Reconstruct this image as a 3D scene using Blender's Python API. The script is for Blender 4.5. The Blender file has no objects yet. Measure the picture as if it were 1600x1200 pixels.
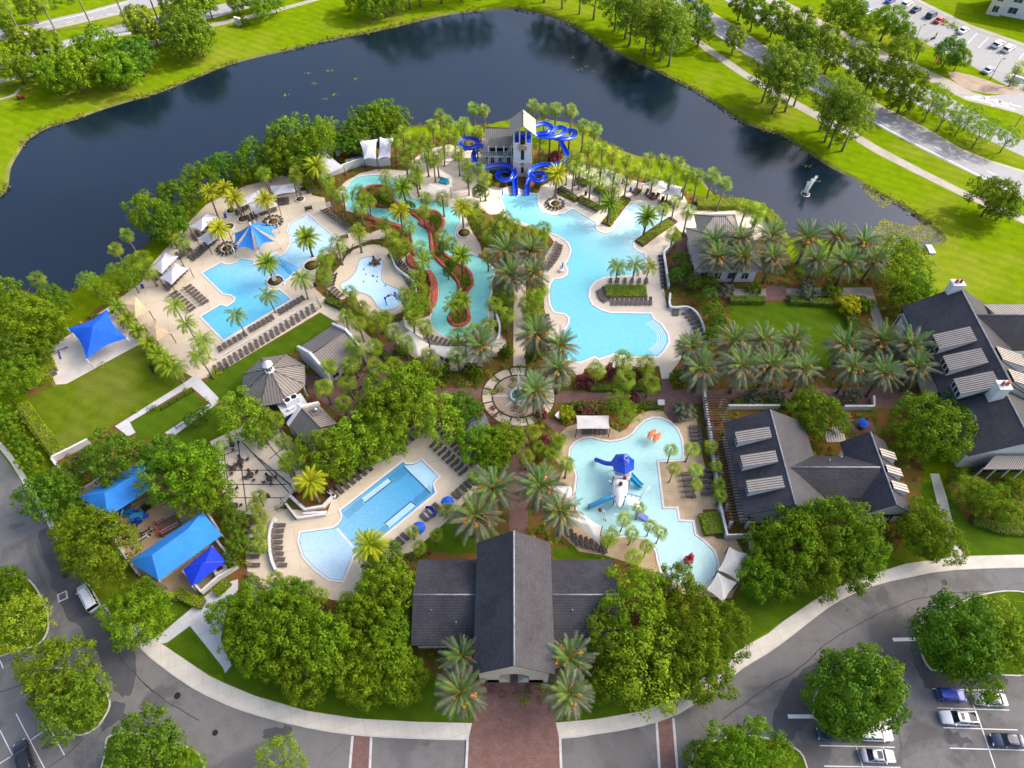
# Aerial view of a resort water park. P(px, py, z) turns a survey pixel into a world point on the plane at height z metres.
SKY_STRENGTH=.15; SUN_STRENGTH=2.0; EXPOSURE=1.34; CLOUD_OPAC=.66
import bpy, bmesh, math, random
import numpy as np
from math import sin, cos, pi, radians, atan2, sqrt, hypot
from mathutils import Vector, Matrix, Euler
random.seed(7)
SC = bpy.context.scene
COL = SC.collection
# ------------------------------------------------------------------ camera model (survey helper: photo pixel -> ground point)
F, PITCH, H = 1109.0, radians(53.2), 112.0
SP, CP = sin(PITCH), cos(PITCH)
def P(px, py, z=0.0):
    u = (px-800)/F; v = (600-py)/F
    d = (u, CP+v*SP, -SP+v*CP)
    t = (z-H)/d[2]
    return Vector((d[0]*t, d[1]*t, z))
def px_scale(py, z=0.0):
    return (H/(H-z))*(F*SP+(py-600)*CP)/H
def proj(w):
    x, y, z = w[0], w[1], w[2]-H
    dep = y*CP - z*SP
    return 800+F*x/dep, 600-F*(y*SP+z*CP)/dep
def HT(bx, by, ty):
    """height of a vertical post standing at pixel (bx,by) whose top shows at row ty"""
    b = P(bx, by); lo, hi = 0.0, 60.0
    for _ in range(40):
        m = (lo+hi)/2
        if proj((b.x, b.y, m))[1] > ty: lo = m
        else: hi = m
    return lo
# ------------------------------------------------------------------ tagging
def tag(o, label=None, cat=None, group=None, kind=None):
    if label: o['label'] = label
    if cat: o['category'] = cat
    if group: o['group'] = group
    if kind: o['kind'] = kind
    return o
def thing(name, label, cat, loc=(0,0,0), rz=0.0, group=None):
    o = bpy.data.objects.new(name, None); COL.objects.link(o)
    o.empty_display_size = 0.2
    o.location = loc; o.rotation_euler = (0, 0, rz)
    return tag(o, label, cat, group)
def link(name, me, parent=None, loc=None, rot=None, scale=None):
    o = bpy.data.objects.new(name, me); COL.objects.link(o)
    if parent: o.parent = parent
    if loc is not None: o.location = loc
    if rot is not None: o.rotation_euler = rot
    if scale is not None: o.scale = scale
    return o
ORD = ['first','second','third','fourth','fifth','sixth','seventh','eighth','ninth','tenth','eleventh','twelfth','thirteenth','fourteenth','fifteenth','sixteenth','seventeenth','eighteenth','nineteenth','twentieth']
ORD += ['twenty-'+w for w in ORD[:9]]+['thirtieth']+['thirty-'+w for w in ORD[:9]]+['fortieth']
# ------------------------------------------------------------------ mesh builder
class MB:
    def __init__(s): s.v=[]; s.f=[]; s.m=[]; s.uv=[]; s.sm=[]
    def face(s, pts, mi=0, uv=None, smooth=False):
        i=len(s.v); s.v += [tuple(p) for p in pts]
        s.f.append(tuple(range(i,i+len(pts)))); s.m.append(mi); s.uv.append(uv); s.sm.append(smooth)
        return s
    def box(s, c, size, rz=0.0, mi=0, taper=1.0):
        hx,hy,hz=size[0]/2,size[1]/2,size[2]/2; ca,sa=cos(rz),sin(rz)
        def q(x,y,z):
            return (c[0]+x*ca-y*sa, c[1]+x*sa+y*ca, c[2]+z)
        lo=[q(-hx,-hy,-hz),q(hx,-hy,-hz),q(hx,hy,-hz),q(-hx,hy,-hz)]
        t=taper
        hi=[q(-hx*t,-hy*t,hz),q(hx*t,-hy*t,hz),q(hx*t,hy*t,hz),q(-hx*t,hy*t,hz)]
        return s.hexa(lo,hi,mi)
    def hexa(s, lo, hi, mi=0):
        i=len(s.v); s.v += [tuple(p) for p in lo]+[tuple(p) for p in hi]; n=len(lo)
        fs=[tuple(range(i+n-1,i-1,-1)), tuple(range(i+n,i+2*n))]
        for k in range(n):
            a=k; b=(k+1)%n
            fs.append((i+a,i+b,i+n+b,i+n+a))
        for f in fs: s.f.append(f); s.m.append(mi); s.uv.append(None); s.sm.append(False)
        return s
    def prism(s, pts, z0, z1, mi=0):
        pts=ccw(pts)
        return s.hexa([(p[0],p[1],z0) for p in pts],[(p[0],p[1],z1) for p in pts],mi)
    def bar(s, a, b, w, h=None, mi=0):
        a=Vector(a); b=Vector(b); d=b-a
        if d.length<1e-6: return s
        h=h or w; d.normalize()
        up=Vector((0,0,1)) if abs(d.z)<.95 else Vector((1,0,0))
        x=d.cross(up).normalized()*w/2; y=x.cross(d).normalized()*h/2
        return s.hexa([a-x-y,a+x-y,a+x+y,a-x+y][::-1],[b-x-y,b+x-y,b+x+y,b-x+y][::-1],mi)
    def tube(s, path, rad, n=8, mi=0, cap=True, smooth=True):
        path=[Vector(p) for p in path]; m=len(path)
        if not hasattr(rad,'__len__'): rad=[rad]*m
        base=len(s.v); prev=None
        for k,p in enumerate(path):
            d=(path[min(k+1,m-1)]-path[max(k-1,0)]).normalized()
            if prev is None:
                up=Vector((0,0,1)) if abs(d.z)<.9 else Vector((1,0,0))
                x=d.cross(up).normalized()
            else:
                x=(prev-d*prev.dot(d)).normalized()
            prev=x; y=d.cross(x)
            for j in range(n):
                a=2*pi*j/n; q=p+(x*cos(a)+y*sin(a))*rad[k]; s.v.append(tuple(q))
        for k in range(m-1):
            for j in range(n):
                a=base+k*n+j; b=base+k*n+(j+1)%n
                s.f.append((a,b,b+n,a+n)); s.m.append(mi); s.uv.append(None); s.sm.append(smooth)
        if cap:
            s.f.append(tuple(base+j for j in range(n))[::-1]); s.m.append(mi); s.uv.append(None); s.sm.append(False)
            s.f.append(tuple(base+(m-1)*n+j for j in range(n))); s.m.append(mi); s.uv.append(None); s.sm.append(False)
        return s
    def lathe(s, prof, c=(0,0,0), n=16, mi=0, smooth=True):
        return s.tube_rings([[ (c[0]+r*cos(2*pi*j/n), c[1]+r*sin(2*pi*j/n), c[2]+z) for j in range(n)] for r,z in prof], mi, smooth)
    def tube_rings(s, rings, mi=0, smooth=True, closed=True, caps=True):
        base=len(s.v); n=len(rings[0])
        for r in rings: s.v += [tuple(p) for p in r]
        for k in range(len(rings)-1):
            for j in range(n if closed else n-1):
                a=base+k*n+j; b=base+k*n+(j+1)%n
                s.f.append((a,b,b+n,a+n)); s.m.append(mi); s.uv.append(None); s.sm.append(smooth)
        if caps and closed:
            m=len(rings)
            s.f.append(tuple(base+j for j in range(n))[::-1]); s.m.append(mi); s.uv.append(None); s.sm.append(False)
            s.f.append(tuple(base+(m-1)*n+j for j in range(n))); s.m.append(mi); s.uv.append(None); s.sm.append(False)
        return s
    def ball(s, c, r, mi=0, n=10, m=6, sq=(1,1,1)):
        prof=[(r*sin(pi*(k+.02)/(m+.04)), -r*cos(pi*(k+.02)/(m+.04))) for k in range(m+1)]
        rings=[[ (c[0]+a*sq[0]*cos(2*pi*j/n), c[1]+a*sq[1]*sin(2*pi*j/n), c[2]+z*sq[2]) for j in range(n)] for a,z in prof]
        return s.tube_rings(rings, mi)
    def mesh(s, name, mats):
        me=bpy.data.meshes.new(name)
        me.from_pydata(s.v,[],s.f)
        if not isinstance(mats,(list,tuple)): mats=[mats]
        for m in mats: me.materials.append(m)
        me.polygons.foreach_set('material_index', s.m)
        me.polygons.foreach_set('use_smooth', s.sm)
        if any(u is not None for u in s.uv):
            l=me.uv_layers.new(name='UVMap'); k=0
            for f,u in zip(s.f,s.uv):
                for j in range(len(f)):
                    if u is not None: l.data[k].uv=u[j]
                    k+=1
        me.update()
        return me
    def obj(s, name, mats, parent=None, loc=None, rot=None):
        return link(name, s.mesh(name,mats), parent, loc, rot)
def area2(pts):
    return sum(pts[i][0]*pts[(i+1)%len(pts)][1]-pts[(i+1)%len(pts)][0]*pts[i][1] for i in range(len(pts)))
def ccw(pts):
    pts=[(p[0],p[1]) for p in pts]
    return pts if area2(pts)>0 else pts[::-1]
def smooth_closed(pts, k=4):
    n=len(pts); out=[]
    for i in range(n):
        p0,p1,p2,p3=(Vector(pts[(i+j-1)%n][:2]) for j in range(4))
        for t in range(k):
            u=t/k
            out.append(tuple(0.5*((2*p1)+(p2-p0)*u+(2*p0-5*p1+4*p2-p3)*u*u+(3*p1-p0-3*p2+p3)*u**3)))
    return out
def smooth_open(pts, k=6):
    pts=[Vector(p) for p in pts]; n=len(pts); out=[]
    for i in range(n-1):
        p0=pts[max(i-1,0)]; p1=pts[i]; p2=pts[i+1]; p3=pts[min(i+2,n-1)]
        for t in range(k):
            u=t/k
            out.append(0.5*((2*p1)+(p2-p0)*u+(2*p0-5*p1+4*p2-p3)*u*u+(3*p1-p0-3*p2+p3)*u**3))
    out.append(pts[-1]); return out
def gpoly(pix, sm=0, z=0.0):
    pts=[tuple(P(x,y,z)[:2]) for x,y in pix]
    return ccw(smooth_closed(pts,sm) if sm else pts)
def sheet(name, pix, z, mat, sm=0, parent=None, world=False, thick=0.0):
    pts=ccw(pix) if world else gpoly(pix,sm)
    from mathutils.geometry import tessellate_polygon
    mb=MB()
    tris=tessellate_polygon([[Vector((p[0],p[1],0)) for p in pts]])
    base=len(mb.v); mb.v=[(p[0],p[1],z) for p in pts]
    for t in tris:
        a,b,c=(pts[i] for i in t)
        cr=(b[0]-a[0])*(c[1]-a[1])-(b[1]-a[1])*(c[0]-a[0])
        if abs(cr)<1e-9: continue
        mb.f.append(t if cr>0 else t[::-1]); mb.m.append(0); mb.uv.append(None); mb.sm.append(False)
    if thick:
        n=len(pts); mb.v += [(p[0],p[1],z-thick) for p in pts]
        for i in range(n):
            j=(i+1)%n
            mb.f.append((i+n,j+n,j,i)); mb.m.append(0); mb.uv.append(None); mb.sm.append(False)
    return mb.obj(name, mat, parent)
def offset_closed(pts, d):
    n=len(pts); out=[]
    for i in range(n):
        a=Vector(pts[i-1]); b=Vector(pts[i]); c=Vector(pts[(i+1)%n])
        e1=(b-a); e2=(c-b)
        if e1.length<1e-6 or e2.length<1e-6: out.append(tuple(b)); continue
        e1.normalize(); e2.normalize()
        n1=Vector((e1.y,-e1.x)); n2=Vector((e2.y,-e2.x)); m=n1+n2
        if m.length<.3: m=n1
        m.normalize(); k=max(m.dot(n1),.5)
        out.append(tuple(b+m*d/k))
    return out
def rim(name, pts, w, z0, z1, mat, parent=None, inner=0.0):
    """a kerb of width w standing along the outside of a closed world polygon"""
    pts=ccw(pts); a=offset_closed(pts,-inner); b=offset_closed(pts,w); n=len(pts); mb=MB()
    for i in range(n):
        j=(i+1)%n
        A0,A1,B0,B1=a[i],a[j],b[i],b[j]
        mb.face([(*A0,z1),(*B0,z1),(*B1,z1),(*A1,z1)])
        mb.face([(*A0,z0),(*A0,z1),(*A1,z1),(*A1,z0)])
        mb.face([(*B0,z1),(*B0,z0),(*B1,z0),(*B1,z1)])
    return mb.obj(name, mat, parent)
def strip_pts(pts, w):
    pts=[Vector(p[:2]) for p in pts]; L=[];R=[]; n=len(pts)
    for i in range(n):
        d=(pts[min(i+1,n-1)]-pts[max(i-1,0)]).normalized(); nn=Vector((-d.y,d.x))
        L.append(tuple(pts[i]+nn*w/2)); R.append(tuple(pts[i]-nn*w/2))
    return L,R
def strip(name, pix, w, z, mat, sm=0, parent=None, world=False, thick=0.0):
    pts=pix if world else [P(x,y) for x,y in pix]
    pts=[Vector((p[0],p[1],0)) for p in pts]
    if sm: pts=smooth_open(pts,sm)
    L,R=strip_pts(pts,w); mb=MB()
    for i in range(len(L)-1):
        if thick: mb.hexa([(*R[i],z-thick),(*R[i+1],z-thick),(*L[i+1],z-thick),(*L[i],z-thick)],[(*R[i],z),(*R[i+1],z),(*L[i+1],z),(*L[i],z)])
        else: mb.face([(*R[i],z),(*R[i+1],z),(*L[i+1],z),(*L[i],z)])
    return mb.obj(name, mat, parent)
def wall_run(mb, pts, w, z0, z1, mi=0):
    pts=[Vector(p[:2]) for p in pts]; L,R=strip_pts(pts,w)
    for i in range(len(L)-1):
        mb.hexa([(*R[i],z0),(*R[i+1],z0),(*L[i+1],z0),(*L[i],z0)],[(*R[i],z1),(*R[i+1],z1),(*L[i+1],z1),(*L[i],z1)],mi)
    return mb
def inside(pt, poly):
    x,y=pt[0],pt[1]; c=False; n=len(poly); j=n-1
    for i in range(n):
        xi,yi=poly[i][0],poly[i][1]; xj,yj=poly[j][0],poly[j][1]
        if (yi>y)!=(yj>y) and x<(xj-xi)*(y-yi)/(yj-yi)+xi: c=not c
        j=i
    return c
def np_quads(name, V, mats, mi=None):
    """mesh of loose quads, V is (N,4,3)"""
    V=np.asarray(V,dtype=np.float32); N=len(V)
    me=bpy.data.meshes.new(name)
    me.vertices.add(N*4); me.vertices.foreach_set('co',V.reshape(-1))
    me.loops.add(N*4); me.loops.foreach_set('vertex_index',np.arange(N*4,dtype=np.int32))
    me.polygons.add(N); me.polygons.foreach_set('loop_start',np.arange(0,N*4,4,dtype=np.int32))
    try: me.polygons.foreach_set('loop_total',np.full(N,4,dtype=np.int32))
    except Exception: pass
    if not isinstance(mats,(list,tuple)): mats=[mats]
    for m in mats: me.materials.append(m)
    if mi is not None: me.polygons.foreach_set('material_index',np.asarray(mi,dtype=np.int32))
    me.update(calc_edges=True); me.validate()
    return me
# ------------------------------------------------------------------ materials
MATS={}
def srgb(r,g,b):
    f=lambda c:(c/255/12.92 if c/255<=.04045 else ((c/255+.055)/1.055)**2.4)
    return (f(r),f(g),f(b),1)
class NT:
    def __init__(s,name):
        s.mat=bpy.data.materials.new(name); s.mat.use_nodes=True; s.nt=s.mat.node_tree; s.N=s.nt.nodes; s.L=s.nt.links
        s.b=s.N['Principled BSDF']
        MATS[name]=s.mat
    def n(s,t,**k):
        nd=s.N.new(t)
        for a,v in k.items():
            if a in nd.inputs.keys(): nd.inputs[a].default_value=v
            else: setattr(nd,a,v)
        return nd
    def l(s,a,b): s.L.new(a,b)
    def pos(s): return s.n('ShaderNodeNewGeometry').outputs['Position']
    def objc(s): return s.n('ShaderNodeTexCoord').outputs['Object']
    def uv(s): return s.n('ShaderNodeTexCoord').outputs['UV']
    def noise(s,vec,scale,detail=4,rough=.55,dist=0):
        nd=s.n('ShaderNodeTexNoise'); s.l(vec,nd.inputs['Vector'])
        nd.inputs['Scale'].default_value=scale; nd.inputs['Detail'].default_value=detail; nd.inputs['Roughness'].default_value=rough; nd.inputs['Distortion'].default_value=dist
        return nd.outputs['Fac']
    def ramp(s,fac,stops):
        nd=s.n('ShaderNodeValToRGB'); s.l(fac,nd.inputs['Fac']); e=nd.color_ramp.elements
        while len(e)<len(stops): e.new(.5)
        for k,(p,c) in enumerate(stops):
            e[k].position=p; e[k].color=c if len(c)==4 else (*c,1)
        return nd.outputs['Color']
    def mix(s,fac,a,b,mode='MIX'):
        nd=s.n('ShaderNodeMix',data_type='RGBA',blend_type=mode)
        for sock,v in ((nd.inputs['Factor'],fac),(nd.inputs['A'],a),(nd.inputs['B'],b)) if False else ():
            pass
        ins={i.identifier:i for i in nd.inputs}
        for key,v in (('Factor_Float',fac),('A_Color',a),('B_Color',b)):
            i=ins[key]
            if hasattr(v,'links') or hasattr(v,'is_linked'): s.l(v,i)
            else: i.default_value=v if not (isinstance(v,tuple) and len(v)==3) else (*v,1)
        outs={o.identifier:o for o in nd.outputs}
        return outs['Result_Color']
    def math(s,op,a,b=0.0,c=None):
        nd=s.n('ShaderNodeMath',operation=op)
        for i,v in enumerate((a,b) if c is None else (a,b,c)):
            if hasattr(v,'is_linked'): s.l(v,nd.inputs[i])
            else: nd.inputs[i].default_value=v
        return nd.outputs[0]
    def bump(s,h,strength=.3,dist=.05):
        nd=s.n('ShaderNodeBump'); nd.inputs['Strength'].default_value=strength; nd.inputs['Distance'].default_value=dist
        s.l(h,nd.inputs['Height']); s.l(nd.outputs['Normal'],s.b.inputs['Normal']); return nd
    def col(s,c):
        if hasattr(c,'is_linked'): s.l(c,s.b.inputs['Base Color'])
        else: s.b.inputs['Base Color'].default_value=c
        return s
    def set(s,**k):
        mp={'rough':'Roughness','metal':'Metallic','spec':'Specular IOR Level','coat':'Coat Weight','ior':'IOR','trans':'Transmission Weight','sheen':'Sheen Weight'}
        for a,v in k.items(): s.b.inputs[mp[a]].default_value=v
        return s
def flat(name, c, rough=.6, var=.12, scale=1.5, spec=.3, metal=0, coat=0, bump=0, bscale=30, coords='obj', fine=0.0):
    """a plain surface with low-contrast mottling so it never reads as uniform"""
    t=NT(name); v=t.objc() if coords=='obj' else t.pos()
    c=c if len(c)==4 else (*c,1)
    lo=tuple(x*(1-var) for x in c[:3])+(1,); hi=tuple(min(1,x*(1+var)) for x in c[:3])+(1,)
    fac=t.noise(v,scale,5)
    if fine:
        f2=t.noise(v,scale*14,3); fac=t.math('ADD',t.math('MULTIPLY',fac,1-fine),t.math('MULTIPLY',f2,fine))
    t.col(t.ramp(fac,[(.3,lo),(.7,hi)])).set(rough=rough,spec=spec,metal=metal,coat=coat)
    if bump: t.bump(t.noise(v,bscale,3),bump,.03)
    return t.mat
# ------------------------------------------------------------------ material library
def m_grass(name, a, b, dry, dry_amt=.45, stripe=0):
    t=NT(name); p=t.pos()
    big=t.noise(p,.035,5,.6); mid=t.noise(p,.35,5,.65); fine=t.noise(p,4.5,4,.7)
    c=t.mix(t.ramp(mid,[(.32,(0,0,0)),(.68,(1,1,1))]), b, a)
    c=t.mix(t.ramp(big,[(dry_amt+.06,(0,0,0)),(dry_amt+.30,(.75,.75,.75))]), c, dry)
    c=t.mix(t.ramp(fine,[(.3,(.55,.55,.55)),(.72,(0,0,0))]), c, tuple(x*.62 for x in b))
    sep=t.n('ShaderNodeSeparateXYZ'); t.l(p,sep.inputs[0]); u=t.math('SINE',t.math('ADD',t.math('MULTIPLY',sep.outputs[0],1.1),t.math('ADD',t.math('MULTIPLY',sep.outputs[1],2.0),t.math('MULTIPLY',t.noise(p,.05,2),9))))
    c=t.mix(t.math('MULTIPLY',t.math('ADD',u,1),.11),c,tuple(x*.6 for x in b))
    t.col(c).set(rough=1,spec=0); t.bump(fine,.8,.1)
    return t.mat
GRASS=m_grass('lawn_grass',(.185,.265,.004),(.110,.180,.003),(.30,.26,.045),.43)
GRASS_WEST=m_grass('worn_grass',(.185,.235,.014),(.105,.165,.008),(.31,.255,.085),.40)
GRASS_DEEP=m_grass('fresh_grass',(.110,.185,.010),(.070,.135,.008),(.17,.19,.03),.52)
def m_mulch():
    t=NT('bark_mulch'); p=t.pos(); f=t.noise(p,7,4,.7); g=t.noise(p,.5,4)
    c=t.ramp(f,[(.3,(.075,.032,.014)),(.7,(.30,.135,.045))]); c=t.mix(t.ramp(g,[(.4,(0,0,0)),(.62,(.8,.8,.8))]),c,(.085,.12,.014))
    t.col(c).set(rough=.95,spec=.1); t.bump(f,.8,.1); return t.mat
MULCH=m_mulch()
def m_stone(name,a,b,scale=.25,joints=None,rough=.75,spots=0):
    t=NT(name); p=t.pos(); f=t.noise(p,scale,6,.62); fine=t.noise(p,9,3,.7)
    c=t.ramp(f,[(.32,a),(.68,b)])
    c=t.mix(t.ramp(fine,[(.25,(.30,.30,.30)),(.6,(0,0,0))]),c,tuple(x*.78 for x in a))
    if joints:
        sep=t.n('ShaderNodeSeparateXYZ'); t.l(p,sep.inputs[0])
        ang=joints[1]; ca,sa=cos(ang),sin(ang)
        u=t.math('ADD',t.math('MULTIPLY',sep.outputs[0],ca),t.math('MULTIPLY',sep.outputs[1],sa))
        v=t.math('ADD',t.math('MULTIPLY',sep.outputs[0],-sa),t.math('MULTIPLY',sep.outputs[1],ca))
        w=joints[2]
        def line(x): 
            fr=t.math('FRACT',t.math('DIVIDE',t.math('ADD',x,500),joints[0])); return t.math('LESS_THAN',fr,w/joints[0])
        ln=t.math('MAXIMUM',line(u),line(v))
        c=t.mix(t.math('MULTIPLY',ln,.55),c,tuple(x*.45 for x in a))
    t.col(c).set(rough=rough,spec=.25); t.bump(fine,.15,.02); return t.mat
DECK=m_stone('cool_deck',(.60,.50,.365),(.70,.60,.455),.22,(4.2,.35,.05))
DECK_TAN=m_stone('tan_deck',(.42,.30,.17),(.57,.44,.29),.35,(5,.0,.05))
DECK_PALE=m_stone('pale_deck',(.58,.50,.40),(.68,.60,.485),.2,(4.6,.75,.05))
SAND=m_stone('pale_sand',(.56,.52,.46),(.66,.61,.54),.5)
CONC=m_stone('pavement_concrete',(.56,.52,.44),(.68,.64,.55),.3,(2.0,.3,.04))
CONC_WHITE=m_stone('white_concrete',(.52,.52,.52),(.62,.62,.61),.4,(1.9,.62,.05))
CONC_PATH=m_stone('path_concrete',(.27,.24,.20),(.36,.33,.28),.3,(1.9,.1,.04))
KERB=m_stone('kerb_concrete',(.50,.48,.43),(.60,.58,.52),.6)
def m_asphalt(name,a,b,wet=True):
    t=NT(name); p=t.pos(); big=t.noise(p,.07,6,.6,.6); fine=t.noise(p,14,3,.8); mid=t.noise(p,.6,5,.65)
    c=t.ramp(mid,[(.3,a),(.7,b)])
    if wet: c=t.mix(t.ramp(big,[(.41,(.60,.60,.60)),(.47,(0,0,0))]),c,tuple(x*.40 for x in a))
    pt=t.noise(p,.045,2,.3); c=t.mix(t.ramp(pt,[(.52,(0,0,0)),(.535,(.35,.35,.35))]),c,tuple(x*1.28 for x in a)); st=t.noise(p,.55,3,.5); c=t.mix(t.ramp(st,[(.70,(0,0,0)),(.78,(.5,.5,.5))]),c,tuple(x*.45 for x in a))
    # repair seams: thin dark cracks along voronoi borders
    vo=t.n('ShaderNodeTexVoronoi',feature='DISTANCE_TO_EDGE'); t.l(p,vo.inputs['Vector']); vo.inputs['Scale'].default_value=.045; ds=t.n('ShaderNodeVectorMath',operation='ADD'); nz=t.n('ShaderNodeTexNoise'); t.l(p,nz.inputs['Vector']); nz.inputs['Scale'].default_value=.25; nz.inputs['Detail'].default_value=5; sc=t.n('ShaderNodeVectorMath',operation='SCALE'); t.l(nz.outputs['Color'],sc.inputs[0]); sc.inputs['Scale'].default_value=7; t.l(p,ds.inputs[0]); t.l(sc.outputs[0],ds.inputs[1]); t.l(ds.outputs[0],vo.inputs['Vector'])
    gate=t.noise(p,.12,3)
    cr=t.math('MULTIPLY',t.math('LESS_THAN',vo.outputs['Distance'],.0065),t.math('GREATER_THAN',gate,.42))
    c=t.mix(t.math('MULTIPLY',cr,.22),c,tuple(x*.35 for x in a))
    c=t.mix(t.ramp(fine,[(.3,(.45,.45,.45)),(.65,(0,0,0))]),c,tuple(x*.66 for x in a))
    t.col(c).set(rough=.8,spec=.25); t.bump(fine,.25,.02); return t.mat
ASPH=m_asphalt('car_park_asphalt',(.156,.151,.145),(.212,.206,.198))
ASPH_PALE=m_asphalt('road_asphalt',(.25,.25,.26),(.33,.325,.32),False)
LOT=m_asphalt('pale_car_park',(.24,.24,.24),(.31,.305,.30),False)
def m_brick(name,a,b,mortar,w=.22,h=.11,rot=0):
    t=NT(name); p=t.pos(); mp=t.n('ShaderNodeMapping'); t.l(p,mp.inputs[0]); mp.inputs['Rotation'].default_value=(0,0,rot)
    br=t.n('ShaderNodeTexBrick'); t.l(mp.outputs[0],br.inputs['Vector'])
    br.inputs['Color1'].default_value=(*a,1); br.inputs['Color2'].default_value=(*b,1); br.inputs['Mortar'].default_value=(*mortar,1)
    br.inputs['Scale'].default_value=1; br.inputs['Mortar Size'].default_value=.012; br.inputs['Brick Width'].default_value=w; br.inputs['Row Height'].default_value=h
    f=t.noise(p,.7,5,.65)
    c=t.mix(t.ramp(f,[(.3,(.55,.55,.55)),(.7,(0,0,0))]),br.outputs['Color'],tuple(x*.6 for x in a))
    t.col(c).set(rough=.85,spec=.2); return t.mat
BRICK=m_brick('brick_paving',(.205,.112,.092),(.265,.152,.126),(.15,.11,.10),.4,.2)
BRICK_DARK=m_brick('dark_brick_band',(.085,.048,.042),(.12,.065,.055),(.06,.04,.04),.4,.2)
PLAZA_TAN=m_stone('plaza_tan',(.42,.315,.215),(.51,.395,.28),.5)
def m_water(name,deep,shallow=None,p0=None,p1=None,rough=.06,glow=0):
    t=NT(name); p=t.pos(); n1=t.noise(p,.18,5,.6,.8); n2=t.noise(p,2.2,3,.6,.6)
    if shallow is not None and p0 is not None:
        a=P(*p0); b=P(*p1); d=Vector((b.x-a.x,b.y-a.y)); L=d.length; d/=L
        sep=t.n('ShaderNodeSeparateXYZ'); t.l(p,sep.inputs[0])
        u=t.math('ADD',t.math('MULTIPLY',t.math('SUBTRACT',sep.outputs[0],a.x),d.x/L),t.math('MULTIPLY',t.math('SUBTRACT',sep.outputs[1],a.y),d.y/L))
        u=t.math('ADD',u,t.math('MULTIPLY',t.math('SUBTRACT',n1,.5),.25))
        c=t.ramp(u,[(0,deep),(1,shallow)])
    else:
        hi=tuple(min(1,x*1.12+.01) for x in deep); lo=tuple(x*.88 for x in deep)
        c=t.ramp(n1,[(.3,lo),(.7,hi)])
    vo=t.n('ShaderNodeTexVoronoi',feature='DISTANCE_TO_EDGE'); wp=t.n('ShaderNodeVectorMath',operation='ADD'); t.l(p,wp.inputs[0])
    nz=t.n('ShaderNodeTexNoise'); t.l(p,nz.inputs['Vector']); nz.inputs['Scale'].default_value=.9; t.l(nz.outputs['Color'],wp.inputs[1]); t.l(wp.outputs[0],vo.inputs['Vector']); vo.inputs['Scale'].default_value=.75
    c=t.mix(t.ramp(vo.outputs['Distance'],[(0,(.13,.13,.13)),(.14,(0,0,0))]),c,tuple(min(1,x*1.3+.06) for x in deep))  # bright cell edges painted into the water colour to imitate caustic light
    c=t.mix(t.ramp(n2,[(.35,(.30,.30,.30)),(.60,(0,0,0))]),c,tuple(x*.82 for x in deep))
    t.col(c).set(rough=rough,ior=1.33,spec=.5); t.bump(t.noise(p,2.2,4,.65),.16,.06); return t.mat
W_LAGOON=m_water('lagoon_water',(.195,.60,.68),(.60,.80,.83),(900,402),(1018,322))
W_LEISURE=m_water('leisure_water',(.135,.52,.72),(.66,.79,.87),(400,470),(500,350))
W_ACT=m_water('activity_water',(.40,.68,.87),(.58,.77,.88),(610,500),(590,430))
W_RIVER=m_water('river_water',(.235,.66,.60))
W_FAMILY=m_water('family_water',(.075,.335,.60),(.24,.54,.76),(640,760),(540,840))
W_FAMILY_BEACH=m_water('family_beach_water',(.30,.56,.76),(.60,.75,.86),(540,815),(490,895))
W_SHELF=m_water('shelf_water',(.42,.66,.80))
W_STEP=m_water('stool_water',(.17,.46,.76))
W_KIDS=m_water('kids_water',(.40,.70,.68),(.54,.78,.75),(900,760),(1080,900))
TILE_LINE=flat('dark_tile_line',(.035,.05,.16),.4)
TILE_TEAL=flat('step_edge_tile',(.10,.36,.55),.4)
COPING=flat('white_coping',(.70,.69,.66),.6,.08,.8,coords='pos')
def m_lake():
    t=NT('lake_water'); p=t.pos()
    mp=t.n('ShaderNodeMapping'); t.l(p,mp.inputs[0]); mp.inputs['Rotation'].default_value=(0,0,.5); mp.inputs['Scale'].default_value=(1,.45,1)
    a=t.noise(mp.outputs[0],1.1,6,.75,.5); b=t.noise(p,.028,5,.6,.5)
    t.col(t.ramp(b,[(.35,(.002,.008,.020)),(.65,(.005,.011,.018))])).set(rough=.10,ior=1.45,spec=.84)
    nd=t.bump(a,.10,.12); t.l(t.math('MULTIPLY',t.ramp(b,[(.3,(.25,.25,.25)),(.7,(1,1,1))]),.42),nd.inputs['Strength'])
    return t.mat
LAKE=m_lake()
def m_roof():
    t=NT('slate_roof_tiles'); uv=t.uv(); br=t.n('ShaderNodeTexBrick'); t.l(uv,br.inputs['Vector'])
    br.inputs['Color1'].default_value=(.031,.030,.036,1); br.inputs['Color2'].default_value=(.049,.047,.056,1); br.inputs['Mortar'].default_value=(.009,.008,.011,1)
    br.inputs['Scale'].default_value=1; br.inputs['Mortar Size'].default_value=.045; br.inputs['Mortar Smooth'].default_value=.4; br.inputs['Brick Width'].default_value=.42; br.inputs['Row Height'].default_value=.40; br.offset=.5
    p=t.pos(); f=t.noise(p,.22,6,.65); g=t.noise(p,1.1,5,.7)
    c=t.mix(t.ramp(f,[(.36,(0,0,0)),(.66,(.8,.8,.8))]),br.outputs['Color'],(.098,.096,.108))
    c=t.mix(t.ramp(g,[(.60,(0,0,0)),(.80,(.6,.6,.6))]),c,(.20,.195,.21))
    c=t.mix(t.ramp(g,[(.20,(.7,.7,.7)),(.42,(0,0,0))]),c,(.030,.028,.036))
    c=t.mix(.62,c,br.outputs['Color'])
    t.col(c).set(rough=.62,spec=.35); t.bump(br.outputs['Fac'],-.5,.04); return t.mat
ROOF=m_roof()
ROOF_FLAT=flat('membrane_roof',(.030,.038,.046),.6,.25,.5,coords='pos')
RIDGE=flat('weathered_ridge_cap',(.29,.285,.30),.8,.3,1.2,coords='pos')
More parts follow.
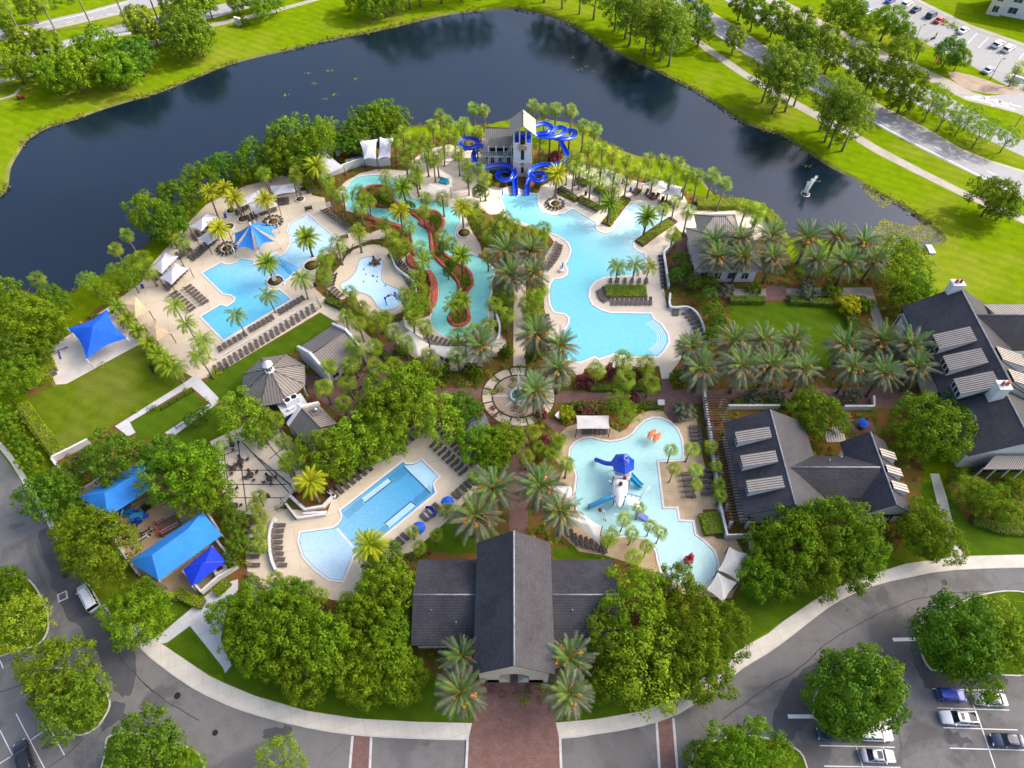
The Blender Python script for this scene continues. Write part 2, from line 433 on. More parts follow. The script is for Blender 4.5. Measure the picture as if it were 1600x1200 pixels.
def m_metal_roof(name,a):
    return flat(name,a,.45,.14,.6,.4,0.15,coords='pos',fine=.3)
MROOF=m_metal_roof('standing_seam_grey',(.245,.215,.185))
MROOF_TAN=m_metal_roof('standing_seam_tan',(.45,.395,.335))
MROOF_PINK=m_metal_roof('standing_seam_rose',(.56,.475,.40))
SEAM=flat('roof_seam',(.10,.09,.085),.5)
WHITE=flat('white_render',(.64,.64,.63),.75,.06,.8,coords='pos')
CREAM=flat('cream_render',(.66,.58,.44),.8,.08,.7,coords='pos')
MINT=flat('pale_green_siding',(.58,.63,.57),.7,.07,.8,coords='pos')
DARK=flat('dark_opening',(.012,.013,.016),.4,.2)
GLASS=flat('window_glass',(.030,.045,.060),.08,.2,1,.7)
BLACK=flat('black_metal',(.018,.018,.020),.45,.2)
STEEL=flat('brushed_steel',(.45,.46,.48),.35,.1,3,.5,.8)
WMETAL=flat('white_metal',(.76,.77,.79),.4,.05)
WOOD=flat('brown_timber',(.12,.068,.042),.75,.3,4)
WOOD_TAN=flat('tan_timber',(.34,.25,.16),.75,.2,4)
SAIL=flat('white_shade_cloth',(.52,.525,.57),.7,.05,.7,coords='pos')
SAIL_WARM=flat('ivory_shade_cloth',(.60,.575,.525),.7,.06,.7,coords='pos')
SAIL_BEIGE=flat('beige_shade_cloth',(.63,.46,.275),.7,.08,.7,coords='pos')
BLUE_CLOTH=flat('bright_blue_cloth',(.010,.11,.66),.6,.16,.6,coords='pos',fine=.3)
SKY_CLOTH=flat('sky_blue_cloth',(.03,.23,.66),.6,.16,.5,coords='pos',fine=.3)
NAVY_CLOTH=flat('deep_blue_cloth',(.012,.045,.60),.6,.12,.6,coords='pos')
SLING=flat('brown_sling_mesh',(.105,.088,.080),.75,.2,6,bump=.2,bscale=60)
SLING_DARK=flat('dark_sling_mesh',(.045,.045,.052),.75,.2,6)
FRAME_BR=flat('bronze_frame',(.055,.042,.036),.5,.2,4)
SLIDE=flat('blue_fibreglass',(.008,.075,.62),.18,.10,.8,.5,0,.5)
SLIDE_LT=flat('light_blue_fibreglass',(.05,.33,.60),.2,.10,.8,.5,0,.4)
REDROCK=flat('red_artificial_rock',(.42,.105,.065),.8,.35,1.2,coords='pos',bump=.5,bscale=3,fine=.3)
RED=flat('red_plastic',(.45,.018,.020),.35,.12)
ORANGE=flat('orange_shell',(.78,.20,.075),.4,.1)
YELLOW=flat('yellow_plastic',(.75,.46,.03),.4,.1)
BROWN_PL=flat('brown_barrel_plastic',(.16,.045,.03),.5,.15)
BLUE_PL=flat('blue_plastic',(.010,.050,.42),.35,.15)
CYAN_PL=flat('cyan_plastic',(.02,.36,.56),.35,.12)
PINK=flat('pink_blossom',(.42,.07,.13),.8,.3,5)
LINE=flat('white_road_paint',(.74,.74,.74),.7,.12,2,coords='pos',fine=.4)
LINE_Y=flat('yellow_road_paint',(.62,.40,.06),.7,.12,2,coords='pos')
SOIL=flat('dark_soil',(.06,.04,.028),.95,.3,2,coords='pos')
TYRE=flat('tyre_rubber',(.018,.018,.019),.85,.2,5)
RIMM=flat('alloy_rim',(.40,.41,.42),.3,.1,5,.5,.8)
LAMP_W=flat('white_headlight',(.80,.82,.85),.15,.05)
LAMP_R=flat('red_tail_light',(.42,.015,.012),.2,.1)
def m_leaf(name,a,b,tr=.25,var=.30,tip=None):
    t=NT(name); oi=t.n('ShaderNodeObjectInfo'); v=t.objc(); p=t.pos()
    n1=t.noise(v,.55,3,.6); n2=t.noise(v,5.0,2,.6)
    c=t.mix(t.ramp(n1,[(.35,(0,0,0)),(.65,(1,1,1))]),a,b)
    c=t.mix(t.ramp(n2,[(.3,(.40,.40,.40)),(.6,(0,0,0))]),c,tuple(x*.55 for x in a))
    hs=t.n('ShaderNodeHueSaturation'); t.l(c,hs.inputs['Color'])
    t.l(t.math('ADD',t.math('MULTIPLY',oi.outputs['Random'],var),1-var/2),hs.inputs['Value'])
    rnd2=t.math('FRACT',t.math('MULTIPLY',oi.outputs['Random'],7.31))
    t.l(t.math('ADD',t.math('MULTIPLY',rnd2,.032),.482),hs.inputs['Hue'])
    c=hs.outputs['Color']
    t.col(c).set(rough=.6,spec=.10)
    tl=t.n('ShaderNodeBsdfTranslucent'); t.l(c,tl.inputs['Color']); mx=t.n('ShaderNodeMixShader'); mx.inputs[0].default_value=tr
    t.l(t.b.outputs[0],mx.inputs[1]); t.l(tl.outputs[0],mx.inputs[2]); t.l(mx.outputs[0],t.N['Material Output'].inputs['Surface'])
    return t.mat
L_OAK=m_leaf('oak_foliage',(.100,.205,.007),(.220,.330,.011),.31,.42)
L_DARK=m_leaf('dark_foliage',(.065,.155,.009),(.140,.250,.013),.2)
L_LIGHT=m_leaf('light_foliage',(.180,.310,.012),(.310,.430,.024),.25)
L_PINE=m_leaf('pine_foliage',(.115,.215,.012),(.240,.335,.022),.25)
L_MAG=m_leaf('magnolia_foliage',(.105,.195,.009),(.275,.355,.018),.18,.2)
L_SABAL=m_leaf('sabal_frond',(.100,.185,.007),(.300,.385,.022),.2,.35)
L_DATE=m_leaf('date_frond',(.110,.138,.075),(.270,.295,.180),.2,.25)
L_DATE_IN=m_leaf('young_date_frond',(.120,.225,.055),(.200,.370,.060),.2,.2)
L_YEL=m_leaf('yellow_frond',(.310,.370,.010),(.520,.530,.025),.25,.3)
L_QUEEN=m_leaf('queen_frond',(.150,.260,.010),(.330,.420,.024),.2,.25)
L_SHRUB=m_leaf('shrub_foliage',(.085,.180,.007),(.220,.315,.012),.2,.4)
L_HEDGE=m_leaf('hedge_foliage',(.180,.290,.006),(.310,.420,.010),.2,.2)
L_REDSH=m_leaf('burgundy_foliage',(.200,.050,.060),(.340,.120,.075),.2,.3)
L_BANK=m_leaf('bank_weeds',(.150,.165,.016),(.290,.290,.030),.2,.3)
L_DEAD=m_leaf('dead_frond',(.260,.170,.080),(.360,.260,.130),.2,.3)
FOAM=m_leaf('white_water_spray',(.92,.94,.95),(.97,.97,.98),.5,.0)
FRUIT=flat('orange_date_fruit',(.62,.270,.030),.6,.25,6)
TRUNK=flat('oak_bark',(.125,.100,.075),.9,.3,4)
PTRUNK=flat('palm_bark',(.200,.165,.130),.9,.3,5)
PTRUNK_D=flat('dark_palm_bark',(.110,.085,.070),.9,.3,5)
# ------------------------------------------------------------------ plant prototypes
def quad_cloud(rng, pts, nrm, size, aspect=.75):
    N=len(pts); a=rng.normal(size=(N,3)); x=np.cross(nrm,a); x/=np.linalg.norm(x,axis=1)[:,None]+1e-9
    y=np.cross(nrm,x); y/=np.linalg.norm(y,axis=1)[:,None]+1e-9
    s=(size*(.65+.7*rng.random(N)))[:,None] if np.ndim(size)==0 else size[:,None]
    x=x*s*.5; y=y*s*.5*aspect
    return np.stack([pts-x-y*.35,pts-y,pts+x+y*.35,pts+y],axis=1)
def crown_mesh(name, seed, mat, R=5.0, Hh=3.9, nc=150, nl=42, leaf=.36, lump=.30, low=-.68, cr=(.09,.21), fringe=.16):
    rng=np.random.default_rng(seed); P_=[];N_=[]
    ph=rng.random(6)*6.28
    for k in range(nc):
        th=k*2.39996+rng.normal()*.25; z=low+(1-low)*((k+.5)/nc)+rng.normal()*.06; z=min(max(z,low),.99)
        rr=sqrt(max(0,1-z*z)); f=1+lump*(.5*sin(2*th+ph[0])+.35*sin(3*th+ph[1])+.35*sin(5*th+ph[2]))*rr
        f*=.74+.30*rng.random()**.6 if rng.random()<.78 else .40+.3*rng.random()
        c=np.array([cos(th)*rr*f*R, sin(th)*rr*f*R, z*f*Hh])
        r=R*(cr[0]+(cr[1]-cr[0])*rng.random())
        m=int(nl*(r/(R*(cr[0]+cr[1])/2))**2*(.85+.3*rng.random()))
        d=rng.normal(size=(m,3)); d[:,2]+=.55; d/=np.linalg.norm(d,axis=1)[:,None]
        rad=r*(.55+.5*rng.random(m)**.5)
        rad=np.where(rng.random(m)<fringe,rad*1.3,rad)
        pts=c+d*rad[:,None]*np.array([1,1,.78])
        nn=d+rng.normal(size=(m,3))*.34; nn[:,2]+=.15; nn/=np.linalg.norm(nn,axis=1)[:,None]
        P_.append(pts);N_.append(nn)
    V=quad_cloud(rng,np.concatenate(P_),np.concatenate(N_),leaf)
    return np_quads(name,V,mat)
def trunk_mesh(name, seed, h=4.0, r=.24, spread=2.6, top=3.2, mat=None, limbs=6):
    rng=random.Random(seed); mb=MB()
    j=lambda a: rng.uniform(-a,a)
    pts=[(0,0,-.1),(j(.1),j(.1),h*.35),(j(.2),j(.2),h*.7),(j(.25),j(.25),h)]
    mb.tube(pts,[r*1.35,r,r*.85,r*.65],8)
    for k in range(limbs):
        a=2*pi*k/limbs+j(.4); s=h*(.55+.4*rng.random()); d=spread*(.7+.5*rng.random())
        b=Vector((pts[2][0]*.8,pts[2][1]*.8,s))
        e=b+Vector((cos(a)*d,sin(a)*d,top*(.5+.5*rng.random())))
        m=b.lerp(e,.5)+Vector((j(.3),j(.3),-.25))
        mb.tube([b,m,e],[r*.5,r*.33,r*.1],5)
    return mb.mesh(name, mat or TRUNK)
OAKS=[crown_mesh('oak_crown_mesh',100+k,L_OAK) for k in range(5)]
DARKS=[crown_mesh('dark_crown_mesh',200+k,L_DARK,lump=.22) for k in range(3)]
LIGHTS=[crown_mesh('light_crown_mesh',300+k,L_LIGHT,nl=30,nc=120,lump=.3,leaf=.34) for k in range(2)]
MAGS=[crown_mesh('magnolia_crown_mesh',400+k,L_MAG,R=4,Hh=4.8,low=-.85,nc=70,nl=62,leaf=.46,lump=.12,cr=(.16,.25)) for k in range(3)]
PINES=[crown_mesh('pine_crown_mesh',500+k,L_PINE,R=3.6,Hh=5.0,low=-.85,nc=70,nl=46,leaf=.34,lump=.3,cr=(.14,.26),fringe=.3) for k in range(4)]
CONES=[crown_mesh('conical_crown_mesh',550+k,L_SHRUB,R=1.6,Hh=2.6,low=-.9,nc=40,nl=50,leaf=.26,lump=.05) for k in range(1)]
TRUNKS=[trunk_mesh('oak_trunk_mesh',k) for k in range(4)]
PINE_TRUNKS=[trunk_mesh('pine_trunk_mesh',20+k,h=9,r=.2,spread=1.6,top=2.2,limbs=5,mat=PTRUNK) for k in range(2)]
KINDS={'oak':(OAKS,TRUNKS,5.0),'dark':(DARKS,TRUNKS,5.0),'light':(LIGHTS,TRUNKS,5.0),'mag':(MAGS,TRUNKS,4.0),'pine':(PINES,PINE_TRUNKS,3.6)}
TREE_NAME={'oak':'oak_tree','dark':'shade_tree','light':'crape_myrtle_tree','mag':'magnolia_tree','pine':'pine_tree'}
TREES=[]
def tree(kind, cx, cy, rpx, label, group=None, seed=None, zr=None):
    """crown centre seen at pixel (cx,cy), crown radius rpx pixels"""
    rng=random.Random(seed if seed is not None else int(cx*31+cy*7))
    crowns,trunks,R0=KINDS[kind]
    z=6.0
    for _ in range(3):
        R=rpx/px_scale(cy,z)
        z={'oak':.72*R+1.3,'dark':.72*R+1.3,'light':.7*R+2.4,'mag':1.15*R+.6,'pine':.9*R+6.5}[kind]
    if zr: z=zr
    p=P(cx,cy,z); s=R/R0*(1.0 if kind=='pine' else .84 if kind=='mag' else .88)
    t=thing(TREE_NAME[kind],label,'tree',(p.x,p.y,0),rng.uniform(0,6.28),group)
    link('crown',rng.choice(crowns if kind!='oak' or rng.random()<.7 else DARKS+LIGHTS[:1]),t,(0,0,z),(rng.uniform(-.08,.08),rng.uniform(-.08,.08),0),(s*rng.uniform(.92,1.1),s*rng.uniform(.92,1.1),s*rng.uniform(.9,1.15)))
    tm=rng.choice(trunks); ht={'pine':9.0}.get(kind,4.0)
    zs=max(.35,(z-.25*R)/ht) if kind!='mag' else max(.3,(z-.5*R)/ht)
    link('trunk',tm,t,(0,0,0),(0,0,0),(max(.5,s),max(.5,s),zs))
    TREES.append(t); return t
# ---------------- palms
def pinnate_crown(seed, nf=52, L=3.9, leaf=.62, lw=.07, e0=1.35, e1=-.55, droop=1.0, pairs=17, mats=None, inner=.3, twist=.35, spread=.12):
    """feather fronds; fronds nearest upright use the second material"""
    rng=np.random.default_rng(seed); V=[];M=[]
    for k in range(nf):
        u=(k+.5)/nf; az=k*2.39996+rng.normal()*.15
        el=e0+(e1-e0)*u**.85+rng.normal()*spread; ln=L*(.80+.28*rng.random())*(1-.22*max(0,(el-.9)))
        h=np.array([cos(az),sin(az),0.]); up=np.array([0,0,1.]); side=np.array([-sin(az),cos(az),0.])
        pos=np.zeros(3); ang=el; n=pairs; st=ln/n; roll=rng.normal()*twist
        P0=[];D=[]
        for i in range(n+1):
            d=h*cos(ang)+up*sin(ang); P0.append(pos.copy()); D.append(d); pos=pos+d*st
            ang-=droop*(1.25/n)*(.35+1.3*i/n)
        for i in range(n):
            a,b=P0[i],P0[i+1]; w=.045*(1-.8*i/n)
            V.append([a-side*w,b-side*w,b+side*w,a+side*w]); M.append(1 if u<inner else 2 if u>.93 else 0)
        for i in range(2,n):
            a=P0[i]; d=D[i]; nv=np.cross(side,d)
            ll=leaf*(sin(pi*min(1,(i+1)/(n+1))*.86+.25))**.7*(.85+.3*rng.random())
            for sgn in (-1,1):
                for q in (0,.5):
                    o=a+d*st*q
                    s=side*sgn*cos(roll)+nv*(.42+.2*rng.random())*.8
                    t=o+ (s*.80+d*.62)*ll
                    t=t-up*ll*.12
                    x=d*lw*.5
                    V.append([o-x,o+x,t+x*.3,t-x*.3]); M.append(1 if u<inner else 2 if u>.93 else 0)
    return np.array(V),M
def fan_crown(seed, nf=27, pet=1.1, blade=1.12, nb=9, lw=.15, e0=1.35, e1=-.95):
    rng=np.random.default_rng(seed); V=[];M=[]
    for k in range(nf):
        u=(k+.5)/nf; M+=[1 if u>.92 else 0]*(nb+1); az=k*2.39996+rng.normal()*.2; el=e0+(e1-e0)*u+rng.normal()*.12
        h=np.array([cos(az),sin(az),0.]); up=np.array([0,0,1.]); side=np.array([-sin(az),cos(az),0.])
        d=h*cos(el)+up*sin(el); d2=h*cos(el-.45)+up*sin(el-.45); nv=np.cross(d2,side)
        pl=pet*(.75+.5*rng.random()); c=d*pl
        V.append([-side*.04,c-side*.025,c+side*.025,side*.04])
        bl=blade*(.8+.35*rng.random())
        for i in range(nb):
            a=(i/(nb-1)-.5)*pi*1.1
            q=d2*cos(a)+side*sin(a); l=bl*(.62+.38*cos(a*.7))
            tip=c+q*l*.72; end=c+q*l-up*l*(.22+.18*rng.random())+nv*.05
            pr=(-d2*sin(a)+side*cos(a))*lw*.5
            V.append([c-pr*.25,tip-pr,end,tip+pr])
    return np.array(V),M
def palm_trunk(name,h0,r0,r1,mat,boot=0,seed=0):
    """trunk of unit height 1 (scaled in z); ringed, slightly flared at the foot and under the crown"""
    mb=MB(); n=9; prof=[]
    for k in range(n+1):
        z=k/n; r=r0+(r1-r0)*z
        if k==0: r*=1.45
        if k>=n-1: r*=1+boot
        prof.append((r,z)); 
        if k<n: prof.append((r*.93,z+.045))
    mb.lathe(prof,n=8); return mb.mesh(name,mat)
def date_fruit(seed):
    rng=random.Random(seed); mb=MB()
    for k in range(7):
        a=k*.9+rng.uniform(-.3,.3); d=rng.uniform(.8,1.4)
        c=Vector((cos(a)*d,sin(a)*d,rng.uniform(-.35,.15)))
        mb.tube([(0,0,.1),(c.x*.6,c.y*.6,.35),(c.x,c.y,c.z+.15)],[.04,.035,.03],4)
        for q in range(7):
            o=c+Vector((rng.uniform(-.24,.24),rng.uniform(-.24,.24),rng.uniform(-.40,.15)))
            mb.ball(o,rng.uniform(.12,.2),n=6,m=4,sq=(1,1,1.5))
    return mb.mesh('date_fruit_mesh',FRUIT)
PALM={}
def fan_mesh(nm,mat,seed,**k):
    V,M=fan_crown(seed,**k); return np_quads(nm,V,[mat,L_DEAD],M)
def setup_palms():
    def pin(kind,n,mats,**k):
        out=[]
        for s in range(n):
            V,M=pinnate_crown(900+s+len(PALM)*10,**k); out.append(np_quads(kind+'_crown_mesh',V,mats+[L_DEAD],M))
        return out
    PALM['date']=dict(crowns=pin('date_palm',4,[L_DATE,L_DATE_IN],nf=60,L=4.6,leaf=.64,lw=.09,e0=1.4,e1=-.7,droop=.65,inner=.18),trunk=palm_trunk('date_trunk_mesh',1,.30,.26,PTRUNK_D,.5),fruit=[date_fruit(k) for k in range(3)],h=7.2)
    PALM['sylvester']=dict(crowns=pin('sylvester_palm',2,[L_QUEEN,L_QUEEN],nf=54,L=2.9,leaf=.46,lw=.085,e0=1.4,e1=-.5,droop=.7),trunk=palm_trunk('sylvester_trunk_mesh',1,.24,.22,PTRUNK_D,.7),h=6.5)
    PALM['canary']=dict(crowns=pin('canary_palm',3,[L_YEL,L_YEL],nf=50,L=3.4,leaf=.52,lw=.09,e0=1.4,e1=-.45,droop=.95),trunk=palm_trunk('canary_trunk_mesh',1,.26,.22,PTRUNK,.5),h=6.5)
    PALM['queen']=dict(crowns=pin('queen_palm',3,[L_QUEEN,L_QUEEN],nf=24,L=3.0,leaf=.58,lw=.08,e0=1.2,e1=-.3,droop=1.6,pairs=13,twist=.6),trunk=palm_trunk('queen_trunk_mesh',1,.16,.13,PTRUNK,.25),h=6.0)
    PALM['sabal']=dict(crowns=[fan_mesh('sabal_crown_mesh',L_SABAL,700+s) for s in range(5)],trunk=palm_trunk('sabal_trunk_mesh',1,.22,.19,PTRUNK,.5),h=6.4)
    PALM['fan']=dict(crowns=[fan_mesh('fan_crown_mesh',L_QUEEN,760+s,nf=15,pet=.85,blade=1.0,nb=9,lw=.15,e0=1.2,e1=-.45) for s in range(3)],trunk=palm_trunk('fan_trunk_mesh',1,.14,.10,PTRUNK,.3),h=4.6)
    PALM['small']=dict(crowns=pin('small_palm',2,[L_QUEEN,L_QUEEN],nf=30,L=1.9,leaf=.42,lw=.08,e0=1.25,e1=-.4,droop=1.1,pairs=11),trunk=palm_trunk('small_trunk_mesh',1,.14,.12,PTRUNK,.3),h=2.6)
setup_palms()
PNAME={'date':'date_palm','sylvester':'sylvester_palm','canary':'canary_palm','queen':'queen_palm','sabal':'sabal_palm','fan':'fan_palm','small':'areca_palm'}
def palm(kind, cx, cy, label, group, h=None, s=1.0):
    rng=random.Random(int(cx*17+cy*29)); d=PALM[kind]
    h=(h or d['h'])*rng.uniform(.84,1.16); p=P(cx,cy,h)
    t=thing(PNAME[kind],label,'palm tree',(p.x,p.y,0),rng.uniform(0,6.28),group)
    s*=rng.uniform(.86,1.12); a=rng.uniform(0,6.28); tl=rng.uniform(0,.07); t.rotation_euler=(tl*cos(a),tl*sin(a),t.rotation_euler.z); o=t.rotation_euler.to_matrix()@Vector((0,0,h)); t.location.x-=o.x; t.location.y-=o.y
    link('crown',rng.choice(d['crowns']),t,(0,0,h),(rng.uniform(-.1,.1),rng.uniform(-.1,.1),0),(s,s,s))
    link('trunk',d['trunk'],t,(0,0,-.05),None,(s,s,h+.1))
    if 'fruit' in d: link('fruit_cluster',rng.choice(d['fruit']),t,(0,0,h+.45),(0,0,rng.uniform(0,6)),(s*1.45,s*1.45,s*1.3))
    return t
def palms(kind, pts, look, where, anchor, apx, group, h=None, s=1.0):
    """one labelled palm per pixel; the ordinal counts outward from a landmark"""
    pts=sorted(pts,key=lambda q:hypot(q[0]-apx[0],q[1]-apx[1]))
    for i,q in enumerate(pts):
        lab=f"{look} {where}, "+(f"{ORD[i]} from {anchor}" if len(pts)>1 else f"near {anchor}")
        palm(kind,q[0],q[1],lab,group,(q[2] if len(q)>2 else h),s)
# ---------------- shrubs
SHRUBS={k:[crown_mesh(k+'_mesh',800+i*7+j,m,R=1.0,Hh=.85,low=-.25,nc=26,nl=42,leaf=.22,lump=.12,cr=(.2,.34)) for j in range(2)]
        for i,(k,m) in enumerate((('shrub',L_SHRUB),('light_shrub',L_LIGHT),('burgundy_shrub',L_REDSH),('silver_shrub',L_DATE),('yellow_shrub',L_YEL)))}
BALL=[crown_mesh('ball_shrub_mesh',880,L_SHRUB,R=1.0,Hh=1.0,low=-.6,nc=46,nl=40,leaf=.17,lump=.0,cr=(.16,.2),fringe=.0)]
BLOOM=[crown_mesh('bloom_mesh',890,PINK,R=1.0,Hh=.9,low=-.1,nc=26,nl=16,leaf=.13,lump=.12,cr=(.22,.36))]
def shrub(cx,cy,r,label,group=None,kind='shrub',bloom=False,hf=1.0):
    p=P(cx,cy,r*.4); rng=random.Random(int(cx*13+cy))
    t=thing('clipped_shrub' if kind=='ball' else 'shrub',label,'shrub',(p.x,p.y,0),rng.uniform(0,6),group)
    me=rng.choice(BALL if kind=='ball' else SHRUBS[kind])
    link('foliage',me,t,(0,0,r*.55*hf),None,(r,r,r*hf))
    mb=MB()
    for k in range(5):
        a=k*1.26; mb.tube([(0,0,-.05),(cos(a)*.12,sin(a)*.12,.3),(cos(a)*.4*r,sin(a)*.4*r,.6*r*hf)],[.05,.04,.015],4)
    mb.obj('stem',TRUNK,t)
    if bloom: link('blossom',BLOOM[0],t,(0,0,r*.6*hf),None,(r*1.04,r*1.04,r*hf*1.06))
    return t
def hedge_mesh(pts, w, h, mat, seed=1, leaf=.22, dens=70):
    """clipped hedge along a world polyline: leaf shell over a woody box core"""
    rng=np.random.default_rng(seed); Pp=[];Nn=[]
    pts=[np.array([p[0],p[1]]) for p in pts]
    for a,b in zip(pts[:-1],pts[1:]):
        L=np.linalg.norm(b-a); d=(b-a)/L; n=np.array([-d[1],d[0]])
        m=int(dens*L*(w+2*h))
        u=rng.random(m)*L; q=rng.random(m)*(w+2*h)
        off=np.where(q<h,-w/2,np.where(q<h+w,q-h-w/2,w/2)); z=np.where(q<h,q,np.where(q<h+w,h,w+2*h-q))
        nx=np.where(q<h,-1.,np.where(q<h+w,0.,1.)); nz=np.where((q>=h)&(q<h+w),1.,0.15)
        off=off+rng.normal(size=m)*.06; z=z+rng.normal(size=m)*.06
        pt=np.stack([a[0]+d[0]*u+n[0]*off,a[1]+d[1]*u+n[1]*off,z],1)
        nn=np.stack([n[0]*nx,n[1]*nx,nz],1)+rng.normal(size=(m,3))*.5; nn/=np.linalg.norm(nn,axis=1)[:,None]
        Pp.append(pt);Nn.append(nn)
    return np_quads('hedge_mesh',quad_cloud(rng,np.concatenate(Pp),np.concatenate(Nn),leaf),mat)
def hedge(pix,w,h,label,mat=None,group=None,cat='hedge'):
    pts=[P(x,y,h*.5) for x,y in pix]
    t=thing('hedge',label,cat,(0,0,0),0,group)
    link('foliage',hedge_mesh(pts,w,h,mat or L_HEDGE,int(pix[0][0])),t)
    mb=MB(); wall_run(mb,pts,max(.1,w-.25),.0,h-.15); mb.obj('branch',SOIL if False else TRUNK,t)
    return t
# ------------------------------------------------------------------ the setting
def struct(o, label, cat): return tag(o,label,cat,None,'structure')
LAKE_PX=[(-60,420),(-30,330),(3,297),(10,262),(25,235),(38,217),(70,197),(112,184),(160,167),(200,155),(250,140),(300,120),(350,100),(400,86),(450,75),(512,60),(575,48),(625,37),(687,22),(750,14),(800,11),(825,14),(862,23),(905,42),(950,70),(987,90),(1025,107),(1062,125),(1100,145),(1137,170),(1162,187),(1200,201),(1225,208),(1250,225),(1275,241),(1305,260),(1340,277),(1370,297),(1412,318),(1445,341),(1470,360),(1479,373),(1472,382),(1455,388),(1443,394),(1400,392),(1340,380),(1300,372),(1265,368),(1235,372),(1224,362),(1215,345),(1200,330),(1175,318),(1150,312),(1127,309),(1107,299),(1092,280),(1070,264),(1037,252),(992,244),(955,229),(927,214),(900,198),(870,190),(830,188),(787,190),(757,197),(700,198),(645,198),(590,203),(540,205),(500,214),(460,228),(420,250),(380,272),(340,296),(300,318),(265,345),(238,378),(215,398),(175,426),(155,433),(125,450),(112,459),(60,462),(10,456),(-40,460)]
lake_pts=gpoly(LAKE_PX,3)
# ground: one sheet out to the horizon with the lake bed cut out
def ground_with_hole():
    bm=bmesh.new(); S=2500
    o=[bm.verts.new(p) for p in ((-S,-S,0),(S,-S,0),(S,S,0),(-S,S,0))]
    i=[bm.verts.new((p[0],p[1],0)) for p in lake_pts]
    es=[]
    for L in (o,i):
        for k in range(len(L)): es.append(bm.edges.new((L[k],L[(k+1)%len(L)])))
    bmesh.ops.triangle_fill(bm,use_beauty=True,use_dissolve=False,edges=es,normal=(0,0,1))
    for f in bm.faces:
        if f.normal.z<0: f.normal_flip()
    me=bpy.data.meshes.new('ground'); bm.to_mesh(me); bm.free(); me.materials.append(GRASS)
    return link('ground',me)
struct(ground_with_hole(),'bright green mown grass stretching all around the resort and the lake','ground')
# lake banks slope down half a metre to the water
mb=MB(); inn=offset_closed(lake_pts,-1.4)
for k in range(len(lake_pts)):
    a,b=lake_pts[k],lake_pts[(k+1)%len(lake_pts)]; c,d=inn[(k+1)%len(inn)],inn[k]
    mb.face([(*a,0),(*d,-.5),(*c,-.5),(*b,0)])
BANK=m_stone('muddy_bank',(.085,.085,.022),(.17,.17,.035),.5)
struct(mb.obj('lake_bank',BANK),'low muddy grass bank sloping into the dark lake','bank')
sheet_o=sheet('lake_water',[tuple(p) for p in offset_closed(lake_pts,-.2)],-.32,LAKE,world=True)
struct(sheet_o,'dark slate blue lake curving around the water park','lake')
# bank weeds
rng=np.random.default_rng(3); Pp=[];Nn=[]
for k in range(len(lake_pts)):
    a=np.array(lake_pts[k]); b=np.array(lake_pts[(k+1)%len(lake_pts)]); L=np.linalg.norm(b-a)
    if a[1]>420 or abs(a[0])>330: continue
    d=(b-a)/max(L,1e-6); n=np.array([-d[1],d[0]])
    m=int(L*9); u=rng.random(m)*L; o=rng.normal(size=m)*.55+.55
    gate=(np.sin((a[0]+u*d[0])*.35)+np.sin((a[1]+u*d[1])*.23+1))>-.5
    pt=np.stack([a[0]+d[0]*u+n[0]*o,a[1]+d[1]*u+n[1]*o,np.clip(-.32*o/1.4,-.4,.05)+.12+rng.random(m)*.35],1)[gate]
    nn=rng.normal(size=pt.shape); nn[:,2]+=.9; nn/=np.linalg.norm(nn,axis=1)[:,None]
    Pp.append(pt);Nn.append(nn)
tag(link('bank_weeds',np_quads('bank_weeds_mesh',quad_cloud(rng,np.concatenate(Pp),np.concatenate(Nn),.5),L_BANK)),'olive reeds and weeds fringing the lake shore','reeds',None,'stuff')
# floating weed in the right-hand bay and scattered pads
Pp=[]
bay=gpoly([(1345,290),(1372,299),(1412,320),(1445,343),(1470,362),(1474,374),(1445,390),(1400,388),(1370,380),(1362,360),(1380,338),(1372,318)],3)
while len(Pp)<1300:
    x=rng.uniform(min(p[0] for p in bay),max(p[0] for p in bay)); y=rng.uniform(min(p[1] for p in bay),max(p[1] for p in bay))
    if inside((x,y),bay) and (sin(x*.45)+sin(y*.6+x*.2)+sin(x*.17-y*.31)>-.6): Pp.append((x,y,-.30+rng.random()*.02))
for cx,cy in ((517,109),(555,122),(508,153),(482,113),(489,129),(522,146),(447,147),(907,107),(915,102),(927,110),(897,88),(1260,258),(1275,282)):
    c=P(cx,cy)
    for _ in range(9): Pp.append((c.x+rng.normal()*.45,c.y+rng.normal()*.3,-.30+rng.random()*.02))
Pp=np.array(Pp); Nn=rng.normal(size=Pp.shape)*.06; Nn[:,2]=1; Nn/=np.linalg.norm(Nn,axis=1)[:,None]
tag(link('water_weed',np_quads('water_weed_mesh',quad_cloud(rng,Pp,Nn,.45),L_BANK)),'patches of olive water weed floating on the lake','water weed',None,'stuff')
# ---- roads
def road(name,pix,mat,label,z=.008,cat='road',sm=0): return struct(sheet(name,pix,z,mat,sm),label,cat)
road('road',[(-200,75),(-60,56),(0,45),(60,34),(125,20),(200,0),(330,-35),(330,-60),(420,-60),(300,-8),(270,5),(200,20),(137,34),(70,49),(0,63),(-60,76),(-200,100)],ASPH_PALE,'pale grey far carriageway of the boulevard beyond the palms')
road('road',[(-200,135),(-60,108),(30,84),(90,66),(160,45),(232,27),(330,10),(385,-2),(520,-35),(620,-35),(470,-8),(400,9),(335,28),(240,48),(130,66),(37,97),(-60,124),(-200,160)],ASPH_PALE,'pale grey near carriageway of the boulevard behind the lakeside oaks')
LINES=[]
def line(pix,w=.14,mat=None,z=.014): LINES.append((pix,w,mat or LINE,z))
line([(-60,60),(0,48.5),(60,37.5),(125,23.5),(200,3)],.2); line([(-60,73),(0,60.5),(70,47),(137,32),(200,18)],.25,LINE_Y); line([(-60,111),(30,87),(90,69),(160,48),(232,29.5)],.25,LINE_Y)
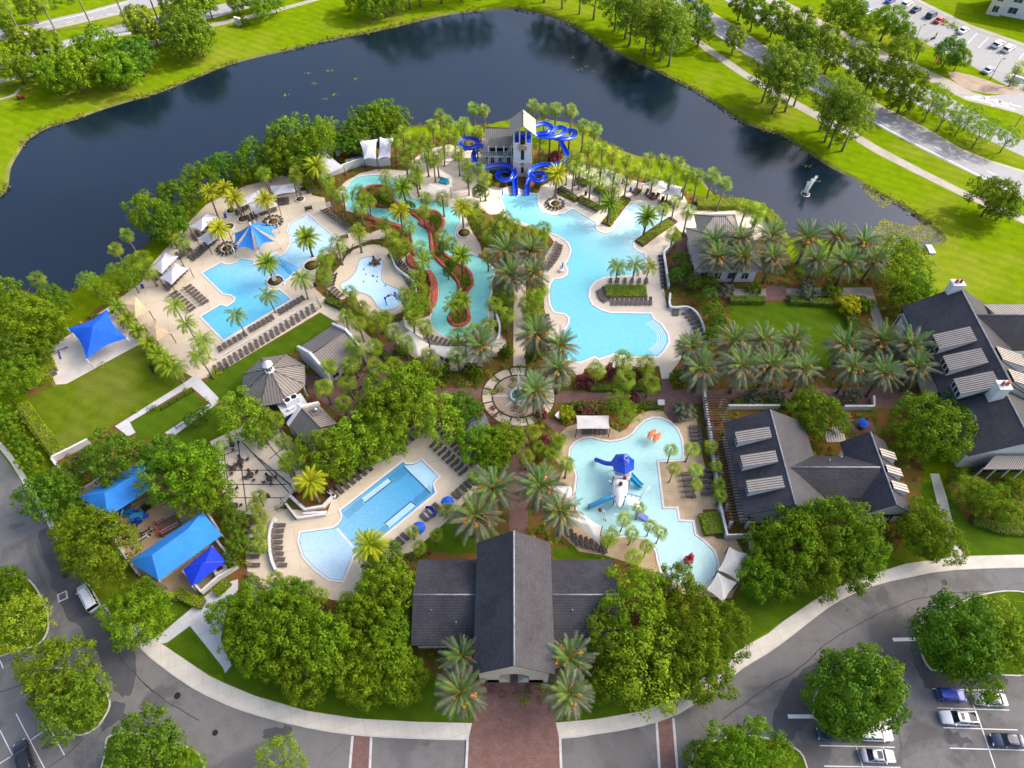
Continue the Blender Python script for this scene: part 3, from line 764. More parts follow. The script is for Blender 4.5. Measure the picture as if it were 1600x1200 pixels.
line([(30,94),(130,63.5),(240,45.5),(335,26)],.2)
for k in range(6): line([(8+k*32,54-k*6.2),(18+k*32,52-k*6.2)],.16)
struct(sheet('path',[(-100,145),(0,122),(80,104),(160,84),(240,63),(332,36),(422,16),(475,2),(560,-25),(580,-22),(478,6),(425,21),(335,42),(243,70),(162,91),(82,111),(0,130),(-100,153)],.02,CONC_PATH),'concrete footpath between the boulevard and the lakeside oaks','path')
# right boulevard
road('road',[(985,-60),(1060,18),(1090,38),(1120,56),(1157,81),(1210,112),(1280,148),(1360,190),(1417,221),(1470,248),(1532,278),(1600,312),(1760,392),(2300,672),(2300,615),(1760,338),(1640,284),(1600,266),(1550,251),(1500,231),(1450,201),(1375,163),(1325,138),(1275,110),(1200,74),(1150,41),(1095,8),(1010,-60)],ASPH_PALE,'pale grey two lane road running along the lake lawn')
line([(1020,-50),(1097,9),(1150,42.5),(1200,75.5),(1275,111.5),(1325,139.5),(1375,165),(1450,203),(1500,233),(1550,253),(1600,268)],.3,LINE_Y,.016)
line([(1060,16),(1120,53.5),(1157,78),(1280,145),(1360,187),(1417,218),(1532,275),(1600,309)],.25)
for k in range(14):
    x=1080+k*42; f=lambda x:(27+(x-1080)*.553 if x<1375 else 190+(x-1375)*.46)
    line([(x,f(x)),(x+14,f(x+14))],.16)
struct(sheet('path',[(1085,55),(1105,70),(1167,113),(1235,152),(1335,206),(1375,230),(1440,264),(1500,294),(1600,338),(1700,385),(2300,685),(2300,705),(1700,400),(1600,350),(1495,303),(1432,272),(1367,239),(1327,214),(1226,160),(1158,119),(1098,77),(1078,60)],.02,CONC_PATH),'concrete lakeside footpath beside the two lane road','path')
road('road',[(1120,-40),(1190,8),(1250,42),(1322,82),(1400,122),(1480,150),(1542,186),(1600,219),(1700,270),(2300,585),(2300,615),(1700,297),(1600,245),(1530,212),(1450,172),(1380,137),(1300,95),(1235,60),(1180,30),(1100,-20)],ASPH_PALE,'far carriageway half hidden behind the row of magnolias')
struct(sheet('path',[(1160,-35),(1256,17),(1331,55),(1391,85),(1431,100),(1482,124),(1520,144),(1594,165),(1680,205),(2300,510),(2300,530),(1680,222),(1590,177),(1508,156),(1470,136),(1419,111),(1379,96),(1319,66),(1244,28),(1150,-20)],.02,CONC_PATH),'broad sunlit pavement beside the distant car park','path')
road('car_park_surface',[(1300,-60),(1340,2),(1425,58),(1515,101),(1560,127),(1640,165),(1900,290),(2050,225),(1700,118),(1600,72),(1515,42),(1430,0),(1400,-60)],LOT,'pale distant car park in bright sun at the corner',cat='car park')
struct(sheet('path',[(1425,-6),(1515,38),(1600,68),(1700,112),(2050,219),(2050,226),(1700,119),(1600,73),(1513,43),(1421,-2)],.05,CONC_PATH),'pale kerb pavement along the far edge of the distant car park','path')
road('side_road',[(1480,147),(1540,150),(1600,146),(1700,150),(1700,185),(1600,178),(1587,171),(1512,152)],ASPH_PALE,'short side road with a hatched crossing at the car park entrance',z=.024)
for a,b in (((1508,151),(1586,171)),((1522,150),(1596,167)),((1518,151),(1530,156)),((1530,150),(1548,161)),((1545,151),(1533,157)),((1562,158),(1550,166)),((1556,155),(1578,169)),((1580,161),(1568,168))):
    line([a,b],.45,LINE,.03)
for k in range(4): line([(1512+k*17,68+k*6.5),(1527+k*17,52+k*7)],.15,LINE)
for k in range(5): line([(1592+k*12,93+k*4),(1604+k*12,78+k*4)],.15,LINE)
# ---- near car park and ring road
ROAD_OUT=[(122,892),(162,945),(190,982),(222,1014),(250,1038),(300,1073),(350,1098),(400,1116),(480,1136),(560,1148),(650,1153),(735,1155),(872,1153),(930,1146),(1000,1134),(1060,1114),(1120,1075),(1160,1043),(1200,1019),(1237,992),(1275,962),(1312,937),(1362,915),(1425,900),(1487,890),(1600,886),(1760,884)]
WALK_IN=[(1760,862),(1600,867),(1510,869),(1487,871),(1415,881),(1365,897),(1330,908),(1292,925),(1272,938),(1222,972),(1200,990),(1160,1012),(1110,1050),(1060,1090),(1000,1112),(930,1124),(872,1129),(735,1130),(650,1128),(560,1123),(480,1111),(400,1088),(352,1068),(327,1056),(260,1011),(240,998),(215,975)]
struct(sheet('car_park_surface',[(-300,640),(-60,668),(0,706),(35,756),(60,795),(82,832),(122,892)]+ROAD_OUT[1:]+[(1900,1500),(-300,1500)],.008,ASPH),'weathered grey asphalt of the ring road and near car park','car park')
struct(sheet('path',ROAD_OUT[2:]+WALK_IN,.13,CONC,thick=.13),'pale concrete pavement curving around the resort entrance','path')
struct(strip('kerb',ROAD_OUT[1:],.30,.10,KERB,2,thick=.10),'pale kerb edging the curved pavement','kerb')
struct(strip('kerb',[(-60,655),(0,695),(35,744),(62,790),(84,826),(105,862),(128,890)],.9,.11,CONC,2,thick=.11),'concrete edge of the ring road below the hedge','kerb')
line([(1506,1062),(1530,1125),(1565,1230)]); 
for a,b in (((1519,1048),(1558,1050)),((1457,1076),(1568,1079)),((1465,1106),(1577,1109.5)),((1474,1137),(1590,1140.5)),((1484,1169),(1610,1172.5)),((1355,1135),(1390,1135)),((1281,1165),(1398,1167.5)),((1288,1197),(1407,1199)),((1337,1164),(1352,1210)),
            ((25,1115),(72,1205)),((0,1141),(22,1185)),((40,1162),(83,1132)),((76,1135),(101,1180)),((-5,1196),(20,1180)),((0,1032),(5,1044))): line([a,b],.13)
line([(1231,1119.5),(1272,1119.5)],.55); line([(1395,999.5),(1434,998.5)],.55)
CRACK=flat('crack_filler',(.045,.045,.048),.7,.2)
for pix in ([(-5,690),(30,740),(62,800),(98,858),(140,925),(165,985),(196,1040),(240,1080)],[(225,1068),(270,1103),(312,1126)],[(1130,1125),(1200,1073),(1250,1043),(1290,1007),(1340,975),(1420,938),(1480,928),(1600,922)],[(1440,1040),(1462,1090),(1485,1150)],[(1398,1120),(1410,1170)],[(70,1205),(130,1155)],[(-5,1085),(30,1070),(70,1052)]):
    pts=[(x+random.uniform(-1.5,1.5),y+random.uniform(-1.5,1.5)) for x,y in [(a[0]+(b[0]-a[0])*k/4,a[1]+(b[1]-a[1])*k/4) for a,b in zip(pix[:-1],pix[1:]) for k in range(4)]+[pix[-1]]]
    struct(strip('asphalt_crack',pts,random.uniform(.07,.14),.011,CRACK,2),'dark filled crack wandering along the grey asphalt','crack')
WET=m_asphalt('damp_asphalt',(.072,.072,.078),(.105,.105,.11),False)
for i,pix in enumerate(([(1203,1135),(1225,1080),(1262,1040),(1312,1018),(1342,1030),(1300,1046),(1268,1090),(1268,1122),(1240,1152),(1222,1195)],[(1420,990),(1438,966),(1446,968),(1432,990),(1442,1030),(1465,1050),(1560,1054),(1566,1074),(1490,1078),(1452,1076),(1430,1040)],[(62,832),(92,835),(142,932),(200,1002),(212,1058),(190,1092),(168,1058),(140,1000),(104,962),(78,902)],[(410,1144),(430,1134),(452,1138),(450,1150),(428,1158),(410,1152)],[(1475,1142),(1500,1148),(1520,1160),(1500,1166),(1482,1158)],[(1545,1118),(1562,1122),(1566,1132),(1552,1130)],[(66,1166),(88,1150),(104,1140),(96,1158),(76,1172)],[(172,1100),(196,1096),(192,1120),(165,1140),(160,1132)],[(1258,1005),(1320,955),(1326,960),(1270,1006)])):
    r_=random.Random(i); pts=smooth_closed(gpoly(pix,0),5); pts=[(x+r_.uniform(-.35,.35),y+r_.uniform(-.35,.35)) for x,y in pts]
    struct(sheet('damp_patch',smooth_closed(pts,2),.0105+.0001*i,WET,world=True),'dark damp stain on the grey asphalt','stain')
mbl={}
for pix,w,mat,z in LINES:
    mb=mbl.setdefault(mat.name,(MB(),mat))[0]
    L,R=strip_pts([P(x,y) for x,y in pix],w)
    for i in range(len(L)-1): mb.face([(*R[i],z),(*R[i+1],z),(*L[i+1],z),(*L[i],z)])
for k,(mb,mat) in mbl.items():
    struct(mb.obj('road_marking',mat),('white painted bay lines and lane lines on the asphalt' if 'white' in k else 'yellow painted edge lines along the boulevards'),'road marking')
for i,(cx,cy,r) in enumerate(((277,1087,.45),(336,1145,.38),(102,900,.42),(1475,910,.42))):
    mb=MB(); c=P(cx,cy); mb.lathe([(r*1.12,0),(r*1.12,.010),(r,.016),(r*.97,.010),(r*.5,.012),(.02,.014)],(c.x,c.y,.008),20)
    tag(mb.obj('manhole_cover',BLACK),('dark round manhole cover in the road by the left pavement','smaller oval drain cover nearer the entrance drive','dark drain cover near the parked white van','round manhole cover in the road by the right pavement')[i],'manhole cover','manhole covers')
mb=MB(); g=P(98,932)
mb.box((g.x,g.y,.03),(1.5,1.5,.05),.5,1); mb.box((g.x,g.y,.05),(1.05,1.05,.05),.5,0)
for k in range(6): 
    q=Vector((-.45+k*.18,0)); mb.box((g.x+q.x*cos(.5),g.y+q.x*sin(.5),.075),(.05,1.0,.02),.5,2)
tag(mb.obj('storm_drain_grate',[BLACK,KERB,STEEL]),'square storm drain grate framed in concrete beside the white van','drain')
# kerbed tree islands
ISL=[([(-40,895),(0,896),(40,904),(64,935),(75,972),(66,1000),(40,1012),(-40,1020)],'kerbed grass island at the left end of the ring road'),
     ([(60,1050),(100,1045),(135,1053),(160,1075),(170,1095),(167,1112),(150,1136),(128,1147),(112,1142),(80,1110),(55,1075)],'kerbed oval island under two oaks in the left car park'),
     ([(175,1150),(235,1150),(290,1168),(312,1185),(316,1230),(260,1290),(150,1290),(165,1180)],'kerbed island at the bottom of the left car park'),
     ([(1452,969),(1437,980),(1435,996),(1442,1025),(1451,1041),(1464,1047),(1530,1050),(1610,1052),(1680,1010),(1660,950),(1590,925),(1520,935)],'kerbed island under the large oaks in the right car park'),
     ([(1272,1117),(1278,1126),(1288,1132),(1330,1134),(1390,1122),(1412,1082),(1395,1040),(1350,1022),(1300,1050),(1274,1090)],'kerbed island under the oak by the parked cars'),
     ([(1085,1180),(1100,1165),(1160,1150),(1230,1165),(1258,1195),(1260,1290),(1070,1290)],'kerbed island at the bottom beside the brick crossing')]
for pix,lab in ISL:
    pts=gpoly(pix,4)
    struct(sheet('traffic_island',pts,.09,GRASS_DEEP,world=True),lab,'traffic island')
    k=rim('kerb',pts,.22,.008,.14,KERB,None); struct(k,'pale kerb around the '+lab.replace('kerbed ',''),'kerb')
# ---- entrance drive
struct(sheet('brick_drive',[(760,1045),(850,1045),(862,1100),(874,1155),(878,1300),(726,1300),(732,1155),(745,1100)],.15,BRICK,thick=.15),'dark red brick drive leading up to the entrance pavilion','drive')
for pix,lab in (([(553,1148),(578,1150),(572,1300),(540,1300)],'narrow brick crossing band left of the drive'),([(1028,1126),(1050,1120),(1064,1300),(1038,1300)],'narrow brick crossing band right of the drive')):
    struct(sheet('brick_crossing',pix,.02,BRICK),lab,'crossing')
for pix in ([(551,1150),(538,1300)],[(580,1152),(574,1300)],[(731,1150),(724,1300)],[(875,1150),(880,1300)],[(1026,1128),(1036,1300)],[(1052,1122),(1066,1300)]):
    struct(strip('kerb_band',pix,.35,.165 if 700<pix[0][0]<900 else .025,CONC_WHITE),'white concrete band edging the brick paving','band')
# ---- resort ground: mulch base, lawns, decks, paths
RES=[(150,482),(222,436),(262,383),(292,348),(330,312),(385,286),(440,268),(495,262),(530,236),(590,226),(650,215),(720,212),(780,205),(860,235),(900,240),(960,262),(1040,290),(1090,305),(1150,318),(1210,345),(1225,385),(1250,430),(1400,430),(1440,520),(1450,640),(1440,800),(1400,860),(1240,925),(1150,945),(1100,940),(1000,1040),(850,1100),(740,1100),(600,1000),(480,960),(400,945),(340,935),(290,945),(210,900),(125,775),(85,715),(40,630),(60,560),(110,520)]
struct(sheet('garden_bed',RES,.012,MULCH),'rust brown bark mulch of the planting beds between the decks','garden bed')
NL=[0,0]
SOLID=[]
def lawn(pix,lab,mat=GRASS_DEEP,sm=0):
    NL[0]+=1; SOLID.append(gpoly(pix,sm)); struct(sheet('lawn',pix,.0142+.0006*NL[0],mat,sm),lab,'lawn')
lawn([(38,624),(88,601),(104,600),(217,540),(262,575),(288,600),(180,662),(140,690),(97,708),(70,680)],'worn lawn below the blue square shade with brown patches',GRASS_WEST)
lawn([(200,662),(298,608),(330,640),(262,680),(220,690)],'small fenced putting lawn inside the white path',GRASS_DEEP)
lawn([(330,590),(500,490),(525,503),(470,545),(420,570),(375,640),(345,626),(318,600)],'long narrow lawn below the lounger terrace',GRASS_DEEP)
lawn([(1138,477),(1232,472),(1305,476),(1322,492),(1335,520),(1345,570),(1260,580),(1150,560)],'rectangular event lawn framed by date palms',GRASS_DEEP)
lawn([(1160,310),(1190,318),(1212,345),(1225,380),(1190,378),(1150,366),(1140,340)],'small sunlit lawn beside the tan roofed pavilion',GRASS)
lawn([(255,990),(297,979),(350,1050),(335,1056),(300,1040),(262,1010)],'triangular lawn beside the concrete service path',GRASS_DEEP)
lawn([(345,1050),(380,1000),(450,1000),(690,1060),(735,1100),(735,1130),(650,1127),(560,1122),(480,1110),(400,1086),(352,1066)],'shaded lawn in front of the left entrance oaks',GRASS_DEEP)
lawn([(870,1128),(930,1123),(1000,1111),(1060,1089),(1110,1049),(1160,1011),(1222,971),(1290,924),(1365,896),(1415,880),(1350,850),(1150,930),(1000,1050),(870,1100)],'grass slope in front of the right entrance oaks',GRASS_DEEP)
lawn([(1475,750),(1560,760),(1650,770),(1700,860),(1600,866),(1510,868),(1490,840),(1480,800)],'lush lawn in front of the large clubhouse',GRASS_DEEP)
lawn([(1440,755),(1470,750),(1478,800),(1487,868),(1450,875),(1420,860)],'narrow grass strip left of the clubhouse path',GRASS_DEEP)
lawn([(240,915),(300,890),(330,920),(290,960),(262,985),(245,990)],'grass patch beside the dark blue playground canopy',GRASS_DEEP)
lawn([(640,800),(740,790),(780,830),(745,865),(650,862)],'grass behind the loungers beside the entrance wing',GRASS_DEEP)
lawn([(865,858),(900,852),(960,872),(965,874),(865,874)],'grass strip behind the sail shaded loungers',GRASS_DEEP)
lawn([(262,686),(300,664),(338,632),(375,640),(345,690),(320,720),(280,722)],'shaded grass between the white path and table terrace',GRASS_DEEP)
def deck(pix,lab,mat=DECK,z=.03,sm=0,cat='pool deck',name='pool_deck'):
    NL[1]+=1; SOLID.append(gpoly(pix,sm)); struct(sheet(name,pix,.026+.001*NL[1],mat,sm),lab,cat)
deck([(150,492),(172,478),(222,440),(235,415),(262,385),(292,350),(322,320),(360,300),(385,290),(410,284),(440,274),(463,282),(485,292),(487,305),(507,309),(510,322),(550,362),(565,368),(605,355),(612,362),(600,372),(575,376),(552,386),(532,395),(500,400),(495,412),(493,433),(493,452),(516,472),(547,497),(592,540),(577,552),(525,503),(500,488),(338,585),(310,594),(285,580),(262,560),(235,530),(217,537),(195,482)],'cream terrace around the leisure pool with the star shaped canopy')
deck([(67,551),(110,522),(195,480),(205,510),(218,538),(104,600),(87,601)],'pale square pad below the royal blue shade',SAND,.034,cat='paved pad',name='paving')
deck([(554,390),(567,385),(582,382),(599,384),(608,393),(611,402),(620,422),(635,434),(648,447),(651,462),(645,468),(633,484),(614,493),(596,490),(581,495),(569,489),(557,466),(546,463),(533,468),(513,453),(512,448),(518,431),(536,410),(542,398)],'cream deck around the children activity pool',sm=2)
deck([(526,297),(541,283),(562,271),(587,265),(610,265),(637,267),(642,252),(665,235),(700,226),(740,230),(762,250),(768,290),(800,298),(786,320),(788,335),(765,335),(745,322),(728,328),(730,345),(738,362),(750,382),(754,398),(742,406),(700,400),(640,340),(540,330)],'pale deck around the upper bend of the lazy river',DECK_PALE)
deck([(652,500),(680,490),(765,466),(776,485),(777,500),(771,515),(790,530),(792,540),(775,552),(742,568),(715,580),(680,577),(650,562),(625,540),(606,526),(602,508),(632,500)],'pale deck below the lower bend of the lazy river',DECK_PALE)
deck([(620,405),(640,395),(648,408),(655,425),(640,432),(622,420)],'small pale landing beside the red rocks',DECK_PALE)
deck([(760,300),(800,290),(839,305),(845,292),(880,270),(905,255),(930,262),(960,272),(1000,285),(1035,292),(1065,300),(1075,318),(1105,326),(1150,326),(1190,332),(1208,350),(1214,375),(1085,375),(1060,360),(1055,352),(1050,385),(1034,398),(1037,450),(1042,480),(1060,480),(1080,485),(1093,500),(1099,525),(1088,545),(1066,560),(1052,577),(1049,592),(1034,593),(1030,572),(1000,575),(905,590),(890,575),(870,560),(858,540),(855,500),(850,480),(848,440),(852,400),(866,378),(855,364),(790,345),(780,325)],'sunlit cream terrace around the big lagoon pool',DECK_PALE)
deck([(803,395),(822,395),(821,572),(802,572)],'straight cream path down to the round plaza',DECK,.036,cat='path',name='path')
deck([(395,945),(388,905),(384,870),(386,840),(395,815),(415,800),(440,795),(512,800),(517,785),(520,770),(590,722),(655,655),(678,648),(758,728),(748,762),(692,820),(645,862),(605,872),(570,892),(562,935),(540,942),(480,928),(430,922),(408,940)],'cream deck around the family pool with the fan shaped beach')
deck([(870,694),(874,678),(886,667),(900,662),(955,668),(968,676),(980,669),(988,656),(1000,646),(1020,640),(1040,644),(1058,652),(1088,653),(1091,666),(1098,716),(1122,796),(1098,796),(1100,820),(1108,832),(1120,842),(1150,842),(1160,862),(1175,872),(1142,935),(1100,932),(1060,928),(1022,895),(985,880),(945,868),(905,862),(872,830),(866,770),(880,735),(866,715)],'tan textured deck around the pirate splash pool',DECK_TAN)
deck([(328,690),(400,655),(430,660),(470,705),(480,742),(440,792),(405,806),(360,800),(345,762),(342,720)],'cream table terrace divided by dark brick bands',DECK_PALE,cat='terrace',name='terrace')
for a,b in (((350,706),(362,800)),((372,690),(386,800)),((396,672),(404,690)),((340,714),(372,704)),((345,735),(440,735)),((345,757),(448,757)),((348,778),(444,778)),((378,690),(452,770)),((390,660),(462,745)),((405,700),(440,672)),((420,718),(456,690)),((436,735),(470,708))):
    struct(strip('brick_band',[a,b],.17,.066,BRICK_DARK),'dark brick band dividing the table terrace','paving band')
deck([(476,585),(482,612),(520,640),(548,660),(560,628),(640,618),(672,622),(756,622),(756,606),(690,606),(640,585),(636,565),(616,530),(600,538),(590,552),(570,557),(540,577),(505,590)],'rose brick plaza with tables beside the food sheds',BRICK,.034,cat='plaza',name='brick_plaza')
deck([(860,611),(1034,611),(1034,592),(1050,592),(1051,610),(1240,607),(1420,604),(1440,640),(1240,634),(1060,630),(1056,640),(1060,660),(1050,662),(1038,646),(1036,629),(860,629)],'rose brick walk under the avenue of date palms',BRICK,.034,cat='path',name='brick_path')
deck([(798,662),(822,662),(826,700),(824,840),(795,840),(794,700)],'rose brick walk from the plaza to the entrance pavilion',BRICK,.034,cat='path',name='brick_path')
deck([(846,657),(858,651),(884,668),(872,678)],'short rose brick link to the splash pool gate',BRICK,.038,cat='path',name='brick_path')
deck([(1100,452),(1200,451),(1230,451),(1362,449),(1386,522),(1371,524),(1352,462),(1230,463),(1100,463)],'grey concrete walk above the event lawn',CONC_PATH,.034,cat='path',name='path')
deck([(1197,447),(1227,447),(1232,469),(1197,469)],'small rose brick square at the top of the event lawn',BRICK,.04,cat='paved patch',name='brick_paving')
deck([(1060,366),(1088,372),(1098,445),(1062,445),(1050,410)],'rose brick court on the left of the tan roofed pavilion',BRICK,.036,cat='court',name='brick_paving')
deck([(1315,655),(1362,655),(1368,675),(1312,677)],'small rose brick patio behind the lower clubhouse',BRICK,.036,cat='patio',name='brick_paving')
deck([(1425,640),(1470,600),(1480,640),(1440,672)],'brick forecourt under the palms beside the large clubhouse',BRICK,.036,cat='court',name='brick_paving')
deck([(1453,740),(1467,740),(1480,780),(1500,868),(1487,872),(1465,790)],'narrow concrete path to the large clubhouse door',CONC,.034,cat='path',name='path')
deck([(1488,870),(1500,848),(1510,868)],'flared concrete foot of the clubhouse path',CONC,.036,cat='path',name='path')
deck([(180,666),(285,600),(306,585),(342,622),(338,632),(268,684),(258,676),(328,630),(300,605),(292,607),(203,660),(212,676),(200,682)],'white concrete path looping round the putting lawn',CONC_WHITE,.034,cat='path',name='path')
deck([(240,998),(258,985),(300,950),(340,915),(372,905),(372,925),(352,960),(345,1000),(362,1040),(352,1052),(348,1042),(297,978),(262,1004),(252,1006)],'grey concrete service path from the pavement to the playground',CONC_WHITE,.034,cat='path',name='path')
deck([(126,776),(170,745),(250,705),(300,770),(340,835),(352,870),(322,925),(275,940),(230,905),(180,860)],'tan rubber floor of the enclosed playground',m_stone('playground_floor',(.30,.21,.12),(.42,.31,.19),.5),.032,cat='playground floor',name='playground_surface')
# lower terrace and service strips
struct(strip('kerb_wall',[(338,562),(420,515),(495,469)],.4,.45,CONC_WHITE,thick=.45),'long low white wall between the two lounger rows','wall')
# ---- round plaza
c=P(810,619); rx=(P(867,619)-P(753,619)).x/2
def ring(r0,r1,z,mat,name,label,cat='paving'):
    mb=MB(); n=64
    for k in range(n):
        a,b=2*pi*k/n,2*pi*(k+1)/n
        q=lambda r,t:(c.x+r*cos(t),c.y+r*sin(t),z)
        if r0<=0: mb.face([(c.x,c.y,z),q(r1,a),q(r1,b)])
        else: mb.face([q(r0,a),q(r1,a),q(r1,b),q(r0,b)])
    return struct(mb.obj(name,mat),label,cat)
ring(0,rx*1.02,.068,BRICK_DARK,'round_plaza','dark brick base of the round plaza','plaza')
ring(rx*.74,rx*.985,.072,DECK,'plaza_ring','cream outer ring of the round plaza')
ring(rx*.0,rx*.69,.072,PLAZA_TAN,'plaza_disc','tan inner disc of the round plaza')
for k in range(12):
    a=2*pi*k/12+.26
    struct(strip('brick_band',[(c.x+rx*.72*cos(a),c.y+rx*.72*sin(a)),(c.x+rx*cos(a),c.y+rx*sin(a))],.32,.077,BRICK_DARK,world=True),'dark brick spoke across the cream plaza ring','paving band')
mb=MB()
for k in range(8):
    a=2*pi*k/8; L=rx*(.92 if k%2==0 else .55); wd=.32
    mb.face([(c.x+1.2*cos(a)-wd*sin(a),c.y+1.2*sin(a)+wd*cos(a),.082),(c.x+1.2*cos(a)+wd*sin(a),c.y+1.2*sin(a)-wd*cos(a),.082),(c.x+L*cos(a),c.y+L*sin(a),.082)])
struct(mb.obj('compass_star',CONC_WHITE),'pale eight pointed compass star inlaid in the round plaza','paving inlay')
t=thing('sundial_planter','white ring planter with tall white spike at the centre of the round plaza','planter',(c.x,c.y,0))
mb=MB(); mb.tube_rings([[(r*cos(2*pi*j/24),r*sin(2*pi*j/24),z) for j in range(24)] for r,z in ((1.75,.04),(1.75,.55),(1.35,.55),(1.30,.35))],caps=False); mb.obj('ring_wall',WHITE,t)
mb=MB(); mb.lathe([(1.32,.35),(.6,.40),(.01,.42)],(0,0,0),20); mb.obj('water',W_RIVER,t)
link('foliage',SHRUBS['shrub'][0],t,(0,0,.45),None,(.8,.8,.45))
mb=MB(); mb.tube([(0,.9,.4),(0,1.6,2.6),(0,2.1,4.6)],[.32,.18,.03],8); mb.obj('spike',WMETAL,t)
# ---- pools
COP_PTS={}
def pool(name,pix,mat,label,cop=COPING,sm=2,w=.38,z=.075):
    pts=gpoly(pix,sm); c0=Vector((sum(p[0] for p in pts)/len(pts),sum(p[1] for p in pts)/len(pts),0))
    t=thing(name,label,'pool')
    sheet('water',pts,z,mat,0,t,True)
    rim('coping',pts,w,.02,.125,cop,t)
    rim('waterline_tile',pts,.0,.03,.110,TILE_LINE,t,inner=.06)
    SOLID.append(offset_closed(pts,.9))
    return t
def shelf(t,pix,mat,name='shelf',z=.083,sm=0,edge=False):
    o=sheet(name,pix,z,mat,sm,t)
    return o
def steps(t,a,b,d,n,mat=TILE_TEAL,w=.10,z=.090):
    """n parallel step edges; a-b the first edge in pixels, d the pixel shift per step"""
    mb=MB()
    for k in range(n):
        p,q=P(a[0]+d[0]*k,a[1]+d[1]*k),P(b[0]+d[0]*k,b[1]+d[1]*k)
        L,R=strip_pts([p,q],w)
        mb.face([(*R[0],z),(*R[1],z),(*L[1],z),(*L[0],z)])
    return mb.obj('step_edge',mat,t)
def edge(t,pix,w=.14,mat=TILE_LINE,z=.090,name='edge_tile'): return strip(name,pix,w,z,mat,0,t)
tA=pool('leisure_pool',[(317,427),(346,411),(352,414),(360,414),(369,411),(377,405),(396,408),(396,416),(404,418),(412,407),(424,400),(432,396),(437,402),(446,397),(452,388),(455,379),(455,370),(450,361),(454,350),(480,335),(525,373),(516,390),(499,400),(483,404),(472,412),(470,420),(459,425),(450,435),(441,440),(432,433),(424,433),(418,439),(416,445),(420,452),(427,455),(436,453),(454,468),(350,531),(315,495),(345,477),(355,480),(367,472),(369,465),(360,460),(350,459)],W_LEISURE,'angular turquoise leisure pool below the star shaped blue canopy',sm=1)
shelf(tA,[(424,401),(437,403),(472,421),(459,424),(450,434),(441,438),(430,430),(418,412)],W_STEP,'bar_shelf')
mb=MB()
for k in range(6):
    q=P(436+k*4.2,409+k*4.0); mb.lathe([(.62,0),(.62,.02),(.5,.03),(.01,.03)],(q.x,q.y,.084),14)
mb.obj('bar_stool',SLIDE_LT,tA)
for a,b,d,n in (((346,478.5),(317,495),(1.8,1.9),5),((378,407),(396,410),(-1,3),4),((437,454.5),(430,458.5),(0,0),1),((453,469),(428,457),(-3.2,2.1),5),((346,413),(320,427.5),(1.5,1.8),2)): steps(tA,a,b,d,n)
tB=pool('activity_pool',[tuple((500+x/6.667,350+y/6.667)) for x,y in ((400,400),(430,365),(500,345),(560,345),(620,360),(658,400),(650,470),(640,560),(660,610),(740,650),(830,690),(868,740),(865,800),(820,855),(760,888),(680,898),(620,880),(580,830),(550,780),(500,740),(430,718),(330,710),(245,690),(215,650),(230,612),(280,590),(340,540),(380,480))],W_ACT,'shallow pale blue activity pool with climbing bars, behind its own fence',cop=DECK_PALE,w=.2)
tR=pool('lazy_river',[(540,300),(550,283),(565,276),(587,274),(607,276),(622,283),(638,300),(644,310),(659,314),(679,315),(700,320),(712,332),(720,345),(714,353),(710,366),(715,380),(730,395),(750,402),(762,413),(772,424),(766,440),(767,457),(761,474),(760,485),(762,497),(750,515),(732,525),(712,529),(695,525),(680,514),(674,500),(677,485),(685,466),(686,452),(681,437),(672,422),(658,418),(648,403),(646,387),(643,372),(636,362),(626,354),(613,351),(590,342),(562,335),(547,328),(541,315)],W_RIVER,'winding jade green lazy river looping round a planted island')
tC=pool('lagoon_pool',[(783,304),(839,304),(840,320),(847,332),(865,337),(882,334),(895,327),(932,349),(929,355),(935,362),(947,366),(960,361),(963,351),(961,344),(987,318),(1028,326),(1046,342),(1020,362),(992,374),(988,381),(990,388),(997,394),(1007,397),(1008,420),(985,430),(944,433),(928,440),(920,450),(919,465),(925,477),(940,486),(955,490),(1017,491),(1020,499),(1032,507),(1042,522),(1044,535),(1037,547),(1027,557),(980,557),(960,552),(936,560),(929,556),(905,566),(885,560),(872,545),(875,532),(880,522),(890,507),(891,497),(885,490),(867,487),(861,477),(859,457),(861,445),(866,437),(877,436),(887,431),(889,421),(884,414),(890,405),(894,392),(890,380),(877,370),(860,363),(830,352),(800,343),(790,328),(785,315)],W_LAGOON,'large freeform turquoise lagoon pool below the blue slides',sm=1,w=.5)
steps(tC,(931,350),(893,328.5),(-1.6,2.0),5,COPING,.16); 
mb=MB()
for r in (0,3,6,9,12):
    pts=[(1019-r*.9,500+r*.5),(1030-r,508+r*.3),(1038-r,522),(1039-r,534-r*.1),(1033-r,546-r*.4),(1024-r*.9,554-r*.6)]
    L,R=strip_pts(smooth_open([Vector((*P(*q)[:2],0)) for q in pts],4),.14)
    for i in range(len(L)-1): mb.face([(*R[i],.090),(*R[i+1],.090),(*L[i+1],.090),(*L[i],.090)])
mb.obj('step_edge',COPING,tC)
for (cx,cy,a0,a1) in ((945,352,3.3,6.0),(1007,381,2.2,4.9)):
    mb=MB()
    for r in (3.2,3.9,4.6):
        q=P(cx,cy); n=20; pts=[(q.x+r*cos(a0+(a1-a0)*k/n),q.y+r*sin(a0+(a1-a0)*k/n)) for k in range(n+1)]
        L,R=strip_pts(pts,.12)
        for i in range(n): mb.face([(*R[i],.092),(*R[i+1],.092),(*L[i+1],.092),(*L[i],.092)])
    mb.obj('curved_step',COPING,tC)
tD=pool('family_pool',[(630,722),(634,726),(640,726),(646,726),(653,723),(658,719),(685,745),(679,750),(676,756),(678,765),(680,770),(601,835),(565,856),(551,868),(535,907),(515,905),(493,889),(475,869),(468,846),(470,833),(520,826),(528,821),(533,815),(536,806),(533,798)],W_FAMILY,'blue family pool with stepped sides and a fan shaped beach entry',sm=1)
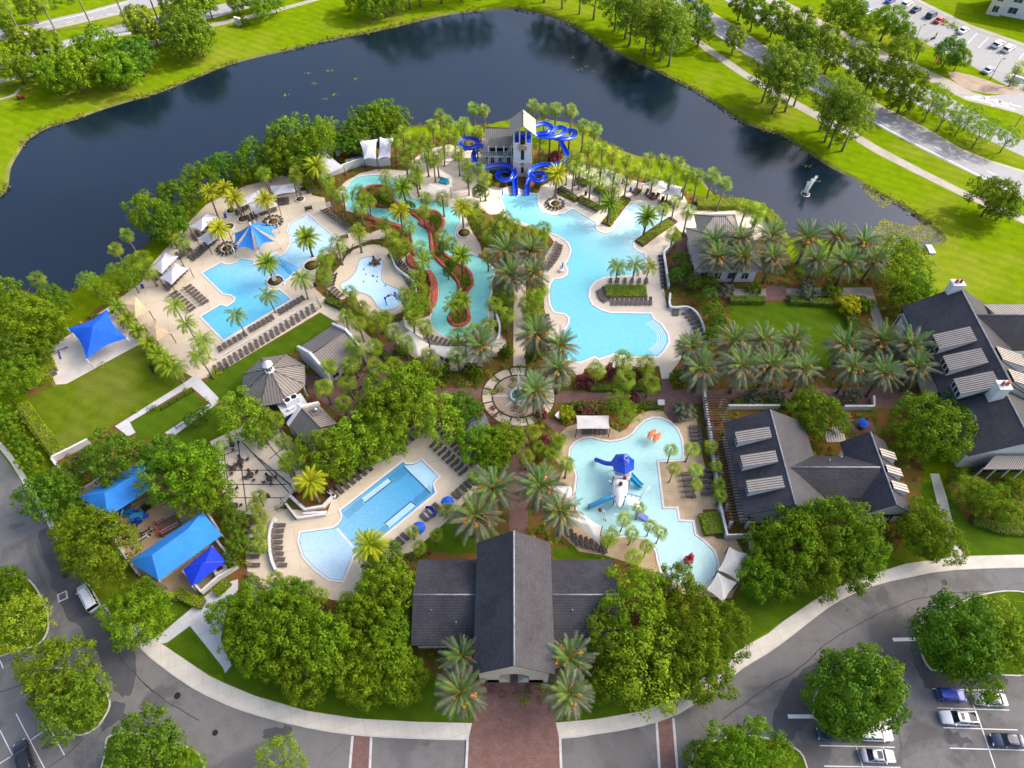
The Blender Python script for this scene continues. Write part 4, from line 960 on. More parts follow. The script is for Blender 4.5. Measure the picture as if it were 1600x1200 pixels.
shelf(tD,[(527,826),(552,856),(551,868),(535,907),(515,905),(493,889),(475,869),(468,846),(470,833),(520,827)],W_FAMILY_BEACH,'beach_shelf')
shelf(tD,[(607,747),(612,753),(570,786),(564,780)],W_SHELF); shelf(tD,[(642,784),(650,790),(608,825),(601,818)],W_SHELF)
shelf(tD,[(631,728),(646,727),(658,720),(684,745),(677,751),(674,771)],W_SHELF,'beach_shelf')
for pix in ([(607,747),(612,753),(570,786),(564,780)],[(642,784),(650,790)],[(642,784),(601,818),(607,824)],[(630,729),(673,771)]): edge(tD,pix,.2)
edge(tD,[(527,826),(552,855)],.35,COPING)
for a,b,d,n in (((629,731),(607,748),(2.4,2.4),4),((563,781),(537,803),(1.8,2.4),4),((677,765),(650,788),(-1.6,-1.8),4),((607,826),(595,836),(-2.5,-2),3)): steps(tD,a,b,d,n,TILE_LINE,.09)
tE=pool('splash_pool',[(1066,702),(1064,686),(1058,672),(1046,660),(1032,654),(1020,654),(1008,659),(998,668),(990,678),(980,685),(968,689),(954,691),(940,689),(924,685),(912,686),(900,692),(892,702),(891,714),(898,730),(902,744),(900,764),(897,780),(905,800),(935,830),(955,840),(978,836),(1005,840),(1020,850),(1027,862),(1029,875),(1034,893),(1050,907),(1075,916),(1100,915),(1117,900),(1121,882),(1115,862),(1100,847),(1085,836),(1082,816),(1060,815),(1057,795),(1035,795),(1026,720),(1066,718)],W_KIDS,'shallow mint splash pool with the pirate boat play structure',sm=1)
# lazy river island with red rock edging
ISLAND=[(575,292),(595,289),(610,295),(616,312),(628,323),(645,330),(662,327),(682,330),(692,340),(695,350),(688,362),(684,377),(688,388),(700,400),(722,414),(732,421),(738,432),(739,446),(731,456),(729,470),(731,482),(735,497),(729,507),(717,511),(707,509),(700,501),(702,491),(710,475),(716,450),(710,437),(695,420),(677,402),(672,387),(670,365),(660,350),(645,337),(630,331),(612,327),(590,324),(565,321),(558,310),(562,299)]
isl_pts=gpoly(ISLAND,2)
struct(sheet('river_island',offset_closed(isl_pts,-.1),.16,MULCH,world=True),'planted mulch island inside the lazy river','island')
t=thing('rock_edging','red artificial rock edging around the lazy river island','rock edging')
rng=random.Random(4); a=offset_closed(isl_pts,-.75); b=offset_closed(isl_pts,.25); mb=MB(); n=len(isl_pts)
R1=[(p[0],p[1],.04) for p in b]; R2=[(p[0]+rng.uniform(-.1,.1),p[1]+rng.uniform(-.1,.1),.42+rng.uniform(-.1,.25)) for p in offset_closed(isl_pts,-.1)]; R3=[(p[0],p[1],.36+rng.uniform(-.1,.2)) for p in offset_closed(isl_pts,-.55)]; R4=[(p[0],p[1],.1) for p in a]
for A,B in ((R1,R2),(R2,R3),(R3,R4)):
    for k in range(n): j=(k+1)%n; mb.face([A[k],A[j],B[j],B[k]],smooth=True)
mb.obj('rock_face',REDROCK,t)
def rock_mass(pix,h,label,seed):
    pts=gpoly(pix,3); rng=random.Random(seed); mb=MB(); rings=[]
    cx=sum(p[0] for p in pts)/len(pts); cy=sum(p[1] for p in pts)/len(pts)
    for f,z in ((1,0),(1.0,.4),(.86,.85),(.6,1.0),(.3,.9)):
        rings.append([(cx+(p[0]-cx)*f+rng.uniform(-.12,.12),cy+(p[1]-cy)*f+rng.uniform(-.12,.12),.03+h*z*(1+rng.uniform(-.2,.15))) for p in pts])
    mb.tube_rings(rings,0,False); tag(mb.obj('rock_outcrop',REDROCK),label,'rock','red rocks by the lazy river')
rock_mass([(668,425),(675,425),(680,435),(685,448),(684,466),(677,484),(673,490),(668,482),(671,460),(672,440)],.8,'long red rock outcrop on the left bank of the inner river channel',1)
rock_mass([(635,405),(641,398),(648,407),(652,413),(655,418),(648,422),(637,414)],.7,'broad red rock landing beside the inner river channel',2)
rock_mass([(637,362),(644,372),(647,388),(649,402),(644,398),(641,380),(634,366)],.6,'thin red rock bank above the red landing',3)
rock_mass([(652,350),(664,344),(674,348),(680,358),(676,364),(664,358)],.6,'red rock mound on the upper end of the river island',5)
rock_mass([(555,330),(575,337),(600,345),(618,350),(632,354),(626,358),(600,350),(570,342),(552,335)],.5,'low red rock bank under the upper river bend',6)
rock_mass([(775,412),(765,405),(752,404),(748,398),(762,399),(776,405)],.5,'red rock ledge where the river meets the palm grove',7)
# ------------------------------------------------------------------ buildings
def slope_face(mb, pts, mi=0):
    """planar roof face with uv in metres: u along the first edge (eave), v up the slope"""
    a,b=Vector(pts[0]),Vector(pts[1]); u=(b-a).normalized(); n=u.cross(Vector(pts[2])-a).normalized(); v=n.cross(u)
    mb.face(pts,mi,[((Vector(p)-a).dot(u),(Vector(p)-a).dot(v)) for p in pts])
def seams(mb, e0, e1, t0, t1, sp=.45, w=.07, h=.06, mi=0):
    """standing seams on the roof plane e0-e1 (eave) to t0-t1 (top)"""
    e0,e1,t0,t1=(Vector(p) for p in (e0,e1,t0,t1)); n=max(1,int((e1-e0).length/sp))
    nv=(e1-e0).cross(t0-e0).normalized()
    if nv.z<0: nv=-nv
    for k in range(n+1):
        u=k/n; a=e0.lerp(e1,u); b=t0.lerp(t1,u)
        if (b-a).length>.2: mb.bar(a+nv*h*.5,b+nv*h*.5,w,h,mi)
def gable_roof(parent, ax, c0, c1, mid, hw, ze, zr, mat=ROOF, over=.5, thick=.22, ridge=True, seam=0, name='roof'):
    """gable roof; ax 'y' or 'x' ridge direction from c0 to c1, centred on mid"""
    sl=(zr-ze)/hw
    zo=ze-sl*over
    def q(s,t,z): return (mid+s,t,z) if ax=='y' else (t,mid-s,z)
    A0,A1=c0-over,c1+over; w=hw+over
    mb=MB()
    slope_face(mb,[q(-w,A1,zo),q(-w,A0,zo),q(0,A0,zr),q(0,A1,zr)])
    slope_face(mb,[q(w,A0,zo),q(w,A1,zo),q(0,A1,zr),q(0,A0,zr)])
    t=thick
    for s in (-1,1):
        mb.face([q(s*w,A0,zo),q(s*w,A0,zo-t),q(s*w,A1,zo-t),q(s*w,A1,zo)][::s])
        for A,f in ((A0,1),(A1,-1)):
            mb.face([q(s*w,A,zo),q(0,A,zr),q(0,A,zr-t),q(s*w,A,zo-t)][::s*f])
        mb.face([q(s*w,A0,zo-t),q(s*w,A1,zo-t),q(0,A1,zr-t),q(0,A0,zr-t)][::-s])
    r=mb.obj(name,mat,parent)
    if seam:
        mb=MB()
        seams(mb,q(-w,A0,zo),q(-w,A1,zo),q(0,A0,zr),q(0,A1,zr),seam); seams(mb,q(w,A0,zo),q(w,A1,zo),q(0,A0,zr),q(0,A1,zr),seam)
        mb.obj('seam',SEAM,r)
    if ridge:
        mb=MB(); mb.tube([q(0,A0,zr+.02),q(0,A1,zr+.02)],.13,6); mb.obj('ridge_cap',RIDGE if not seam else SEAM,r)
    return r
def gable_walls(parent, ax, c0, c1, mid, hw, ze, zr, mat=WHITE, name='wall'):
    def q(s,t,z): return (mid+s,t,z) if ax=='y' else (t,mid-s,z)
    mb=MB(); d=.25
    for A in (c0,c1):
        mb.face([q(-hw,A,0),q(hw,A,0),q(hw,A,ze-.05),q(0,A,zr-.28),q(-hw,A,ze-.05)])
    for s in (-hw,hw): mb.face([q(s,c0,0),q(s,c1,0),q(s,c1,ze-.05),q(s,c0,ze-.05)])
    return mb.obj(name,mat,parent)
def window(parent, c, ax, w, h, mat=GLASS, fr=WHITE, name='window'):
    """c centre on the wall face, ax outward normal (x,y)"""
    n=Vector((ax[0],ax[1],0)); t=Vector((-ax[1],ax[0],0)); c=Vector(c); mb=MB(); f=.09
    for s in (-1,1): mb.bar(c+t*s*(w/2)+n*.04-Vector((0,0,h/2+f/2)),c+t*s*(w/2)+n*.04+Vector((0,0,h/2+f/2)),f,.10)
    for s in (-1,1): mb.bar(c-t*(w/2-f/2)+n*.035+Vector((0,0,s*h/2)),c+t*(w/2-f/2)+n*.035+Vector((0,0,s*h/2)),f*.98,.09)
    mb.bar(c+n*.03-Vector((0,0,h/2-f/2)),c+n*.03+Vector((0,0,h/2-f/2)),.05,.06)
    o=mb.obj(name,fr,parent); g=MB()
    a=t*(w/2); z=Vector((0,0,h/2)); g.face([c-a-z+n*.012,c+a-z+n*.012,c+a+z+n*.012,c-a+z+n*.012]); g.obj('pane',mat,o)
    return o
def shed_dormer(parent, y0, y1, x_out, x_in, z_out, z_in, roof_z, side):
    """shed dormer: metal roof from the wall line x_out up to x_in; roof_z(x) height of the main roof below"""
    o=.25*side
    mb=MB(); a=(x_out+o,y0-.15,z_out); b=(x_out+o,y1+.15,z_out); c=(x_in,y1+.15,z_in); d=(x_in,y0-.15,z_in); t=.10
    mb.hexa([(p[0],p[1],p[2]-t) for p in ((a,b,c,d) if side<0 else (b,a,d,c))][::-1],[(a,b,c,d),(b,a,d,c)][side>0][::-1])
    r=mb.obj('dormer',MROOF_TAN,parent)
    mb=MB(); seams(mb,a,b,d,c,.42,.09,.07); mb.obj('seam',SEAM,r)
    mb=MB()
    zb=roof_z(x_out)-.1
    mb.face([(x_out,y0,zb),(x_out,y1,zb),(x_out,y1,z_out-.05),(x_out,y0,z_out-.05)])
    for y in (y0,y1): mb.face([(x_out,y,zb),(x_in,y,roof_z(x_in)-.1),(x_in,y,z_in-.05),(x_out,y,z_out-.05)])
    mb.obj('cheek',WHITE,r)
    h=z_out-zb-.35
    n=3
    mbf=MB()
    for k in range(n):
        yc=y0+(y1-y0)*(k+.5)/n; ww=(y1-y0)/n*.78
        mbf.face([(x_out+.02*side,yc-ww/2,zb+.25),(x_out+.02*side,yc+ww/2,zb+.25),(x_out+.02*side,yc+ww/2,zb+.25+h*.85),(x_out+.02*side,yc-ww/2,zb+.25+h*.85)])
    mbf.obj('pane',GLASS,r)
    return r
def vent_pipe(mb,x,y,z): mb.tube([(x,y,z-.2),(x,y,z+.55)],.09,8)
# --- entrance pavilion
EP=thing('entrance_pavilion','large cross shaped entrance pavilion with black tiled gables over the brick drive','building')
zr,ze=12.4,8.4
yf=P(803,829,zr).y; yn=P(803,1040,zr).y; xm=P(803,940,zr).x
xl=P(741,980,ze).x; xrr=P(865,980,ze).x; hw=(xrr-xl)/2-.5; xm=(xl+xrr)/2
gable_roof(EP,'y',min(yn,yf)+.5,max(yn,yf)-.5,xm,hw,ze,zr)
y0,y1=min(yn,yf)+.9,max(yn,yf)-.9
# wings
zwe=4.6
yF=P(690,873,zwe).y; yN=P(690,1008,zwe).y; mw=(yF+yN)/2; hy=(yF-yN)/2-.5
lo,hi=5.5,10.
for _ in range(40):
    m=(lo+hi)/2
    if proj((P(690,930,6).x,mw,m))[1]>930: lo=m
    else: hi=m
zwr=min(max(lo,7.0),8.1); print('WING',lo,zwr)
xL=P(645,930,7).x; xR=P(967,930,7).x
for a,b,nm in ((xL,xm-hw-.5,'l'),(xm+hw+.5,xR,'r')):
    r=gable_roof(EP,'x',a+(.5 if nm=='l' else -.45),b-(.5 if nm=='r' else -.45),mw,hy,zwe,zwr)
    for k in range(2):
        mb=MB(); vent_pipe(mb,a+(b-a)*(.3+.4*k),mw-hy*(.35+.25*k),zwe+(zwr-zwe)*(.65-.25*k)); mb.obj('vent_pipe',STEEL,r)
    xs=(a+.6,b) if nm=='l' else (a,b-.6)
    mb=MB(); mb.face([(xs[0],mw-hy+.4,0),(xs[1],mw-hy+.4,0),(xs[1],mw-hy+.4,zwe),(xs[0],mw-hy+.4,zwe)]); mb.face([(xs[0],mw+hy-.4,0),(xs[1],mw+hy-.4,0),(xs[1],mw+hy-.4,zwe),(xs[0],mw+hy-.4,zwe)])
    xe=xs[0] if nm=='l' else xs[1]
    mb.face([(xe,mw-hy+.4,0),(xe,mw+hy-.4,0),(xe,mw+hy-.4,zwe),(xe,mw,zwr-.3),(xe,mw-hy+.4,zwe)])
    w=mb.obj('wing_wall',CREAM,EP)
    for k in range(3): window(w,(xs[0]+(xs[1]-xs[0])*(k+.5)/3,mw-hy+.4,2.2),(0,-1),1.5,1.9)
# pavilion end walls: arch at the front, cream piers with stepped plinths
mb=MB()
for y,f in ((y0,-1),(y1,1)):
    arch=[(xm-2.2,0)]+[(xm-2.2*cos(pi*k/12),3.2+1.5*sin(pi*k/12)) for k in range(13)]+[(xm+2.2,0)]
    out=[(xm+hw-.2,0),(xm+hw-.2,ze),(xm,zr-.35),(xm-hw+.2,ze),(xm-hw+.2,0)]
    # left and right halves so faces stay simple
    top=(xm,3.2+1.5); 
    for s in (-1,1):
        ar=[(xm+s*2.2*cos(pi*k/12*.999),3.2+1.5*sin(pi*k/12)) for k in range(7)]
        poly=[(xm+s*(hw-.2),0),(xm+s*(hw-.2),ze),(xm,zr-.35)]+ar[::-1]+[(xm+s*2.2,0)]
        for d in (0,.5): mb.face([(p[0],y-f*d,p[1]) for p in poly])
        for i in range(6): mb.face([(ar[i][0],y,ar[i][1]),(ar[i+1][0],y,ar[i+1][1]),(ar[i+1][0],y-f*.5,ar[i+1][1]),(ar[i][0],y-f*.5,ar[i][1])])
for s in (-1,1): mb.face([(xm+s*(hw-.2),y0,0),(xm+s*(hw-.2),y1,0),(xm+s*(hw-.2),y1,ze),(xm+s*(hw-.2),y0,ze)])
mb.obj('wall',CREAM,EP)
yfr=P(803,1056,0).y
for s in (-1,1):
    x0=P(803+s*14,1052).x; x1=P(803+s*45,1052).x; lo,hi=sorted((x0,x1))
    mb=MB(); mb.prism([(lo,yfr),(hi,yfr),(hi,y0),(lo,y0)],0,1.6); mb.prism([(lo-.12,yfr-.12),(hi+.12,yfr-.12),(hi+.12,y0+.1),(lo-.12,y0+.1)],1.603,1.8)
    for k in range(3):
        xs=sorted((x0-s*.25*k,x0-s*.25*(k+1))); mb.prism([(xs[0],yfr+.5+k*.25),(xs[1],yfr+.5+k*.25),(xs[1],y0),(xs[0],y0)],0,1.3-k*.4)
    pl=mb.obj('plinth',CREAM,EP)
    cx=(lo+hi)/2; cy=(yfr+y0)/2
    mb=MB(); mb.lathe([(.18,1.8),(.26,1.95),(.38,2.35),(.42,2.55),(.34,2.55),(.30,2.45)],(cx,cy,0),14); mb.obj('urn',BLACK,EP)
mb=MB(); mb.box((xm,(y0+y1)/2,.02),(2*hw-.8,y1-y0-1.2,.04)); mb.obj('paved_floor',BRICK,EP)
# --- lower clubhouse (two dormered gables joined by a cross wing)
CB=thing('lower_clubhouse','dark tiled clubhouse with two dormered gable wings joined by a cross ridge','building')
def wing(T, rA, rB, eL, zr, ze, label=None, eR=None, over=.45, wall=WHITE):
    """ridge pixels far rA / near rB, left eave pixel eL"""
    yA=P(*rA,zr).y; yB=P(*rB,zr).y; xm=(P(*rA,zr).x+P(*rB,zr).x)/2
    if eR: hw=P(*eR,ze).x-xm
    else: hw=xm-P(*eL,ze).x
    hw-=over; sl=(zr-ze)/(hw+over); ze2=ze+sl*over
    gable_roof(T,'y',yB+over,yA-over,xm,hw,ze2,zr)
    gable_walls(T,'y',yB+over+.35,yA-over-.35,xm,hw-.1,ze2,zr,wall)
    return xm,hw,ze2,zr,yB,yA
x1,h1,e1,r1,yb1,ya1=wing(CB,(1207,640),(1239,788),(1148,737),8.6,4.6)
x2,h2,e2,r2,yb2,ya2=wing(CB,(1363,675),(1398,788),(1330,742),7.9,4.6)
print('wing1',x1,h1,yb1,ya1,'wing2',x2,h2,yb2,ya2)
yc=P(1300,730,8.0).y; 
hc=(yc-P(1300,784,4.8).y)*.82; gable_roof(CB,'x',x1+.8,x2-.8,yc,hc,4.9,8.0,over=.2); gable_walls(CB,'x',x1+1.5,x2-1.5,yc,hc-.4,4.9,8.0)
for x,y,z in ((x1+h1+1.5,yc+1.6,7.2),(x1+h1+4,yc+2.6,6.6)): mb=MB(); vent_pipe(mb,x,y,z); mb.obj('vent_pipe',STEEL,CB)
rz1=lambda x: r1-(r1-e1)*abs(x-x1)/h1
for (py0,py1) in ((668.5,683),(705.5,721),(745,761)):
    ya=P(1204,py0,8.4).y; yb=P(1204,py1,8.4).y
    shed_dormer(CB,min(ya,yb),max(ya,yb),x1-h1*.92,x1-h1*.14,e1+2.05,r1-.02,rz1,-1)
rz2=lambda x: r2-(r2-e2)*abs(x-x2)/h2
for (py0,py1) in ((701.5,711.5),(727,737.5),(752,763)):
    ya=P(1380,py0,7.7).y; yb=P(1380,py1,7.7).y
    shed_dormer(CB,min(ya,yb),max(ya,yb),x2+h2*1.0,x2+h2*.16,e2+1.35,r2-.02,rz2,1)
for k,(x,y) in enumerate(((x1-2.4,yb1+.85),(x1+2.4,yb1+.85),(x2-1.6,yb2+.85),(x2+1.6,yb2+.85))): window(CB,(x,y-.06,2.0),(0,-1),1.5,1.8)
# small rear porch roof of tan metal
mb=MB(); a=P(1292,690,3.4); b=P(1318,676,3.4)
r=MB(); q=[(a.x,a.y,3.3),(b.x,a.y,3.3),(b.x,b.y+1,3.9),(a.x,b.y+1,3.9)]; r.face(q); o=r.obj('porch_roof',MROOF_TAN,CB); mb=MB(); seams(mb,q[0],q[1],q[3],q[2],.4); mb.obj('seam',SEAM,o)
mb=MB(); p=P(1402,805,2.8)
mb.box((p.x,p.y+1.2,2.75),(4.6,2.6,.18)); mb.obj('porch_canopy',ROOF,CB)
mb=MB()
for k in range(4): mb.bar((p.x-2.1+k*1.4,p.y-.05,0),(p.x-2.1+k*1.4,p.y-.05,2.65),.14)
mb.obj('porch_post',BLACK,CB)
# --- large clubhouse at the right edge
CA=thing('large_clubhouse','large dark tiled clubhouse with tan metal dormers and two white chimneys','building')
xa,ha,ea,ra,yba,yaa=wing(CA,(1505,447),(1574,600),(1424,512),11.5,5.6)
rza=lambda x: ra-(ra-ea)*abs(x-xa)/ha
for (py0,py1) in ((513.5,534),(547,568),(583,605)):
    ya=P(1505,py0,10.4).y; yb=P(1505,py1,10.4).y
    shed_dormer(CA,min(ya,yb),max(ya,yb),xa-ha*.86,xa-ha*.18,ea+2.6,ra-.6,rza,-1)
for (py0,py1) in ((544.5,564),(580,598)):
    ya=P(1563,py0,10.4).y; yb=P(1563,py1,10.4).y
    shed_dormer(CA,min(ya,yb),max(ya,yb),xa+ha*.86,xa+ha*.16,ea+2.6,ra-.5,rza,1)
yc2=P(1570,492,11).y; hyc=(yc2-P(1570,548,6).y)
hc=abs(hyc)*.8; gable_roof(CA,'x',xa+.8,xa+30,yc2,hc,5.8,11.0,over=.3); gable_walls(CA,'x',xa+1.5,xa+29.5,yc2,hc-.5,5.8,11.0)
for k in range(4): window(CA,(xa+ha+3+k*4,yc2-hc+.44,2.3),(0,-1),1.6,2.2)
x3,h3,e3,r3,yb3,ya3=wing(CA,(1572,608),(1608,690),(1510,704),9.8,5.2)
print('A',xa,ha,yba,yaa,'A2',x3,h3,yb3,ya3)
def chimney(T,px,py,zt,sx,sy,z0):
    c=P(px,py,zt); mb=MB(); mb.box((c.x,c.y,(z0+zt)/2),(sx,sy,zt-z0)); mb.box((c.x,c.y,zt+.06),(sx+.3,sy+.3,.16)); o=mb.obj('chimney',WHITE,T)
    for k in (-1,1):
        mb=MB(); mb.tube_rings([[(c.x+k*.42+r*cos(2*pi*j/10),c.y+r*sin(2*pi*j/10),zt+z) for j in range(10)] for r,z in ((.26,.14),(.24,.8),(.30,.82),(.30,.98),(.22,.98))]); mb.obj('chimney_pot',POT,o)
POT=flat('terracotta_pot',(.40,.13,.06),.8,.2)
chimney(CA,1497,442,12.7,2.2,1.6,0); chimney(CA,1569,602,12.2,2.0,1.8,4)
# tan metal porch roofs
def metal_slab(T,q,name='porch_roof',mat=MROOF_TAN,sp=.42,t=.12):
    mb=MB(); mb.hexa([(p[0],p[1],p[2]-t) for p in q],q); o=mb.obj(name,mat,T); m=MB(); seams(m,q[0],q[1],q[3],q[2],sp); m.obj('seam',SEAM,o); return o
a=P(1536,733,4.0); b=P(1660,733,4.0); c=P(1555,712,5.0); d=P(1660,712,5.0)
metal_slab(CA,[tuple(a),tuple(b),(d.x,c.y,5.0),(c.x,c.y,5.0)])
mb=MB()
for k in range(6): mb.bar((a.x+.3+k*2.4,a.y+.3,0),(a.x+.3+k*2.4,a.y+.3,3.85),.2)
mb.obj('porch_post',WHITE,CA)
mb=MB(); mb.prism([(a.x+.6,a.y+1.6),(a.x+14,a.y+1.6),(a.x+14,a.y+1.8),(a.x+.6,a.y+1.8)],.1,3.3); mb.obj('shopfront_glass',GLASS,CA)
for k in range(4):
    window(CA,(xa-ha+.1-.06,yba+3+k*5.5,2.3),(-1,0),1.6,2.2)
a=P(1536,476,6.5); b=P(1640,476,6.5)
metal_slab(CA,[(b.x,a.y,6.6),(a.x,a.y,6.6),(a.x+.5,a.y-4.2,7.8),(b.x,a.y-4.2,7.8)][::-1],sp=.5)
q=[P(1406,490,4),P(1424,524,4)]
metal_slab(CA,[(q[0].x,q[0].y,3.9),(q[0].x,q[1].y,3.9),(q[0].x+2.2,q[1].y,4.6),(q[0].x+2.2,q[0].y,4.6)][::-1],name='side_awning')
mb=MB()
for k in range(4):
    y=q[1].y+(q[0].y-q[1].y)*k/3; mb.bar((q[0].x+.1,y,0),(q[0].x+.1,y,3.85),.12)
mb.obj('awning_post',WHITE,CA)
# --- tan roofed pavilion (two hips)
PV=thing('poolside_pavilion','tan ribbed metal hip roofed pavilion behind the date palms by the lagoon','building')
def hip(T,nw,ne,sw,se,z,zt,mat,ridge=.25,name='roof',sp=.42,rot=False):
    x0=(P(*nw,z).x+P(*sw,z).x)/2; x1=(P(*ne,z).x+P(*se,z).x)/2; y1=(P(*nw,z).y+P(*ne,z).y)/2; y0=(P(*sw,z).y+P(*se,z).y)/2
    return hip_w(T,x0,x1,y0,y1,z,zt,mat,ridge,name,sp)
def hip_w(T,x0,x1,y0,y1,z,zt,mat,ridge,name='roof',sp=.42,wall=None):
    cx,cy=(x0+x1)/2,(y0+y1)/2; w,d=x1-x0,y1-y0
    if w>d: r=(w-d)/2*1.0+ridge; A,B=(cx-r,cy,zt),(cx+r,cy,zt)
    else: r=(d-w)/2+ridge; A,B=(cx,cy-r,zt),(cx,cy+r,zt)
    C=[(x0,y0,z),(x1,y0,z),(x1,y1,z),(x0,y1,z)]
    mb=MB()
    if w>d: F_=[(C[0],C[1],B,A),(C[1],C[2],B,B),(C[2],C[3],A,B),(C[3],C[0],A,A)]
    else: F_=[(C[0],C[1],A,A),(C[1],C[2],B,A),(C[2],C[3],B,B),(C[3],C[0],A,B)]
    for f in F_:
        pts=[f[0],f[1],f[2]]+([f[3]] if f[3]!=f[2] else []); slope_face(mb,pts)
    mb.face([(p[0],p[1],z-.15) for p in C][::-1])
    for i in range(4):
        a,b=C[i],C[(i+1)%4]; mb.face([(a[0],a[1],z-.15),(b[0],b[1],z-.15),b,a])
    o=mb.obj(name,mat,T); sm=MB()
    for f in F_:
        e0,e1,t1,t0=(Vector(p) for p in f); L=(e1-e0).length; u=(e1-e0)/L; n=int(L/sp)
        a0=(t0-e0).dot(u); a1=(t1-e0).dot(u); nv=u.cross(t0-e0).normalized()
        upv=(t0-e0)-u*a0
        for k in range(1,n):
            s=k*L/n; g=min(1,s/a0 if a0>1e-6 else 1,(L-s)/(L-a1) if L-a1>1e-6 else 1)
            p=e0+u*s; qq=p+upv*g
            if g>.05: sm.bar(p+nv*.03,qq+nv*.03,.08,.07)
    sm.obj('seam',SEAM,o)
    hp=MB()
    for c_,t_ in ((C[0],A),(C[1],B if w>d else A),(C[2],B),(C[3],A if w>d else B)): hp.bar(Vector(c_)+Vector((0,0,.05)),Vector(t_)+Vector((0,0,.05)),.14,.1)
    hp.bar(Vector(A)+Vector((0,0,.06)),Vector(B)+Vector((0,0,.06)),.16,.1) if (Vector(A)-Vector(B)).length>.1 else None
    hp.obj('hip_cap',SEAM,o)
    if wall: 
        wb=MB(); wb.prism([(x0+.7,y0+.7),(x1-.7,y0+.7),(x1-.7,y1-.7),(x0+.7,y1-.7)],0,z-.16); wb.obj('wall',wall,T)
    return (x0,x1,y0,y1)
f=hip(PV,(1073,356),(1176,356),(1084,424),(1190,424),4.2,7.4,MROOF_TAN,.3)
g=hip(PV,(1086,335),(1150,335),(1090,368),(1156,368),4.6,7.0,MROOF_TAN,.2)
mb=MB(); mb.prism([(f[0]+1,f[2]+1),(f[1]-1,f[2]+1),(f[1]-1,f[3]-.6),(f[0]+1,f[3]-.6)],0,4.0); mb.prism([(g[0]+1,f[3]-.4),(g[1]-1,f[3]-.4),(g[1]-1,g[3]-1),(g[0]+1,g[3]-1)],0,4.4); w=mb.obj('wall',WHITE,PV)
for k in range(4): window(w,(f[0]+2.5+k*3,f[2]+1-.05,2.0),(0,-1),1.6,2.0)
# --- slide tower
TB=P(816,276); TW=(P(830,276).x-P(802,276).x)
ST=thing('slide_tower','white slide tower with tan gable roof, clock and open top deck above the lagoon','tower',(TB.x,TB.y,0))
hT=HT(816,276,207); w=TW/2; zp=hT-2.8
mb=MB(); 
mb.prism([(-w,0),(w,0),(w,2*w),(-w,2*w)],4.3,zp); mb.obj('wall',WHITE,ST)
mb=MB(); mb.prism([(-w-.06,-.06),(w+.06,-.06),(w+.06,2*w+.06),(-w-.06,2*w+.06)],0,4.3); mb.obj('base_wall',CREAM,ST)
mb=MB()
for sx in (-1,-.36,.36,1):
    for sy in (0.12,2*w-.12): mb.bar((sx*(w-.15),sy,zp),(sx*(w-.15),sy,hT+.3),.28)
for sx in (-1,1): mb.bar((sx*(w-.15),w,zp),(sx*(w-.15),w,hT+.3),.28)
mb.obj('column',WHITE,ST)
mb=MB(); mb.box((0,w,zp+.04),(2*w-.1,2*w-.1,.1)); mb.box((0,w,zp+.6),(2*w-.5,1.6,1.1)) ; mb.obj('deck',BLUE_PL,ST)
rh=1.9
gable_roof(ST,'y',-.9,2*w+.9,0,w+.65,hT,hT+rh+.6,MROOF_PINK,over=.25,thick=.16,seam=.5)
mb=MB(); mb.tube([(0,w,hT+rh+.6),(0,w,hT+rh+2.2)],.05,6); mb.bar((-.5,w,hT+rh+1.7),(.5,w,hT+rh+1.7),.05); mb.obj('weather_vane',BLACK,ST)
mb=MB()
mb.prism([(-.55,-.10),(.55,-.10),(.55,-.01),(-.55,-.01)],zp-.6,zp+1.0); mb.prism([(-.4,-.08),(.4,-.08),(.4,-.01),(-.4,-.01)],5.0,7.8); mb.prism([(-.33,-.13),(.33,-.13),(.33,-.06),(-.33,-.06)],1.2,2.9); mb.obj('window',DARK,ST)
mb=MB(); mb.prism([(-.95,-.75),(.95,-.75),(.95,-.0),(-.95,-.0)],zp-1.6,zp-.35)
for s in (-1,1): mb.bar((s*.8,-.05,zp-2.3),(s*.8,-.65,zp-1.6),.12)
mb.obj('balcony',WOOD_TAN,ST)
mb=MB(); mb.tube_rings([[(r*cos(2*pi*j/20),y,3.75+r*sin(2*pi*j/20)) for j in range(20)] for r,y in ((.55,-.06),(.55,-.14),(.42,-.14),(.42,-.12))]); ck=mb.obj('clock',STEEL,ST)
mb=MB(); mb.bar((0,-.15,3.75),(.25,-.15,3.75),.05,.02); mb.bar((0,-.16,3.75),(.05,-.16,4.08),.05,.02); mb.obj('hand',BLACK,ck)
# attached two storey house with balcony, left of the tower
hx0=P(763,266).x-TB.x; hx1=-w-.05; hy0=P(780,266).y-TB.y; hy1=hy0+6.5; zb=HT(780,266,241); zroof=zb+2.7
mb=MB(); mb.prism([(hx0,hy0),(hx1,hy0),(hx1,hy1),(hx0,hy1)],0,zb-.16); w2=mb.obj('house_wall',WHITE,ST)
for k in range(3): window(w2,(hx0+(hx1-hx0)*(k+.55)/3.1,hy0-.06,zb*.56),(0,-1),.95,2.6)
mb=MB(); mb.prism([(hx0-1.6,hy0-.9),(hx1,hy0-.9),(hx1,hy1),(hx0-1.6,hy1)],zb-.15,zb+.05); mb.obj('balcony_floor',CONC,ST)
mb=MB()
for k in range(4):
    x=hx0+.2+(hx1-hx0-.6)*k/3; mb.bar((x,hy0-.55,zb+.05),(x,hy0-.55,zroof),.24)
    mb.bar((x,hy1-.4,zb+.05),(x,hy1-.4,zroof),.24)
mb.obj('column',WHITE,ST)
mb=MB(); mb.prism([(hx0+.5,hy0+1.2),(hx1,hy0+1.2),(hx1,hy1-1),(hx0+.5,hy1-1)],zb+.05,zroof-.1); mb.obj('room',DARK,ST)
mb=MB()
for z in (.45,1.05): mb.bar((hx0-1.5,hy0-.85,zb+z),(hx1-.1,hy0-.85,zb+z),.06)
